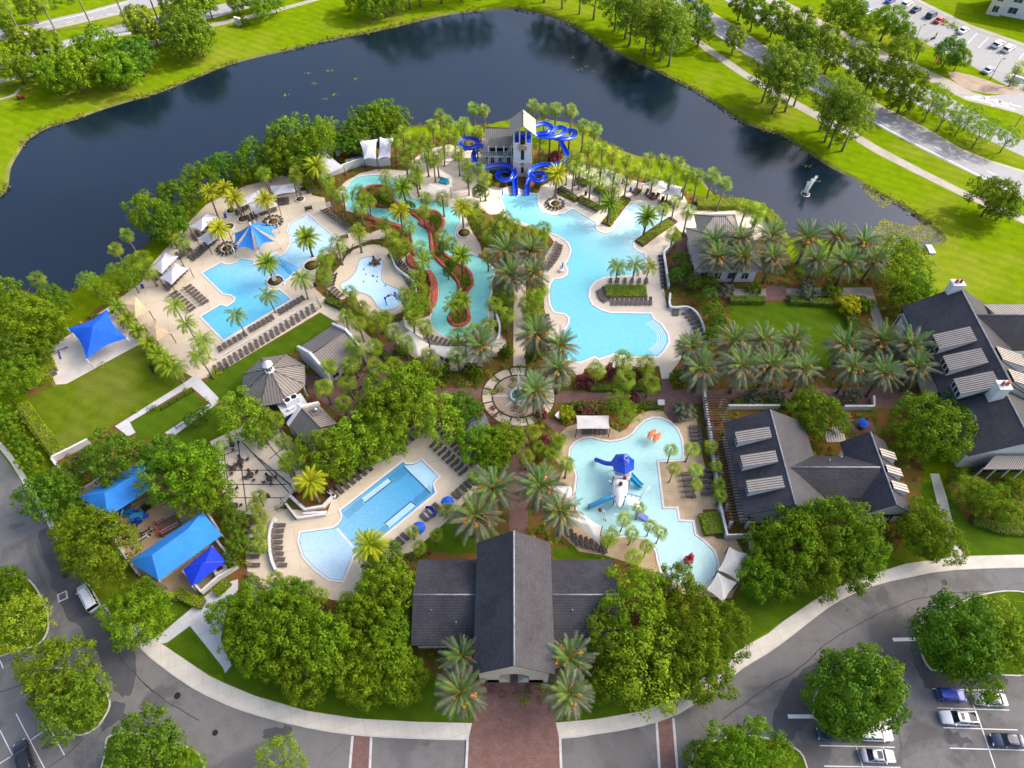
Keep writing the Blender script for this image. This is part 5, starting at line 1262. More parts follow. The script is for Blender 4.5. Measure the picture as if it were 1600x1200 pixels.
for k in range(14): 
    x=hx0-1.5+(hx1-hx0+1.4)*k/13; mb.bar((x,hy0-.85,zb+.05),(x,hy0-.85,zb+1.05),.05)
mb.obj('railing',BLACK,ST)
gable_roof(ST,'x',hx0-.2,hx1-.3,(hy0+hy1)/2,(hy1-hy0)/2+.2,zroof,zroof+2.6,MROOF,over=.4,thick=.15,seam=.45)
mb=MB(); mb.hexa([(hx0-2.2,hy0+1.2,0),(hx0-.8,hy0+1.2,0),(hx0-.8,hy0+1.6,0),(hx0-2.2,hy0+1.6,0)],[(hx0-1.6,hy0+1.2,zb-.2),(hx0-.3,hy0+1.2,zb-.2),(hx0-.3,hy0+1.6,zb-.2),(hx0-1.6,hy0+1.6,zb-.2)]); mb.obj('stair_support',CONC,ST)
p0=Vector((hx0+2,hy0-1.2,1.0)); p1=Vector((hx1+.4,hy0-1.3,zp-1))
mb=MB(); mb.bar(p0,p1,.5,.12); 
for s in (-.25,.25): mb.bar(p0+Vector((0,s,.8)),p1+Vector((0,s,.8)),.06)
mb.obj('stair',STEEL,ST)
# --- octagonal gazebo pavilion with white cupola
OG=P(427,595,0); 
ox=(P(483,590,4).x-P(378,596,4).x)/2
GZ=thing('octagonal_pavilion','octagonal pavilion with ribbed grey metal roof and white cupola on its peak','building',(P(428,593,4).x,P(428,593,4).y,0),.2)
zr,zp_=4.0,6.9; mb=MB(); sm=MB(); n=8
C8=[Vector((ox*cos(2*pi*k/n+pi/8),ox*sin(2*pi*k/n+pi/8),zr)) for k in range(n)]; T8=[Vector((.9*cos(2*pi*k/n+pi/8),.9*sin(2*pi*k/n+pi/8),zp_)) for k in range(n)]
for k in range(n):
    a,b,c_,d=C8[k],C8[(k+1)%n],T8[(k+1)%n],T8[k]; slope_face(mb,[a,b,c_,d])
    mb.face([a-Vector((0,0,.2)),b-Vector((0,0,.2)),b,a]); mb.face([Vector((0,0,zr-.2)),b-Vector((0,0,.2)),a-Vector((0,0,.2))])
    e=(b-a); L=e.length; u=e/L; mid=(a+b)/2; up=((c_+d)/2-mid); nv=u.cross(up).normalized()
    m=int(L/.5)
    for j in range(1,m):
        s=(j/m-.5)*L; g=min(1,(1-abs(s)/(L/2))/(1-.9/ox)); p=mid+u*s; sm.bar(p+nv*.03,p+up*g+nv*.03,.08,.07)
    sm.bar(a+Vector((0,0,.06)),d+Vector((0,0,.06)),.13,.1)
o=mb.obj('roof',MROOF,GZ); sm.obj('seam',SEAM,o)
mb=MB(); mb.lathe([(.95,zp_-.35),(.95,zp_+.15),(.62,zp_+.2),(.62,zp_+1.6),(1.0,zp_+1.65),(1.0,zp_+1.8),(.5,zp_+2.3),(.05,zp_+2.6)],(0,0,0),8,smooth=False); cu=mb.obj('cupola',WHITE,GZ)
mb=MB()
for k in range(8): 
    a=2*pi*k/8+pi/8; mb.box((.60*cos(a),.60*sin(a),zp_+.9),(.12,.22,.9),a)
mb.obj('vent',DARK,cu)
mb=MB()
for k in range(n):
    a=C8[k]*.9; mb.bar((a.x,a.y,0),(a.x,a.y,zr-.2),.3)
mb.obj('post',WHITE,GZ)
mb=MB(); mb.lathe([(ox*.62,.0),(ox*.62,1.1),(ox*.55,1.1),(ox*.55,0)],(0,0,0),8,smooth=False); mb.obj('counter',BLUE_PL,GZ)
# --- gabled food sheds
def shed(label,ra,rb,ea,eb,zr,ze,over=.3,parapet=True,vents=False):
    """ridge from pixel ra to rb at zr; far-left eave pixels ea-eb at ze"""
    A,B=P(*ra,zr),P(*rb,zr); d=(B-A); L=Vector((d.x,d.y,0)).length; ang=atan2(d.y,d.x)
    e=P(*ea,ze); nrm=Vector((-sin(ang),cos(ang))); hw=abs((Vector((e.x,e.y))-Vector((A.x,A.y))).dot(nrm))
    T=thing('food_shed',label,'building',(A.x,A.y,0),ang)
    o=gable_roof(T,'x',over,L-over,0,hw-over,ze,zr,MROOF,over=over,thick=.16,seam=.48)
    gable_walls(T,'x',.35,L-.35,0,hw-.6,ze,zr,CREAM)
    if parapet:
        for x in ((0,L) if parapet==2 else (0,)):
            mb=MB()
            prof=[(-hw-.2,ze-.4),(hw+.2,ze-.4),(hw+.2,ze+.35),(0,zr+.55),(-hw-.2,ze+.35)]
            mb.hexa([(x-.25,y,z) for y,z in prof],[(x+.25,y,z) for y,z in prof]); mb.obj('parapet',WHITE,T)
            mb=MB(); mb.prism([(x-.2,-hw),(x+.2,-hw),(x+.2,hw),(x-.2,hw)],0,ze-.401); mb.obj('end_wall',WHITE,T)
    for k in range(3): window(T,(L*(k+.6)/3.2,-hw+.54,1.6),(0,-1),1.5,1.2,DARK)
    return T,L,hw
shed('long grey ribbed shed with white parapets beside the narrow lawn',(486,554),(541,517),(463,545),(524,503),5.6,3.6,parapet=2)
T,L,hw=shed('smaller grey ribbed shed with rooftop kitchen vent next to the octagonal pavilion',(470,637),(500,668),(443,655),(470,690),5.6,3.6,parapet=1)
mb=MB(); mb.box((2.2,1.5,5.1),(1.5,2.0,.5)); 
for k in range(5): mb.box((2.2,.7+k*.4,5.4),(1.6,.08,.12))
k_=mb.obj('vent_housing',MROOF,T); mb=MB(); mb.lathe([(.35,5.3),(.35,5.8),(.42,5.85),(.3,6.05),(.02,6.1)],(2.3,1.6,0),12); mb.obj('vent_cap',STEEL,T)
c=P(457,632,3.2); AC=thing('rooftop_plant_deck','flat service roof with white twin fan cooling unit between pavilion and shed','building',(c.x,c.y,0),.62)
mb=MB(); mb.box((0,0,1.5),(4.6,3.2,3.0)); mb.obj('flat_roof',BLUE_PL,AC)
mb=MB(); mb.box((0,0,3.05),(4.8,3.4,.12)); mb.obj('roof_trim',WHITE,AC)
mb=MB(); mb.box((.2,.6,3.75),(2.6,1.3,1.2)); u=mb.obj('cooling_unit',WMETAL,AC)
for s in (-.45,.85):
    mb=MB(); mb.tube_rings([[(s+r*cos(2*pi*j/16),.6+r*sin(2*pi*j/16),z) for j in range(16)] for r,z in ((.5,4.36),(.5,4.42),(.4,4.42),(.38,4.38))]); mb.obj('fan',BLACK,u)
mb=MB(); mb.box((-.6,-.8,3.35),(1.3,.5,.5)); mb.box((1.2,-.9,3.3),(.8,.5,.4)); mb.obj('duct',WMETAL,AC)
# --- small slate blue kiosk under the trees
c=P(742,662,3); KI=thing('slate_kiosk','small slate hipped kiosk tucked under trees by the family pool','building',(c.x,c.y,0),.35)
SLATEB=flat('slate_blue_shingle',(.13,.13,.17),.7,.2,1,coords='pos')
mb=MB()
C=[(-2.6,-1.9,2.6),(2.6,-1.9,2.6),(2.6,1.9,2.6),(-2.6,1.9,2.6)]; A=(-.8,0,3.9); B=(.8,0,3.9)
for f in ((C[0],C[1],B,A),(C[1],C[2],B),(C[2],C[3],A,B),(C[3],C[0],A)): slope_face(mb,list(f))
mb.face(C[::-1]); mb.obj('roof',SLATEB,KI)
mb=MB(); mb.prism([(-2.2,-1.5),(2.2,-1.5),(2.2,1.5),(-2.2,1.5)],0,2.55); mb.obj('wall',WHITE,KI)
# --- far building in the top corner
c=P(1585,28); FB=thing('corner_building','cream and white building at the far corner above the distant car park','building',(c.x,c.y,0),-.45)
mb=MB(); mb.prism([(-7,0),(12,0),(12,10),(-7,10)],0,9); mb.obj('wall',WHITE,FB)
mb=MB(); mb.prism([(-8.5,-1.2),(-4.6,-1.2),(-4.6,-.01),(-8.5,-.01)],0,9); w=mb.obj('bay',CREAM,FB)
for z in (2,5.4): window(w,(-6.5,-1.26,z),(0,-1),1.8,2.0); window(FB,(-1.5,-.06,z),(0,-1),2.6,1.9); window(FB,(4,-.06,z),(0,-1),2.2,1.9)
mb=MB(); mb.prism([(-9,-1.6),(12.5,-1.6),(12.5,10.4),(-9,10.4)],9.003,9.6); mb.obj('roof',MROOF_TAN,FB)
# ------------------------------------------------------------------ shade canopies
def posts(T, tops, r=.09, mat=STEEL, lean=None):
    for k,p in enumerate(tops):
        mb=MB(); b=(p[0],p[1],0) if not lean else (lean[k][0],lean[k][1],0)
        mb.tube([b,(p[0],p[1],p[2]+.05)],r,7); mb.obj('post',mat,T)
def canopy(name,pix,z,zp,mat,label,sag=.10,group='shade sails',post=BLACK,n=10,lean=None,zs=None,cat='shade sail'):
    """four cornered tensioned cloth with a raised centre and scalloped edges"""
    zs=zs or [z]*4
    C=[P(x,y,zz) for (x,y),zz in zip(pix,zs)]; ctr=sum(C,Vector())/4
    T=thing(name,label,cat,(ctr.x,ctr.y,0),0,group)
    o=Vector((ctr.x,ctr.y,0)); C=[c-o for c in C]; cc=ctr-o
    mb=MB(); G=[]
    for i in range(n+1):
        u=i/n; row=[]
        for j in range(n+1):
            v=j/n
            p=C[0]*(1-u)*(1-v)+C[1]*u*(1-v)+C[2]*u*v+C[3]*(1-u)*v
            eu=max(abs(2*u-1),1e-3); ev=max(abs(2*v-1),1e-3); m=max(eu,ev); lo=min(eu,ev)
            s=sag*m**3*(1-lo**2)
            p=p+(cc-p)*s; h=(1-m)**1.15
            p=Vector((p.x,p.y,p.z+(zp-sum(zs)/4)*h))
            row.append(p)
        G.append(row)
    for d in (0,-.04):
        for i in range(n):
            for j in range(n):
                q=[G[i][j],G[i+1][j],G[i+1][j+1],G[i][j+1]]; q=[Vector((a.x,a.y,a.z+d)) for a in q]
                mb.face(q if d==0 else q[::-1],smooth=False)
    mb.obj('cloth',mat,T)
    ln=[P(*l)-o for l in lean] if lean else None
    posts(T,C,.08,post,ln)
    return T
canopy('square_canopy',[(167.6,483),(105.5,512.6),(135,561),(198,528)],3.7,5.6,BLUE_CLOTH,'large royal blue square shade over the pale pad by the lake',.17,'tensioned blue shades',WMETAL,12,[(177,495),(114,526),(146,575),(209,541)],cat='shade canopy')
canopy('beige_canopy',[(212,462),(193,474),(212,498),(233,486)],2.9,3.6,SAIL_BEIGE,'upper beige shade, nearer the lake path, left of the leisure pool',.06,'beige shades')
canopy('beige_canopy',[(243,499),(224,508),(245,533),(267,522)],2.9,3.6,SAIL_BEIGE,'lower beige shade, nearer the putting lawn, left of the leisure pool',.06,'beige shades')
for pix,lab,sg in (([(323,332),(341,338),(314.5,362),(295,354)],'pale shade above the left loungers, highest of four by the lake trees',.1),
    ([(307,373),(325,383),(357,362),(336,355)],'white shade left of the star canopy, partly behind a yellow palm',.1),
    ([(235,420),(257.6,394),(279.5,400),(253,428)],'white shade nearest the lake in the lower pair of lounger shades',.1),
    ([(249,435),(274,410),(296,419),(268,445)],'white shade nearest the leisure pool in the lower pair of lounger shades',.1),
    ([(369,315),(406,296),(407,310),(377,323)],'narrow white shade behind the yellow palms above the star canopy',.05),
    ([(388,320),(426,310),(435,321),(398.5,335)],'white shade directly above the blue star canopy',.06),
    ([(421,291),(459,286),(462,300),(428,305)],'wide white shade above the park bench, farthest along the leisure terrace',.08)):
    canopy('lounger_canopy',pix,2.9,4.0 if sg>.07 else 3.2,SAIL,lab,sg,'white lounger shades')
canopy('cabana_sail',[(491,245),(508,237),(537,261),(506.5,276)],3.6,4.1,SAIL,'big white sail over the left end of the lakeside cabana yard',.06,'cabana sails')
canopy('cabana_sail',[(560,217),(590,217),(588,249),(569,249)],4.2,5.0,SAIL,'middle white peaked sail over the lakeside cabana yard',.14,'cabana sails',zs=[5.2,4.0,3.6,3.6])
canopy('cabana_sail',[(593,214),(615,215),(610,247),(590,249)],4.2,5.0,SAIL,'right white peaked sail over the lakeside cabana yard',.14,'cabana sails',zs=[5.2,4.0,3.6,3.6])
canopy('flat_canopy',[(671,286),(704,293),(698,306),(663,300)],3.0,3.2,SAIL_WARM,'small ivory flat shade beside the upper lazy river',.05,'ivory flat shades')
canopy('river_sail',[(622,525),(640,516),(671,538),(655,557)],3.0,3.7,SAIL_WARM,'left kite shaped white sail below the lazy river bend',.08,'sails below the lazy river')
canopy('river_sail',[(672,539),(727,541),(725,567),(666,550)],3.0,3.4,SAIL_WARM,'long white sail joined beside the kite sail below the lazy river',.10,'sails below the lazy river')
canopy('river_sail',[(729,543),(768,541),(762,556),(728,567)],3.0,3.3,SAIL_WARM,'short white sail end nearest the round plaza',.08,'sails below the lazy river')
for pix,lab in (([(938,280),(945,262),(977,274),(968,293)],'white sail among sabal palms nearest the slide tower terrace'),([(1004,289),(1018,278),(1047,285),(1041,296)],'white sail over blue grey loungers on the sunny terrace'),([(1031,303),(1049,287),(1066,292),(1063,308)],'rightmost white sail on the sunny terrace by the lake hedge')):
    canopy('terrace_sail',pix,3.2,3.8,SAIL,lab,.1,'sunny terrace sails')
canopy('flat_canopy',[(900,649),(952,649),(953,670),(901,670)],3.0,3.3,SAIL_WARM,'rectangular ivory cabana shade at the top of the splash pool',.05,'ivory flat shades')
for pix,lab,zz in (([(862,754),(893,760),(899,790),(868,790)],'upper ivory sail behind date palms left of the splash pool',None),([(888,808),(912,804),(941,823),(938,853)],'ivory sail over angled loungers below the pirate boat',[3.4,3.0,3.4,2.6]),
    ([(1139,854),(1171,866),(1154,909),(1122,891)],'upper ivory sail at the lower right end of the splash pool',None),([(1121,894),(1152,910),(1130,942),(1103,921)],'lower ivory sail at the lower right end of the splash pool',None),([(1032,905),(1039,888),(1060,914),(1048,926)],'small ivory sail poking over the oaks beside the splash pool',[2.4,4.2,2.6,2.6])):
    canopy('splash_sail',pix,3.0,3.6,SAIL_WARM,lab,.10,'sails round the splash pool',zs=zz)
def hip_canopy(name,pix,ridge,z,zr,mat,label):
    C=[P(x,y,z) for x,y in pix]; A,B=P(*ridge[0],zr),P(*ridge[1],zr); o=sum(C,Vector())/4; o.z=0
    T=thing(name,label,'shade canopy',tuple(o),0,'hipped blue playground canopies'); C=[c-o for c in C]; A-=o;B-=o
    mb=MB()
    for q in ((C[0],C[1],B,A),(C[1],C[2],B),(C[2],C[3],A,B),(C[3],C[0],A)): mb.face(list(q)); mb.face([Vector((p.x,p.y,p.z-.05)) for p in q][::-1])
    mb.obj('cloth',mat,T); posts(T,C,.10,STEEL)
    mb=MB(); mb.bar(A-Vector((0,0,.12)),B-Vector((0,0,.12)),.1)
    for c,r in ((C[0],A),(C[1],B),(C[2],B),(C[3],A)): mb.bar(c-Vector((0,0,.1)),r-Vector((0,0,.12)),.08)
    mb.obj('canopy_frame',STEEL,T); return T
hip_canopy('playground_canopy',[(125,776),(229,716),(240,761),(168,808)],[(163,770),(222,736)],3.6,5.4,SKY_CLOTH,'upper sky blue hipped canopy over the playground, half under oaks')
hip_canopy('playground_canopy',[(201,877),(316,800),(347,836),(248,907)],[(237,867.5),(293,827)],3.6,5.4,SKY_CLOTH,'lower sky blue hipped canopy over the playground')
hip_canopy('playground_canopy',[(286,890),(331,853),(354,877),(300,916)],[(316,880),(321,878)],3.2,4.8,NAVY_CLOTH,'small deep blue pyramid canopy in the walled toddler yard')
# star canopy
T=thing('star_canopy','bright blue star shaped canopy of separate sails on a white mast','shade canopy',tuple(P(391,385)),0)
o=P(391,385); ap=P(391,350,7.2)-o
tops=[(364,388),(402,393),(433,375),(433,349),(397,345),(366,361)]; base=[(369,401),(404,406),(441,389),(438,363),(400,352),(362,370)]
tp=[P(x,y,3.1)-o for x,y in tops]
for k in range(6):
    a,b=tp[k],tp[(k+1)%6]
    if k==4: continue
    mb=MB(); n=8; u0=.14
    A=a.lerp(b,u0*.9); B=b.lerp(a,u0*.9)
    rows=[]
    for i in range(n+1):
        t=.04+.96*i/n; row=[]
        for j in range(n+1):
            v=j/n; e=A.lerp(B,v); m=(a+b)/2; pull=.16*(1-(2*v-1)**2)
            e=e.lerp(Vector((0,0,e.z)),pull)+Vector((0,0,.25*(1-(2*v-1)**2)))
            p=ap.lerp(e,t); p.z-=.7*t*(1-t)*2; row.append(p)
        rows.append(row)
    for i in range(n):
        for j in range(n): mb.face([rows[i][j],rows[i+1][j],rows[i+1][j+1],rows[i][j+1]],smooth=True)
    mb.obj('sail',SKY_CLOTH,T)
mb=MB(); mb.tube([(ap.x,ap.y,0),(ap.x,ap.y,ap.z+.5)],[.2,.14],10); mb.obj('mast',WMETAL,T)
for (x,y),t_ in zip(base,tp):
    mb=MB(); mb.tube([P(x,y)-o,t_+Vector((0,0,.1))],[.14,.10],8); mb.obj('post',WMETAL,T)
# ------------------------------------------------------------------ slides
def trough(path,R=.58,w=.09,a0=100,n=9):
    pts=smooth_open([P(x,y,z) for x,y,z in path],6); rings=[]; up=Vector((0,0,1))
    for k,p in enumerate(pts):
        d=(pts[min(k+1,len(pts)-1)]-pts[max(k-1,0)]).normalized(); s=d.cross(up).normalized(); u=s.cross(d)
        r=[]
        for i in range(n+1):
            a=radians(-a0+2*a0*i/n); r.append(p+s*sin(a)*(R+w)-u*cos(a)*(R+w))
        for i in range(n,-1,-1):
            a=radians(-a0+2*a0*i/n); r.append(p+s*sin(a)*R-u*cos(a)*R)
        rings.append(r)
    return MB().tube_rings(rings,0,True),pts
PATHS=[('right','winding blue body slide with triple loop right of the slide tower',[(838,195,10.6),(850,192,10.4),(861,198,10.1),(856,206,9.8),(843,208,9.5),(840,211,9.3),(850,213,9.1),(866,213,8.8),(880,208,8.4),(882,201,8.2),(874,198,8.0),(864,203,7.8),(862,211,7.5),(872,216,7.2),(886,216,6.9),(897,212,6.6),(898,205,6.4),(889,203,6.2),(880,208,5.9),(876,217,5.5),(879,227,5.0),(885,237,4.5),(886,247,4.0),(878,254,3.7),(862,257,3.4),(846,257,3.1),(832,263,2.8),(828,272,2.5),(836,281,2.2),(848,281,2.0),(853,275,1.8),(845,270,1.6),(833,272,1.3),(826,280,1.1),(824,291,.9),(823.5,303,.75)],8),
       ('left','blue body slide with one high loop left of the slide tower',[(753,228,5.5),(746,227,5.4),(735,231,5.2),(722,229,5.0),(717,222,4.8),(724,216,4.6),(737,216,4.4),(746,221,4.2),(744,232,4.0),(740,243,3.8),(744,254,3.6),(757,261,3.4),(771,258,3.2),(787,257,3.0),(800,262,2.8),(804,271,2.5),(797,280,2.2),(784,280,2.0),(777,273,1.8),(784,267,1.6),(797,267,1.3),(803,276,1.1),(805,289,.9),(805.5,303,.75)],6)]
for nm,lab,path,ns in PATHS:
    T=thing('water_slide',lab,'water slide',tuple(P(path[-1][0],path[-1][1])),0,'blue body slides'); o=P(path[-1][0],path[-1][1])
    mb,pts=trough(path); mb.v=[(v[0]-o.x,v[1]-o.y,v[2]) for v in mb.v]; mb.obj('flume',SLIDE,T)
    for k in range(ns):
        p=pts[int((k+.5)*(len(pts)-30)/ns)]-o
        mb=MB(); mb.tube([(p.x,p.y,0),(p.x,p.y,p.z-.68)],.20,8); mb.obj('support_pole',WOOD,T)
# ------------------------------------------------------------------ loungers
def lounger_parts():
    f=MB()
    for s in (-.32,.32): f.bar((-.98,s,.33),(.42,s,.33),.05); f.bar((.42,s,.33),(1.0,s,.78),.05)
    for x in (-.85,.45):
        for s in (-.32,.32): f.bar((x,s,0),(x,s,.33),.05)
    f.bar((-.98,-.32,.33),(-.98,.32,.33),.05); f.bar((1.0,-.32,.78),(1.0,.32,.78),.05)
    st=MB(); st.hexa([(-.95,-.30,.345),(.42,-.30,.345),(.42,.30,.345),(-.95,.30,.345)],[(-.95,-.30,.375),(.42,-.30,.375),(.42,.30,.375),(-.95,.30,.375)])
    bk=MB(); bk.hexa([(.44,-.30,.36),(.98,-.30,.78),(.98,.30,.78),(.44,.30,.36)],[(.42,-.30,.39),(.96,-.30,.81),(.96,.30,.81),(.42,.30,.39)])
    return f,st,bk
_f,_s,_b=lounger_parts()
LME={}
for nm,mt in (('brown',SLING),('dark',SLING_DARK)):
    LME[nm]=(_f.mesh('lounger_frame_mesh',FRAME_BR),_s.mesh('lounger_seat_mesh',mt),_b.mesh('lounger_back_mesh',mt))
NLG=[0]
def lounger(x,y,ang,label,group,col='brown',s=1.0):
    T=thing('sun_lounger',label,'sun lounger',(x,y,.05),ang,group); T.scale=(s,s,s); NLG[0]+=1
    for n_,m in zip(('frame','seat','backrest'),LME[col]): link(n_,m,T)
    return T
def row(a,b,n,head,where,start,col='brown',mid=None,s=1.0):
    """n loungers from pixel a to b; head = pixel vector towards the head end; start names the landmark the count begins at"""
    for k in range(n):
        u=k/(n-1) if n>1 else 0
        if mid: px=((1-u)**2*a[0]+2*u*(1-u)*mid[0]+u*u*b[0],(1-u)**2*a[1]+2*u*(1-u)*mid[1]+u*u*b[1])
        else: px=(a[0]+(b[0]-a[0])*u,a[1]+(b[1]-a[1])*u)
        h=head(px) if callable(head) else head
        p=P(*px); q=P(px[0]+h[0],px[1]+h[1]); ang=atan2(q.y-p.y,q.x-p.x)
        lounger(p.x,p.y,ang+random.uniform(-.06,.06),f"{'brown' if col=='brown' else 'dark'} lounger {where}, {ORD[k]} from {start}",'sun loungers '+where,col,s)
row((474,468),(439,489),7,(5,8),'along the white wall, upper half','the small wall palm')
row((426,498),(393,517),6,(5,8),'along the white wall, middle stretch','the leaning pool palm')
row((384,524),(345,547),6,(5,8),'along the white wall, lower end','the middle palm gap')
row((490,484),(338,580),20,(-4,-8),'on the terrace edging the narrow lawn','the upper railing')
row((294,450),(320,474),7,(-8,5),'in the block nearest the leisure pool','the lakeside end')
row((272,460),(300,485),7,(-8,5),'in the block nearest the beige shades','the lakeside end')
row((337,375),(301,405),9,(-6,-6),'along the deck below the upper white shades','the star canopy')
row((290,422),(262,452),7,(-6,-6),'below the lower white shades','the low round bush')
row((297,390),(280,402),4,(-6,-6),'behind the lower white shades','the upper shade')
row((330,352),(305,374),5,(-6,-6),'under the upper white shade','the yellow palms')
row((262,415),(244,436),4,(-6,-6),'between the two lower white shades','the lake side')
row((371,334),(386,324),4,(-3,-7),'under the narrow white shade','the yellow palm bed')
row((389,344),(400,338),3,(-3,-7),'above the star canopy','the yellow palm')
row((408,334),(430,327),5,(-3,-7),'in front of the white star canopy shade','the yellow palm')
row((436,318),(450,316),4,(-1,-7),'beside the long shade near the bench','the yellow palm')
row((430,303),(456,299),5,(-1,-7),'under the wide white shade near the bench','the left post')
row((507,330),(550,361),12,(-8,4),'beside the planted bank above the leisure pool','the cabana path')
row((521,432),(517,448),4,(6,-1),'on the left of the activity pool','the palm bed')
row((519,454),(531,465),4,(-4,4),'at the lower left corner of the activity pool','the palm bed')
row((611,399),(650,462),17,lambda p:(7,-3),'curving along the right wall of the activity pool','the planted gate',mid=(633,420),s=.9)
row((667,528),(709,541),7,(-3,5),'under the left end of the river sails','the kite sail')
row((716,541),(736,538),4,(2,6),'under the right end of the river sails','the long sail')
row((681,666),(740,724),11,(6,-5),'at the top edge of the family pool deck','the top corner')
row((678,695),(724,738),8,(6,-5),'in the middle block of the family pool deck','the top corner')
row((664,668),(612,707),8,(-6,-6),'under the oaks behind the family pool','the top corner')
row((577,731),(523,773),7,(-6,-6),'along the left side of the family pool','the oak shade')
row((737,755),(713,776),5,(6,6),'on the grass side of the family pool','the date palm')
row((684,793),(664,810),4,(6,6),'between the two blue parasols','the upper blue parasol')
row((634,840),(618,854),3,(6,6),'at the family pool grass end','the lower blue parasol')
row((438,822),(440,884),8,(-8,0),'along the curved white wall by the fan beach','the upper stairs',mid=(428,852))
row((396,902),(412,930),4,(-7,-3),'at the far left corner of the family deck','the curved wall')
row((393,818),(398,884),6,(-8,0),'on the paved side terrace behind the curved wall','the upper hedge')
row((876,296),(897,309),6,(-3,5),'beside the first terrace planter','the lagoon slides')
row((908,317),(934,329),7,(-3,5),'beside the second terrace planter','the lagoon slides')
row((901,284),(915,291),4,(-3,5),'behind the first terrace planter','the lagoon slides')
row((930,299),(946,307),4,(-3,5),'behind the second terrace planter','the lagoon slides')
row((1010,303),(1019,309),2,(3,-6),'on the open sunny terrace','the tower side','dark')
row((1026,309),(1034,315),2,(3,-6),'beside the brown planter pad on the sunny terrace','the tower side','dark')
row((873,384),(853,420),9,lambda p:(-7,-3),'along the palm grove on the lagoon bank','the upper end',mid=(872,400))
row((851,494),(855,512),4,(-7,0),'at the lower palm grove edge of the lagoon','the upper end')
row((957,473),(1016,473),9,(0,-6),'on the lagoon island below the hedge','the left palm')
row((938,455),(948,470),5,(6,-3),'fanned at the left of the lagoon island hedge','the lagoon edge',mid=(939,465))
row((954,441),(1010,441),6,(0,6),'on the lagoon island above the hedge','the left palm')
row((1072,490),(1092,528),7,(6,-2),'against the curved wall right of the lagoon','the upper corner',mid=(1088,503))
row((1035,402),(1040,450),9,(5,0),'packed along the straight wall right of the lagoon','the wall bend','dark')
row((1053,489),(1058,489),2,(0,-5),'under the corner wall right of the lagoon','the wall corner')
row((1085,669),(1088,693),5,(6,0),'at the upper right of the splash pool','the gate path')
row((1071,742),(1078,776),5,(-6,0),'between the fan palms right of the splash pool','the upper palm')
row((1100,736),(1104,772),5,(6,0),'beside the pergola wall at the splash pool','the upper palm')
row((900,845),(943,858),6,(-3,-7),'angled under the ivory sail by the entrance pavilion','the date palm')
row((894,838),(886,832),2,(-3,-7),'behind the date palm near the entrance pavilion','the sail post')
row((880,658),(884,662),1,(3,-5),'near the plaza gate','the plaza') if False else None
row((912,673),(946,673),6,(0,-6),'in shade beneath the rectangular ivory cabana','the left post')
for (cx,cy,lab) in ((355,390,'the left tree ring below the star canopy'),(427,348,'the right tree ring by the star canopy'),(867,320,'the tree ring below the slides')):
    c=P(cx,cy)
    t=thing('tree_planter','round cream planter ring at '+lab,'planter',(c.x,c.y,0),0,'round planter rings')
    mb=MB(); mb.tube_rings([[(r*cos(2*pi*j/20),r*sin(2*pi*j/20),z) for j in range(20)] for r,z in ((1.5,.03),(1.5,.45),(1.1,.45),(1.1,.2))],caps=False); mb.obj('ring_wall',DECK_PALE,t)
    mb=MB(); mb.lathe([(1.1,.3),(.02,.36)],(0,0,0),14); mb.obj('mulch',MULCH,t)
    n=14
    for k in range(n):
        a=2*pi*k/n; 
        T=thing('pool_chair',f"dark low chair facing out from {lab}",'chair',(c.x+2.15*cos(a),c.y+2.15*sin(a),.05),a+pi,'chairs around '+lab)
        if k==0:
            m=MB(); m.box((0,0,.34),(.6,.52,.06)); m.bar((.28,0,.36),(.45,0,.80),.5,.05); 
            for x in (-.25,.25):
                for y in (-.22,.22): m.bar((x,y,0),(x,y,.34),.05)
            cm=m.mesh('pool_chair_mesh',SLING_DARK)
        link('seat_shell',cm,T)
# other ringed palms (mulch dishes in the deck)
for cx,cy,r,lab in ((430,440,1.9,'on the peninsula of the leisure pool'),(487,416,1.9,'between the leisure pool and the palm bed'),(380,343,1.4,'of the palm above the star canopy'),(358,355,1.4,'behind the star canopy'),(361,330,1.3,'beside the narrow white shade'),(469,312,1.2,'by the long shade end'),(473,297,1.2,'at the cabana path bend'),(725,365,1.7,'at the river landing')):
    c=P(cx,cy); t=thing('tree_planter','mulch dish with pale rim '+lab,'planter',(c.x,c.y,0),0,'mulch tree dishes')
    mb=MB(); mb.tube_rings([[(q*cos(2*pi*j/22),q*sin(2*pi*j/22),z) for j in range(22)] for q,z in ((r,.04),(r,.30),(r-.28,.30),(r-.28,.1))],caps=False); mb.obj('ring_wall',COPING,t)
    mb=MB(); mb.lathe([(r-.26,.22),(.02,.30)],(0,0,0),16); mb.obj('mulch',MULCH,t)
# ------------------------------------------------------------------ tables and chairs
def cafe_set(cx,cy,nch,look,where,col=FRAME_BR,para=None):
    c=P(cx,cy); T=thing('cafe_table',f"{look} round table {where}",'table',(c.x,c.y,.05),0,'round patio tables')
    mb=MB(); mb.lathe([(.02,.70),(.60,.70),(.62,.73),(.60,.76),(.02,.76)],(0,0,0),18); mb.obj('table_top',col,T)
    mb=MB(); mb.lathe([(.32,0),(.30,.04),(.06,.08),(.06,.70)],(0,0,0),10); mb.obj('pedestal',BLACK,T)
    rng=random.Random(int(cx*3+cy))
    for k in range(nch):
        a=2*pi*k/nch+rng.uniform(-.2,.2)+.5; r=.95+rng.uniform(-.05,.25)
        t=thing('cafe_chair',f"dark chair at the table {where}",'chair',(c.x+r*cos(a),c.y+r*sin(a),.05),a+rng.uniform(-.2,.2),'chairs at the table '+where)
        link('seat',CSEAT,t); link('backrest',CBACK,t); link('leg_frame',CLEG,t)
m=MB(); m.box((0,0,.44),(.48,.48,.05)); CSEAT=m.mesh('cafe_seat_mesh',FRAME_BR)
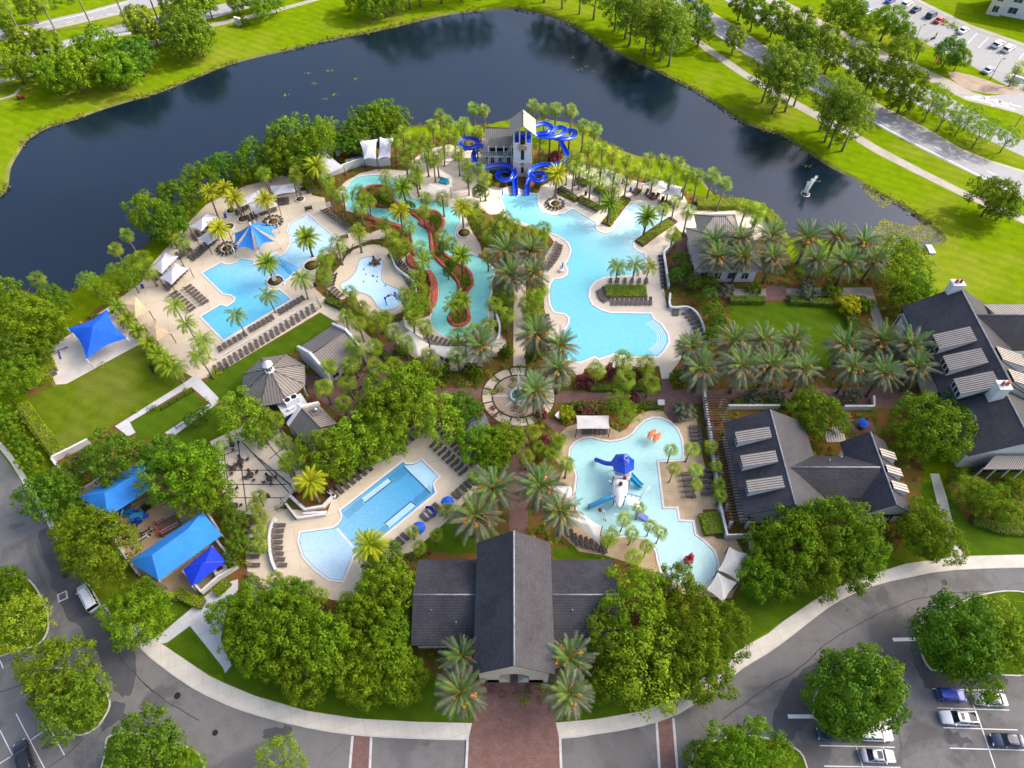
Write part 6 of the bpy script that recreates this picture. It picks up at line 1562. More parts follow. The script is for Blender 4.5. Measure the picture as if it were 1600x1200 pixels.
m=MB(); m.hexa([(.22,-.23,.46),(.26,-.23,.46),(.26,.23,.46),(.22,.23,.46)],[(.34,-.21,.92),(.38,-.21,.92),(.38,.21,.92),(.34,.21,.92)]); CBACK=m.mesh('cafe_back_mesh',FRAME_BR)
m=MB(); [m.bar((x,y,0),(x*.9,y*.9,.43),.05) for x in (-.22,.22) for y in (-.22,.22)]; CLEG=m.mesh('cafe_leg_mesh',BLACK)
for cx,cy,n,look,where in ((364,697,4,'dark','nearest the octagonal pavilion'),(378,724,4,'dark','in the second square of the table terrace'),(393,745,4,'dark','at the right side of the table terrace'),(367,734,3,'dark','left of centre on the table terrace'),(362,770,2,'dark','at the left edge under the big oak'),(369,793,2,'dark','at the foot of the table terrace'),(423,751,4,'dark','by the ramp railing of the table terrace'),
    (557,585,4,'taupe','in the middle of the brick plaza'),(556,612,4,'taupe','at the lower end of the brick plaza'),(563,574,3,'taupe','beside the shed end on the brick plaza'),(583,583,3,'dark','under blue parasol on the brick plaza'),(540,587,3,'taupe','at the shed counter on the brick plaza'),(586,411,4,'taupe','on the activity pool deck by the mulch bed'),(1346,664,3,'dark','on the small patio behind the lower clubhouse'),(700,566,3,'dark','beneath the long river sail')):
    cafe_set(cx,cy,n,look,where)
# parasols
def parasol(px,py,z,r,mat,label,tilt=0,closed=False,group='parasols'):
    c=P(px,py,z); T=thing('parasol',label,'parasol',(c.x,c.y,0),0,group)
    mb=MB(); mb.tube([(0,0,0),(0,0,z+(.1 if not closed else .4))],.035,6); mb.obj('pole',WMETAL,T)
    mb=MB()
    if closed: mb.lathe([(.05,z-1.2),(.16,z-1.0),(.15,z-.2),(.03,z+.3)],(0,0,0),8)
    else:
        mb.lathe([(r,z-.35),(r*.98,z-.30),(r*.55,z+.02),(.04,z+.25)],(0,0,0),8,smooth=False)
    mb.obj('canopy',mat,T); 
    mb=MB(); mb.lathe([(.35,0),(.35,.08),(.06,.12),(.06,.3)],(0,0,.05),12); mb.obj('base',WMETAL if closed else BLACK,T)
parasol(699,783,2.3,1.2,BLUE_CLOTH,'upper open blue parasol beside the family pool loungers'); parasol(654,823,2.3,1.2,BLUE_CLOTH,'lower open blue parasol beside the family pool loungers')
parasol(879.5,411,2.2,.3,BLUE_CLOTH,'closed blue parasol on a white stand at the lagoon bank',0,True); parasol(440.5,434,1.9,.3,BLUE_CLOTH,'closed blue parasol beside the leisure pool swim bar',0,True); parasol(785,298,1.9,.3,BLUE_CLOTH,'closed blue parasol beside the left slide exit',0,True)
parasol(585,578,2.3,.9,BLUE_CLOTH,'small blue parasol over a plaza table'); parasol(1350,659,2.2,1.0,BLUE_CLOTH,'blue parasol on the patio behind the lower clubhouse')
c=P(877,424); T=thing('lifeguard_stand','white lifeguard stand below the closed parasol on the lagoon bank','stand',(c.x,c.y,0))
mb=MB(); mb.box((0,0,.5),(.9,.9,.12)); mb.box((0,.3,.95),(.8,.1,.8)); mb.obj('seat',WHITE,T)
mb=MB(); [mb.bar((x,y,0),(x*.85,y*.85,.5),.08) for x in (-.45,.45) for y in (-.45,.45)]; mb.obj('leg',WHITE,T)
c=P(669,804); T=thing('hooded_daybed','deep blue curved daybed hood between the two open parasols','daybed',(c.x,c.y,0),.8)
mb=MB(); rings=[]
for k in range(9):
    a=-1.2+2.4*k/8; rings.append([(1.3*cos(a)*q+.0,1.3*sin(a)*q,z) for q,z in ((1,.05),(1.02,.6),(.9,1.0),(.84,.95),(.95,.58),(.94,.05))])
mb.tube_rings(rings); mb.obj('hood',NAVY_CLOTH,T); mb=MB(); mb.lathe([(1.0,.05),(1.0,.4),(.02,.42)],(0,0,0),16); mb.obj('cushion',SAIL,T)
# blue cabana chairs by the river bar
for k in range(4):
    p=P(689+k*3.6,284.5+k*.9); T=thing('adirondack_chair','cyan plastic adirondack chair behind the ivory bar shade','chair',(p.x,p.y,.05),1.4+.1*k,'cyan adirondack chairs')
    if k==0:
        m1=MB(); m1.hexa([(-.45,-.28,.36),(.25,-.28,.28),(.25,.28,.28),(-.45,.28,.36)],[(-.45,-.28,.41),(.25,-.28,.33),(.25,.28,.33),(-.45,.28,.41)]); m1=m1.mesh('adirondack_seat_mesh',CYAN_PL)
        m2=MB(); m2.hexa([(.22,-.28,.28),(.28,-.28,.28),(.28,.28,.28),(.22,.28,.28)],[(.60,-.30,1.05),(.66,-.30,1.05),(.66,.30,1.05),(.60,.30,1.05)]); m2=m2.mesh('adirondack_back_mesh',CYAN_PL)
        m3=MB(); [(m3.bar((-.42,s,0),(-.42,s,.56),.08),m3.bar((-.46,s,.57),(.42,s,.57),.12,.04),m3.bar((.45,s,0),(.3,s,.56),.08)) for s in (-.34,.34)]; m3=m3.mesh('adirondack_arm_mesh',CYAN_PL)
    link('seat',m1,T); link('backrest',m2,T); link('arm_frame',m3,T)
# benches, bins, signs
def bench(px,py,ang,label):
    c=P(px,py); T=thing('park_bench',label,'bench',(c.x,c.y,.05),ang,'black park benches')
    mb=MB(); [mb.box((0,-.2+.13*k,.45),(1.8,.10,.04)) for k in range(4)]; mb.obj('seat',BLACK,T)
    mb=MB(); [mb.bar((-.9,.26+.03*k,.55+.13*k),(.9,.26+.03*k,.55+.13*k),.04,.10) for k in range(4)]; mb.obj('backrest',BLACK,T)
    for s in (-.8,.8):
        mb=MB(); mb.bar((s,-.22,0),(s,-.22,.62),.06); mb.bar((s,.25,0),(s,.36,1.0),.06); mb.bar((s,-.24,.62),(s,.28,.62),.06); mb.obj('leg',BLACK,T)
bench(483,329,.35,'black park bench above the zero entry end of the leisure pool'); bench(539,374,.35,'black park bench by the activity pool fence corner')
def bin_(px,py,label,mat=BLACK):
    c=P(px,py); T=thing('litter_bin',label,'bin',(c.x,c.y,.05),0,'litter bins')
    mb=MB(); mb.lathe([(.26,0),(.30,.05),(.31,.85),(.28,.9)],(0,0,0),12); mb.obj('body',mat,T)
    mb=MB(); mb.lathe([(.33,.9),(.33,.96),(.2,1.12),(.03,1.15)],(0,0,0),12); mb.obj('lid',mat,T)
for x,y,l,m_ in ((353,340,'blue bin beside the yellow palms above the left shades',BLUE_PL),(224,450,'dark blue bin at the corner of the lake path',BLUE_PL),(493,448,'black bin beside the palm bed of the leisure terrace',BLACK),(544,393,'black bin at the activity pool gate',BLACK),(915,305,'dark round bin between the terrace planters',BLACK),(985,299,'blue bin by the sunny terrace planter pad',BLUE_PL),(420,777,'black bin beside the terrace ramp',BLACK),(477,607,'black bin at the octagonal pavilion corner',BLACK),(1567,752,'dark bin on the large clubhouse porch',BLACK)): bin_(x,y,l,m_)
def board(px,py,w,h,ang,label,z=1.0,tilt=.5):
    c=P(px,py); T=thing('sign_board',label,'sign',(c.x,c.y,.03),ang,'pool rule boards')
    mb=MB(); [mb.bar((s*w*.4,0,0),(s*w*.4,0,z),.07) for s in (-1,1)]; mb.obj('post',BLACK,T)
    mb=MB(); a,b=sin(tilt)*h,cos(tilt)*h
    mb.hexa([(-w/2,-.03,z-.1),(w/2,-.03,z-.1),(w/2,.03,z-.1),(-w/2,.03,z-.1)],[(-w/2,b-.03,z-.1+a),(w/2,b-.03,z-.1+a),(w/2,b+.03,z-.1+a),(-w/2,b+.03,z-.1+a)]); mb.obj('panel',WHITE,T)
    mb=MB()
    for k in range(5): 
        u0,u1=.15+.15*k,.15+.15*k+.05; q=lambda u,x:(x,b*u-.045,z-.1+a*u+.0)
        mb.face([q(u0,-w*.38),q(u0,w*.38),q(u1,w*.38),q(u1,-w*.38)])
    mb.obj('text_line',STEEL,T)
board(1032,637,1.3,1.0,0,'tilted white rules board at the top of the splash pool gate'); board(875,656,1.1,1.0,.9,'pale rules board beside the brick link to the splash pool'); board(534,408,.9,1.2,.6,'white rules board by the activity pool gate',1.0,1.2); board(431,443,.9,1.2,.3,'white notice board on the leisure pool peninsula',1.0,1.2); board(516,328,.9,1.2,.4,'white notice board in the bank above the leisure terrace',1.0,1.2)
# ------------------------------------------------------------------ play structures
o=P(968,748); T=thing('pirate_boat','white pirate boat play structure with blue umbrella roof and slides in splash pool','play structure',(o.x,o.y,.08))
def L3(px,py,z): return P(px,py,z)-Vector((o.x,o.y,.0))
zD=2.6
hull=[(967,794),(975,782),(980,768),(981,757),(976,750),(962,749),(957,757),(957,768),(960,782)]
hp=[L3(x,y,zD) for x,y in hull]
hs=[Vector((q[0],q[1],zD)) for q in smooth_closed([(q.x,q.y) for q in hp],3)]; cx=sum((q for q in hs),Vector())/len(hs)
mb=MB(); mb.tube_rings([[cx+(q-cx)*f+Vector((0,0,z)) for q in hs] for f,z in ((.45,-1.5),(.8,-1.0),(1,-.2),(1.02,.15),(.92,.25),(.6,.55),(.2,.75))]); mb.obj('hull',WHITE,T)
mb=MB(); q=[L3(x,y,2.2) for x,y in ((958,748),(984,752),(986,729),(961,726))]; mb.hexa([(a.x,a.y,2.0) for a in q],[(a.x,a.y,2.2) for a in q]); mb.obj('platform',WHITE,T)
for a in q+[L3(960,780,2.2),L3(976,780,2.2)]:
    m=MB(); m.bar((a.x,a.y,0),(a.x,a.y,3.3),.14); m.obj('post',BLUE_PL,T)
mb=MB()
for a,b in zip(q,q[1:]+q[:1]):
    for z in (2.7,3.2): mb.bar((a.x,a.y,z),(b.x,b.y,z),.09)
mb.obj('railing',WMETAL,T)
for x,y,z in ((971,733,2.9),(980,737,2.9),(976,747,2.9),(970,756,3.7)):
    c=L3(x,y,z); m=MB(); m.lathe([(.24,-.4),(.34,-.2),(.36,0),(.34,.2),(.24,.42),(.02,.44)],(c.x,c.y,z),12); m.obj('barrel',BROWN_PL,T)
c=L3(974,722,4.2); n=7; mb=MB(); R_=2.15
rim_=[Vector((c.x+R_*cos(2*pi*k/n+.3),c.y+R_*sin(2*pi*k/n+.3),3.7)) for k in range(n)]; ap_=Vector((c.x,c.y,5.2))
for k in range(n):
    a,b=rim_[k],rim_[(k+1)%n]; m1=a.lerp(ap_,.5)+Vector((0,0,.18)); m2=b.lerp(ap_,.5)+Vector((0,0,.18))
    mb.face([a,b,m2,m1]); mb.face([m1,m2,ap_]); mb.face([(a.x,a.y,3.55),(b.x,b.y,3.55),b,a])
r_=mb.obj('umbrella_roof',SLIDE,T); mb=MB()
for k in range(n):
    for f in (0,.33,.66):
        e=rim_[k].lerp(rim_[(k+1)%n],f); mm=e.lerp(ap_,.5)+Vector((0,0,.2)); mb.bar(e+Vector((0,0,.04)),mm+Vector((0,0,.04)),.05); mb.bar(mm+Vector((0,0,.04)),ap_,.05)
mb.obj('rib',BLUE_PL,r_)
mb=MB(); mb.tube([(c.x,c.y,0),(c.x,c.y,6.6)],[.1,.06],8); mb.tube([(c.x,c.y,5.9),(c.x+.5,c.y+.2,6.0)],.05,6); mb.obj('mast',WMETAL,T)
def tube_slide(path,r,name,mat):
    p=smooth_open([L3(*a) for a in path],4); mb=MB(); rad=[r*(1+.06*(k%2)) for k in range(len(p))]; mb.tube(p,rad,10); 
    ob=mb.obj(name,mat,T); m=MB(); m.ball(p[-1],r*.8,n=10,m=5,sq=(.3,.8,.9)); m.obj('slide_mouth',DARK,ob)
tube_slide([(958,725,2.6),(946,724,2.2),(935,720,1.1),(931,718.5,.6)],.42,'tube_slide',SLIDE)
tube_slide([(958,776,2.3),(944,781,1.9),(930,788,1.1),(920,792,.55)],.46,'tube_slide',SLIDE_LT)
for dx in (0,1):
    pts=[L3(x+dx*4,y-dx*2.5,z) for x,y,z in ((982,743,2.3),(990,752,1.5),(997,759,.7),(1001,762,.35))]; pts=smooth_open(pts,4); rings=[]
    for k,p in enumerate(pts):
        d=(pts[min(k+1,len(pts)-1)]-pts[max(k-1,0)]).normalized(); s=d.cross(Vector((0,0,1))).normalized(); u=s.cross(d)
        rings.append([p+s*sin(radians(a))*rr-u*cos(radians(a))*rr for rr,rg in ((.42,range(-90,91,30)),(.34,range(90,-91,-30))) for a in rg])
    m=MB(); m.tube_rings(rings); m.obj('open_slide',CYAN_PL,T)
mb=MB(); a,b,c_,d=(L3(x,y,z) for x,y,z in ((980,775,2.2),(980,788,2.0),(999,793,1.5),(1000,780,1.6))); mb.hexa([p-Vector((0,0,.15)) for p in (a,b,c_,d)],[a,b,c_,d]); mb.obj('ramp',STEEL,T)
mb=MB(); 
for s,e in ((a,d),(b,c_)): mb.bar(s+Vector((0,0,.8)),e+Vector((0,0,.8)),.08); [mb.bar(s.lerp(e,f),s.lerp(e,f)+Vector((0,0,.8)),.06) for f in (0,.33,.66,1)]
mb.obj('railing',BLUE_PL,T)
mb=MB(); a,b=L3(994,800,1.2),L3(1012,812,.1); mb.bar(a,b,1.1,.1); mb.obj('ladder',BLUE_PL,T)
mb=MB(); a=L3(999,782,1.6); mb.tube([a,a+Vector((.2,.2,1.8)),a+Vector((1.5,1.2,2.6))],[.08,.08,.14],6); a=L3(959,755,2.2); mb.tube([a,a+Vector((-1.0,0,.8))],[.06,.1],6); mb.obj('water_cannon',WMETAL,T)
a=L3(966,792,2.6); mb=MB(); mb.tube([a,a+Vector((-.3,-1.0,-.6))],.06,6); mb.tube_rings([[a+Vector((-.35+ .32*cos(t)*q,-1.2+.32*sin(t)*q,-.7+h)) for t in [2*pi*j/14 for j in range(14)]] for q,h in ((1,0),(1,.12),(.6,.12),(.6,0))],caps=False); mb.obj('bow_ring',WMETAL,T)
# pelican style pump post with barrel
c=P(943,812); T=thing('splash_post','white splash post with tipping brown barrel and yellow nozzle','water toy',(c.x,c.y,.08))
mb=MB(); mb.tube([(0,0,0),(0,0,2.6),(-.5,.3,3.1)],.08,8); mb.tube([(0,0,2.4),(.1,-.9,2.0)],.05,6); mb.obj('post',WMETAL,T)
mb=MB(); mb.lathe([(.2,2.3),(.34,2.5),(.36,2.75),(.3,3.0),(.02,3.02)],(-.8,.5,0),12); mb.obj('barrel',BROWN_PL,T); mb=MB(); mb.lathe([(.06,1.2),(.14,1.3),(.12,1.9),(.03,1.95)],(.1,-.9,0),8); mb.obj('nozzle',YELLOW,T)
for (a,b,lab) in (((1011,685),(1026,670),'left orange kayak shaped tipper on white posts in the splash pool'),((1020,690),(1033,675),'right orange kayak shaped tipper on white posts in the splash pool')):
    A,B=P(*a,1.9),P(*b,1.9); m_=(A+B)/2; L_=(B-A).length/2; T=thing('tipping_kayak',lab,'water toy',(m_.x,m_.y,.08),atan2(B.y-A.y,B.x-A.x),'orange tipping kayaks')
    mb=MB(); mb.tube_rings([[ (x*L_, .55*(1-abs(x)**1.8)*cos(t)+.001, 1.75+.32*(1-abs(x)**2)*sin(t)) for t in [2*pi*j/12 for j in range(12)]] for x in [-1+2*k/12 for k in range(13)]]); mb.obj('shell',ORANGE,T)
    mb=MB(); mb.tube([(0,0,0),(0,0,1.6)],.09,8); mb.tube([(0,-.9,1.5),(0,.9,1.5)],.06,6); mb.obj('post',WMETAL,T)
c=P(1075,877); T=thing('water_house','small red water toy with rounded top and white face panel','water toy',(c.x,c.y,.08),.2)
mb=MB(); mb.box((0,0,.65),(1.25,1.1,1.3),0,0,.85); mb.obj('body',RED,T); mb=MB(); mb.ball((.25,.1,1.65),.48); mb.tube([(.25,.1,1.8),(.4,.5,2.2)],[.16,.1],8); mb.obj('top_bulb',RED,T)
mb=MB(); mb.box((.1,-.53,.85),(.7,.06,.5)); mb.obj('panel',WHITE,T); mb=MB(); mb.ball((0,-.56,.95),.09); mb.ball((.25,-.56,.95),.09); mb.obj('knob',BLACK,T)
# activity pool toys
c=P(611,468); T=thing('climbing_arch','blue and yellow overhead climbing arch standing in the activity pool','play structure',(0,0,0))
pa=[P(604.5,477,0),P(603.5,477,0)+Vector((0,.2,2.0)),P(607,462,2.6),P(612,460,2.8),P(617,462,2.5),P(619,468,0)+Vector((0,0,2.0)),P(619.5,468,0)]
mb=MB(); mb.tube(smooth_open(pa,3),.10,8); mb.obj('frame',BLUE_PL,T)
for p in pa[1:6]: m=MB(); m.ball(p,.30,n=8,m=5); m.obj('grip_ball',YELLOW if int(p.x*10)%2 else BLUE_PL,T)
c=P(588,412); T=thing('turtle_spray','green and brown turtle spray toy at the top of the activity pool','water toy',(c.x,c.y,.08),.5)
GRN=flat('turtle_green',(.06,.14,.05),.5,.2)
mb=MB(); mb.ball((0,0,.45),.75,n=14,m=7,sq=(1.1,.9,.6)); mb.obj('shell',BROWN_PL,T); mb=MB(); mb.ball((-1.0,0,.55),.3,n=10,m=6)
for x,y in ((-.6,.7),(-.6,-.7),(.6,.7),(.6,-.7)): mb.ball((x,y,.2),.26,n=8,m=5,sq=(1.3,.8,.6))
mb.obj('body',GRN,T)
rng=random.Random(11)
for k in range(10):
    x,y=573+rng.uniform(-8,30),418+rng.uniform(-8,30); c=P(x,y)
    if not inside((c.x,c.y),gpoly([(567,408),(595,405),(598,440),(620,455),(625,465),(600,480),(585,465),(560,455)],0)): continue
    mb=MB(); mb.lathe([(.16,0),(.16,.06),(.05,.10),(.04,.5),(.01,.52)],(c.x,c.y,.08),8); tag(mb.obj('ground_jet',BLACK),'small dark water jet in the floor of the activity pool','water jet','floor jets in the activity pool')
# seesaw on the sand pad
c=P(93,551); T=thing('seesaw','blue T shaped seesaw on the pale pad','seesaw',(c.x,c.y,.05),.45)
mb=MB(); mb.bar((-1.9,0,.65),(1.9,0,.65),.16,.12); mb.obj('beam',BLUE_PL,T); mb=MB(); mb.bar((0,0,.0),(0,0,.6),.2); mb.bar((0,0,.2),(.2,-2.0,.2),.2,.14); mb.obj('stand',BLUE_PL,T)
for s in (-1.7,1.7): m=MB(); m.box((s,0,.76),(.35,.3,.08)); m.bar((s*.82,0,.7),(s*.82,0,1.05),.05); m.obj('seat',BLUE_PL,T)
c=P(240,580); T=thing('barbecue_cart','dark covered barbecue cart left alone on the worn lawn','barbecue',(c.x,c.y,.02),2.3)
mb=MB(); mb.box((0,0,.75),(1.5,.65,.35)); mb.tube_rings([[(x,.33*cos(t),.93+.3*sin(t)) for t in [pi*j/8 for j in range(9)]] for x in (-.72,.72)]); mb.obj('hood',BLACK,T); mb=MB(); [mb.bar((x,y,0),(x,y,.6),.06) for x in (-.65,.65) for y in (-.25,.25)]; mb.obj('leg',BLACK,T)
# playground equipment under the blue canopies
def playbox(px,py,size,ang,mat,label,name,cat='play equipment',roof=None):
    c=P(px,py); T=thing(name,label,cat,(c.x,c.y,.05),ang,'playground pieces'); x,y,z=size
    mb=MB(); mb.box((0,0,z*.35),(x,y,z*.1)); [mb.bar((sx*x*.45,sy*y*.45,0),(sx*x*.45,sy*y*.45,z),.12) for sx in (-1,1) for sy in (-1,1)]; mb.obj('platform',mat,T)
    mb=MB(); [mb.bar((-x*.45,sy*y*.45,z*q),(x*.45,sy*y*.45,z*q),.09) for sy in (-1,1) for q in (.6,.95)]; mb.obj('railing',roof or STEEL,T)
    mb=MB(); mb.bar((x*.45,0,z*.38),(x*.45+z*.7,0,.1),y*.5,.08); mb.obj('ramp',roof or mat,T)
playbox(228,775,(6.5,2.2,1.8),.56,WOOD_TAN,'pale long bench deck along the upper playground canopy','play_deck',roof=WOOD)
playbox(196,793,(3.0,1.8,1.6),.56,WOOD_TAN,'shorter pale play deck beside the spiral slide','play_deck',roof=WOOD)
playbox(267,823,(3.6,2.6,2.0),.6,WOOD,'grey timber play bridge beside the lower playground canopy','play_bridge',roof=STEEL)
playbox(255,826,(2.0,2.4,1.6),.6,REDROCK,'red netted climbing frame beside the timber bridge','climbing_net',roof=RED)
playbox(231,794,(1.6,1.2,1.0),.8,BLACK,'black ride on toy near the bench deck','ride_on_toy','toy',BLACK)
playbox(203,803,(1.4,1.1,1.2),.3,CYAN_PL,'cyan rocker beside the spiral slide','rocking_toy','toy',BLUE_PL)
playbox(215,809,(2.2,1.6,1.3),.2,SLIDE_LT,'light blue climbing dome in the playground middle','rocking_toy','toy',BLUE_PL)
playbox(216,818,(1.2,.9,1.0),1.0,BLACK,'dark ride on toy below the light blue dome','ride_on_toy','toy',NAVY_CLOTH)
playbox(230,833,(1.6,.8,.9),.7,BLACK,'black wheeled cart on the playground sand','ride_on_toy','toy',WOOD_TAN)
playbox(221,845,(2.6,.7,.8),.7,WHITE,'white bead rail at the lower playground edge','bead_rail','toy',BLACK)
c=P(182,812); T=thing('spiral_slide','mint and black striped spiral slide under the upper playground canopy','slide',(c.x,c.y,.05))
for kk,mt in ((0,CYAN_PL),(1,BLACK),(2,SLIDE_LT)):
    m=MB(); pts=[((1.2+.32*kk)*cos(a),(1.2+.32*kk)*sin(a),2.2-.28*a) for a in [k*.35 for k in range(17)]]; m.tube(pts,.17,6); m.obj('spiral_tube',mt,T)
m=MB(); m.tube([(0,0,0),(0,0,2.8)],.14,8); m.obj('post',WMETAL,T)
# toddler yard furniture
c=P(347,893); T=thing('play_kitchen','white and brown play kitchen block beside the deep blue canopy','play equipment',(c.x,c.y,.05),.6)
m=MB(); m.box((0,0,.6),(2.0,1.4,1.2)); m.obj('body',WHITE,T); m=MB(); m.box((0,0,1.22),(1.0,.7,.08)); m.obj('counter',BROWN_PL,T)
c=P(312,907); T=thing('sand_table','cyan sand table at the gate of the toddler yard','play equipment',(c.x,c.y,.05),.4)
m=MB(); m.box((0,0,.5),(1.5,1.1,.3),0,0,.9); m.obj('tray',CYAN_PL,T); m=MB(); [m.bar((x,y,0),(x,y,.4),.1) for x in (-.5,.5) for y in (-.35,.35)]; m.obj('leg',BLUE_PL,T)
for cx,cy,lab in ((118,722,'dark patio seat set beside the upper oak behind the playground wall'),(133,736,'tan low table beside the patio seats behind the playground wall')):
    c=P(cx,cy); T=thing('patio_set' if 'seat' in lab.split()[2] else 'patio_table',lab,'furniture',(c.x,c.y,.05),.6,'patio pieces behind the playground wall')
    m=MB(); m.box((0,0,.42),(1.7,1.2,.12)); m.obj('top',BLACK if 'dark' in lab else WOOD_TAN,T); m=MB(); [m.bar((x,y,0),(x,y,.36),.1) for x in (-.75,.75) for y in (-.5,.5)]; m.obj('leg',BLACK,T)
# cabana yard furniture
for cx,cy,sz,mt,lab,nm in ((555,226,(2.0,1.4,.9),BLUE_PL,'blue covered stack against the cabana yard wall','covered_stack'),(561,254,(2.6,2.2,.5),CYAN_PL,'bright cyan covered daybed in the cabana yard','daybed'),(549,256,(2.4,1.6,.6),WHITE,'white daybed in the cabana yard','daybed'),(558,242,(1.8,1.5,.8),SLING_DARK,'dark heap of folded chairs in the cabana yard','folded_chairs'),(530,243,(1.6,1.2,2.4),WHITE,'white storage locker at the cabana yard gate','storage_locker'),(535,246,(.7,.7,.7),RED,'small red tub beside the white locker','tub'),(522,269,(2.4,1.4,.7),NAVY_CLOTH,'navy cushioned daybed under the big white sail','daybed'),(530,267,(1.6,1.0,.6),SLING_DARK,'dark cushioned seat under the big white sail','seat'),(583,253,(2.2,1.2,.9),WOOD,'brown bar counter under the middle peaked sail','bar_counter'),(600,252,(3.0,1.0,1.0),GLASS,'dark glazed counter under the right peaked sail','bar_counter')):
    c=P(cx,cy); T=thing(nm,lab,nm.replace('_',' '),(c.x,c.y,.05),.35 if cx<575 else -.05,'cabana yard pieces'); x,y,z=sz
    m=MB(); m.box((0,0,z*.5+.05),(x*.96,y*.96,z*.9),0,0,.95); m.obj('body',mt,T); m=MB(); m.box((0,0,z+.03),(x,y,.08)); m.box((0,y*.45,z+.2),(x,.1,.35)); m.obj('top',mt,T); m=MB(); [m.box((sx*x*.42,sy*y*.42,.05),(.12,.12,.1)) for sx in (-1,1) for sy in (-1,1)]; m.obj('foot',BLACK,T)
# ------------------------------------------------------------------ walls, fences, pergola
def white_wall(pix,h,w,label,mat=WHITE,cap=True,group='garden walls',sm=0):
    pts=[P(x,y) for x,y in pix]; pts=[Vector((p.x,p.y,0)) for p in pts]
    if sm: pts=smooth_open(pts,sm)
    T=thing('garden_wall',label,'wall',tuple(pts[0]),0,group); o=pts[0]; q=[p-o for p in pts]
    mb=MB(); wall_run(mb,q,w,0,h); mb.obj('masonry',mat,T)
    if cap: mb=MB(); wall_run(mb,q,w+.12,h+.002,h+.1); mb.obj('coping',WHITE if mat is not WHITE else COPING,T)
white_wall([(432,812),(425,828),(423,850),(426,875),(433,893)],.9,.35,'curved white wall behind the family pool lounger row',sm=4)
white_wall([(525,779),(512,769),(523,776),(506,794),(478,799),(455,778)],.8,.4,'low white planter wall around the yellow palm by the family pool')
white_wall([(448,790),(466,812),(510,806)],.8,.3,'white ramp wall stepping down to the family pool'); white_wall([(475,805),(512,802)],.6,.25,'short white ramp kerb with handrail beside the family pool')
white_wall([(1051,384),(1036,399),(1040,425),(1044,452)],1.1,.35,'angled white wall left of the brick court by the pavilion')
white_wall([(1046,463),(1047,484),(1072,484),(1086,492),(1095,507),(1100,524)],1.0,.3,'stepped curving white wall right of the lagoon',sm=3)
white_wall([(1098,618),(1103,655),(1109,690),(1116,745),(1123,797),(1133,842),(1168,841),(1176,880)],1.6,.3,'long white wall between the splash pool and the pergola')
white_wall([(1136,639),(1216,639)],1.2,.3,'white wall behind the date palm avenue, left length'); white_wall([(1316,640),(1362,640),(1362,624)],1.2,.3,'white wall behind the date palm avenue, right length')
white_wall([(504,279),(530,271),(548,264),(569,258),(590,260),(612,258)],2.0,.3,'curved white front wall of the lakeside cabana yard',sm=4)
white_wall([(489,252),(510,241),(534,232),(558,223),(592,217),(616,217)],2.0,.3,'white back wall of the lakeside cabana yard',sm=3)
white_wall([(632,501),(635,516),(660,533)],1.1,.3,'white corner wall above the kite shaped river sail'); white_wall([(776,496),(781,515),(778,533),(766,545)],1.0,.3,'curved white wall right of the lower river deck',sm=4)
white_wall([(86,721),(115,707),(142,693)],1.5,.3,'white wall at the top of the playground compound'); white_wall([(86,721),(112,757),(126,776),(160,815),(205,878),(220,900)],1.3,.3,'white wall along the road side of the playground compound')
white_wall([(328,806),(348,836),(300,872),(250,908)],1.7,.3,'white wall between the playground and the toddler yard'); white_wall([(340,846),(373,888),(345,905),(318,928),(290,896)],1.3,.25,'white wall around the toddler yard with the deep blue canopy')
white_wall([(126,776),(150,762),(175,742)],1.6,.3,'tan wall behind the upper playground canopy',CREAM)
white_wall([(610,400),(620,422),(634,434),(648,446),(651,462)],1.0,.22,'thin white wall behind the activity pool loungers',sm=4)
def fence(pix,h,label,mat=BLACK,sp=1.8,rails=(.15,.95),pick=.22,sm=0,group='metal fences'):
    pts=[P(x,y) for x,y in pix]; pts=[Vector((p.x,p.y,0)) for p in pts]
    if sm: pts=smooth_open(pts,sm)
    o=pts[0]; T=thing('metal_fence',label,'fence',tuple(o),0,group); po=MB(); pk=MB(); ra=MB()
    for a,b in zip(pts[:-1],pts[1:]):
        L=(b-a).length; n=max(1,round(L/sp))
        for k in range(n+1): p=a.lerp(b,k/n)-o; po.box((p.x,p.y,h*.52),(.09,.09,h*1.04))
        m=max(1,int(L/pick))
        for k in range(m): p=a.lerp(b,(k+.5)/m)-o; pk.box((p.x,p.y,h*.5),(.03,.03,h*.9))
        for r in rails: ra.bar((a.x-o.x,a.y-o.y,h*r),(b.x-o.x,b.y-o.y,h*r),.05)
    po.obj('post',mat,T); pk.obj('picket',mat,T); ra.obj('rail',mat,T)
fence([(534,404),(548,396),(552,388),(568,382),(582,380),(600,381)],1.2,'black railing around the top of the activity pool'); fence([(582,497),(597,491),(614,494),(633,484)],1.2,'white railing at the foot of the activity pool',WMETAL)
fence([(24,633),(45,660),(87,720)],1.8,'black fence behind the clipped hedge of the worn lawn',pick=.12); fence([(43,540),(54,565),(64,582)],1.8,'short black fence by the hedge corner near the oaks',pick=.12)
fence([(253,642),(303,612)],1.1,'upper black fence of the putting lawn'); fence([(276,670),(330,634)],1.1,'lower black fence of the putting lawn')
fence([(495,468),(502,481),(490,490)],1.1,'grey railing at the end of the lounger terrace',STEEL,1.2); fence([(400,714),(455,760),(470,790)],1.1,'diagonal railing down the table terrace',BLACK); fence([(440,782),(462,812)],1.0,'handrail of the ramp to the family pool',FRAME_BR,1.0,(.5,.95),2.0)
fence([(339,585),(357,574)],1.2,'short black gate fence at the foot of the lounger terrace'); fence([(521,262),(548,250)],1.6,'black gate panels of the cabana yard',BLACK,1.6,(.1,.5,.95),.5)
hl0,hl1,hr0,hr1=P(1107,622,3.0),P(1137,813,3.0),P(1138,622,3.0),P(1169,813,3.0)
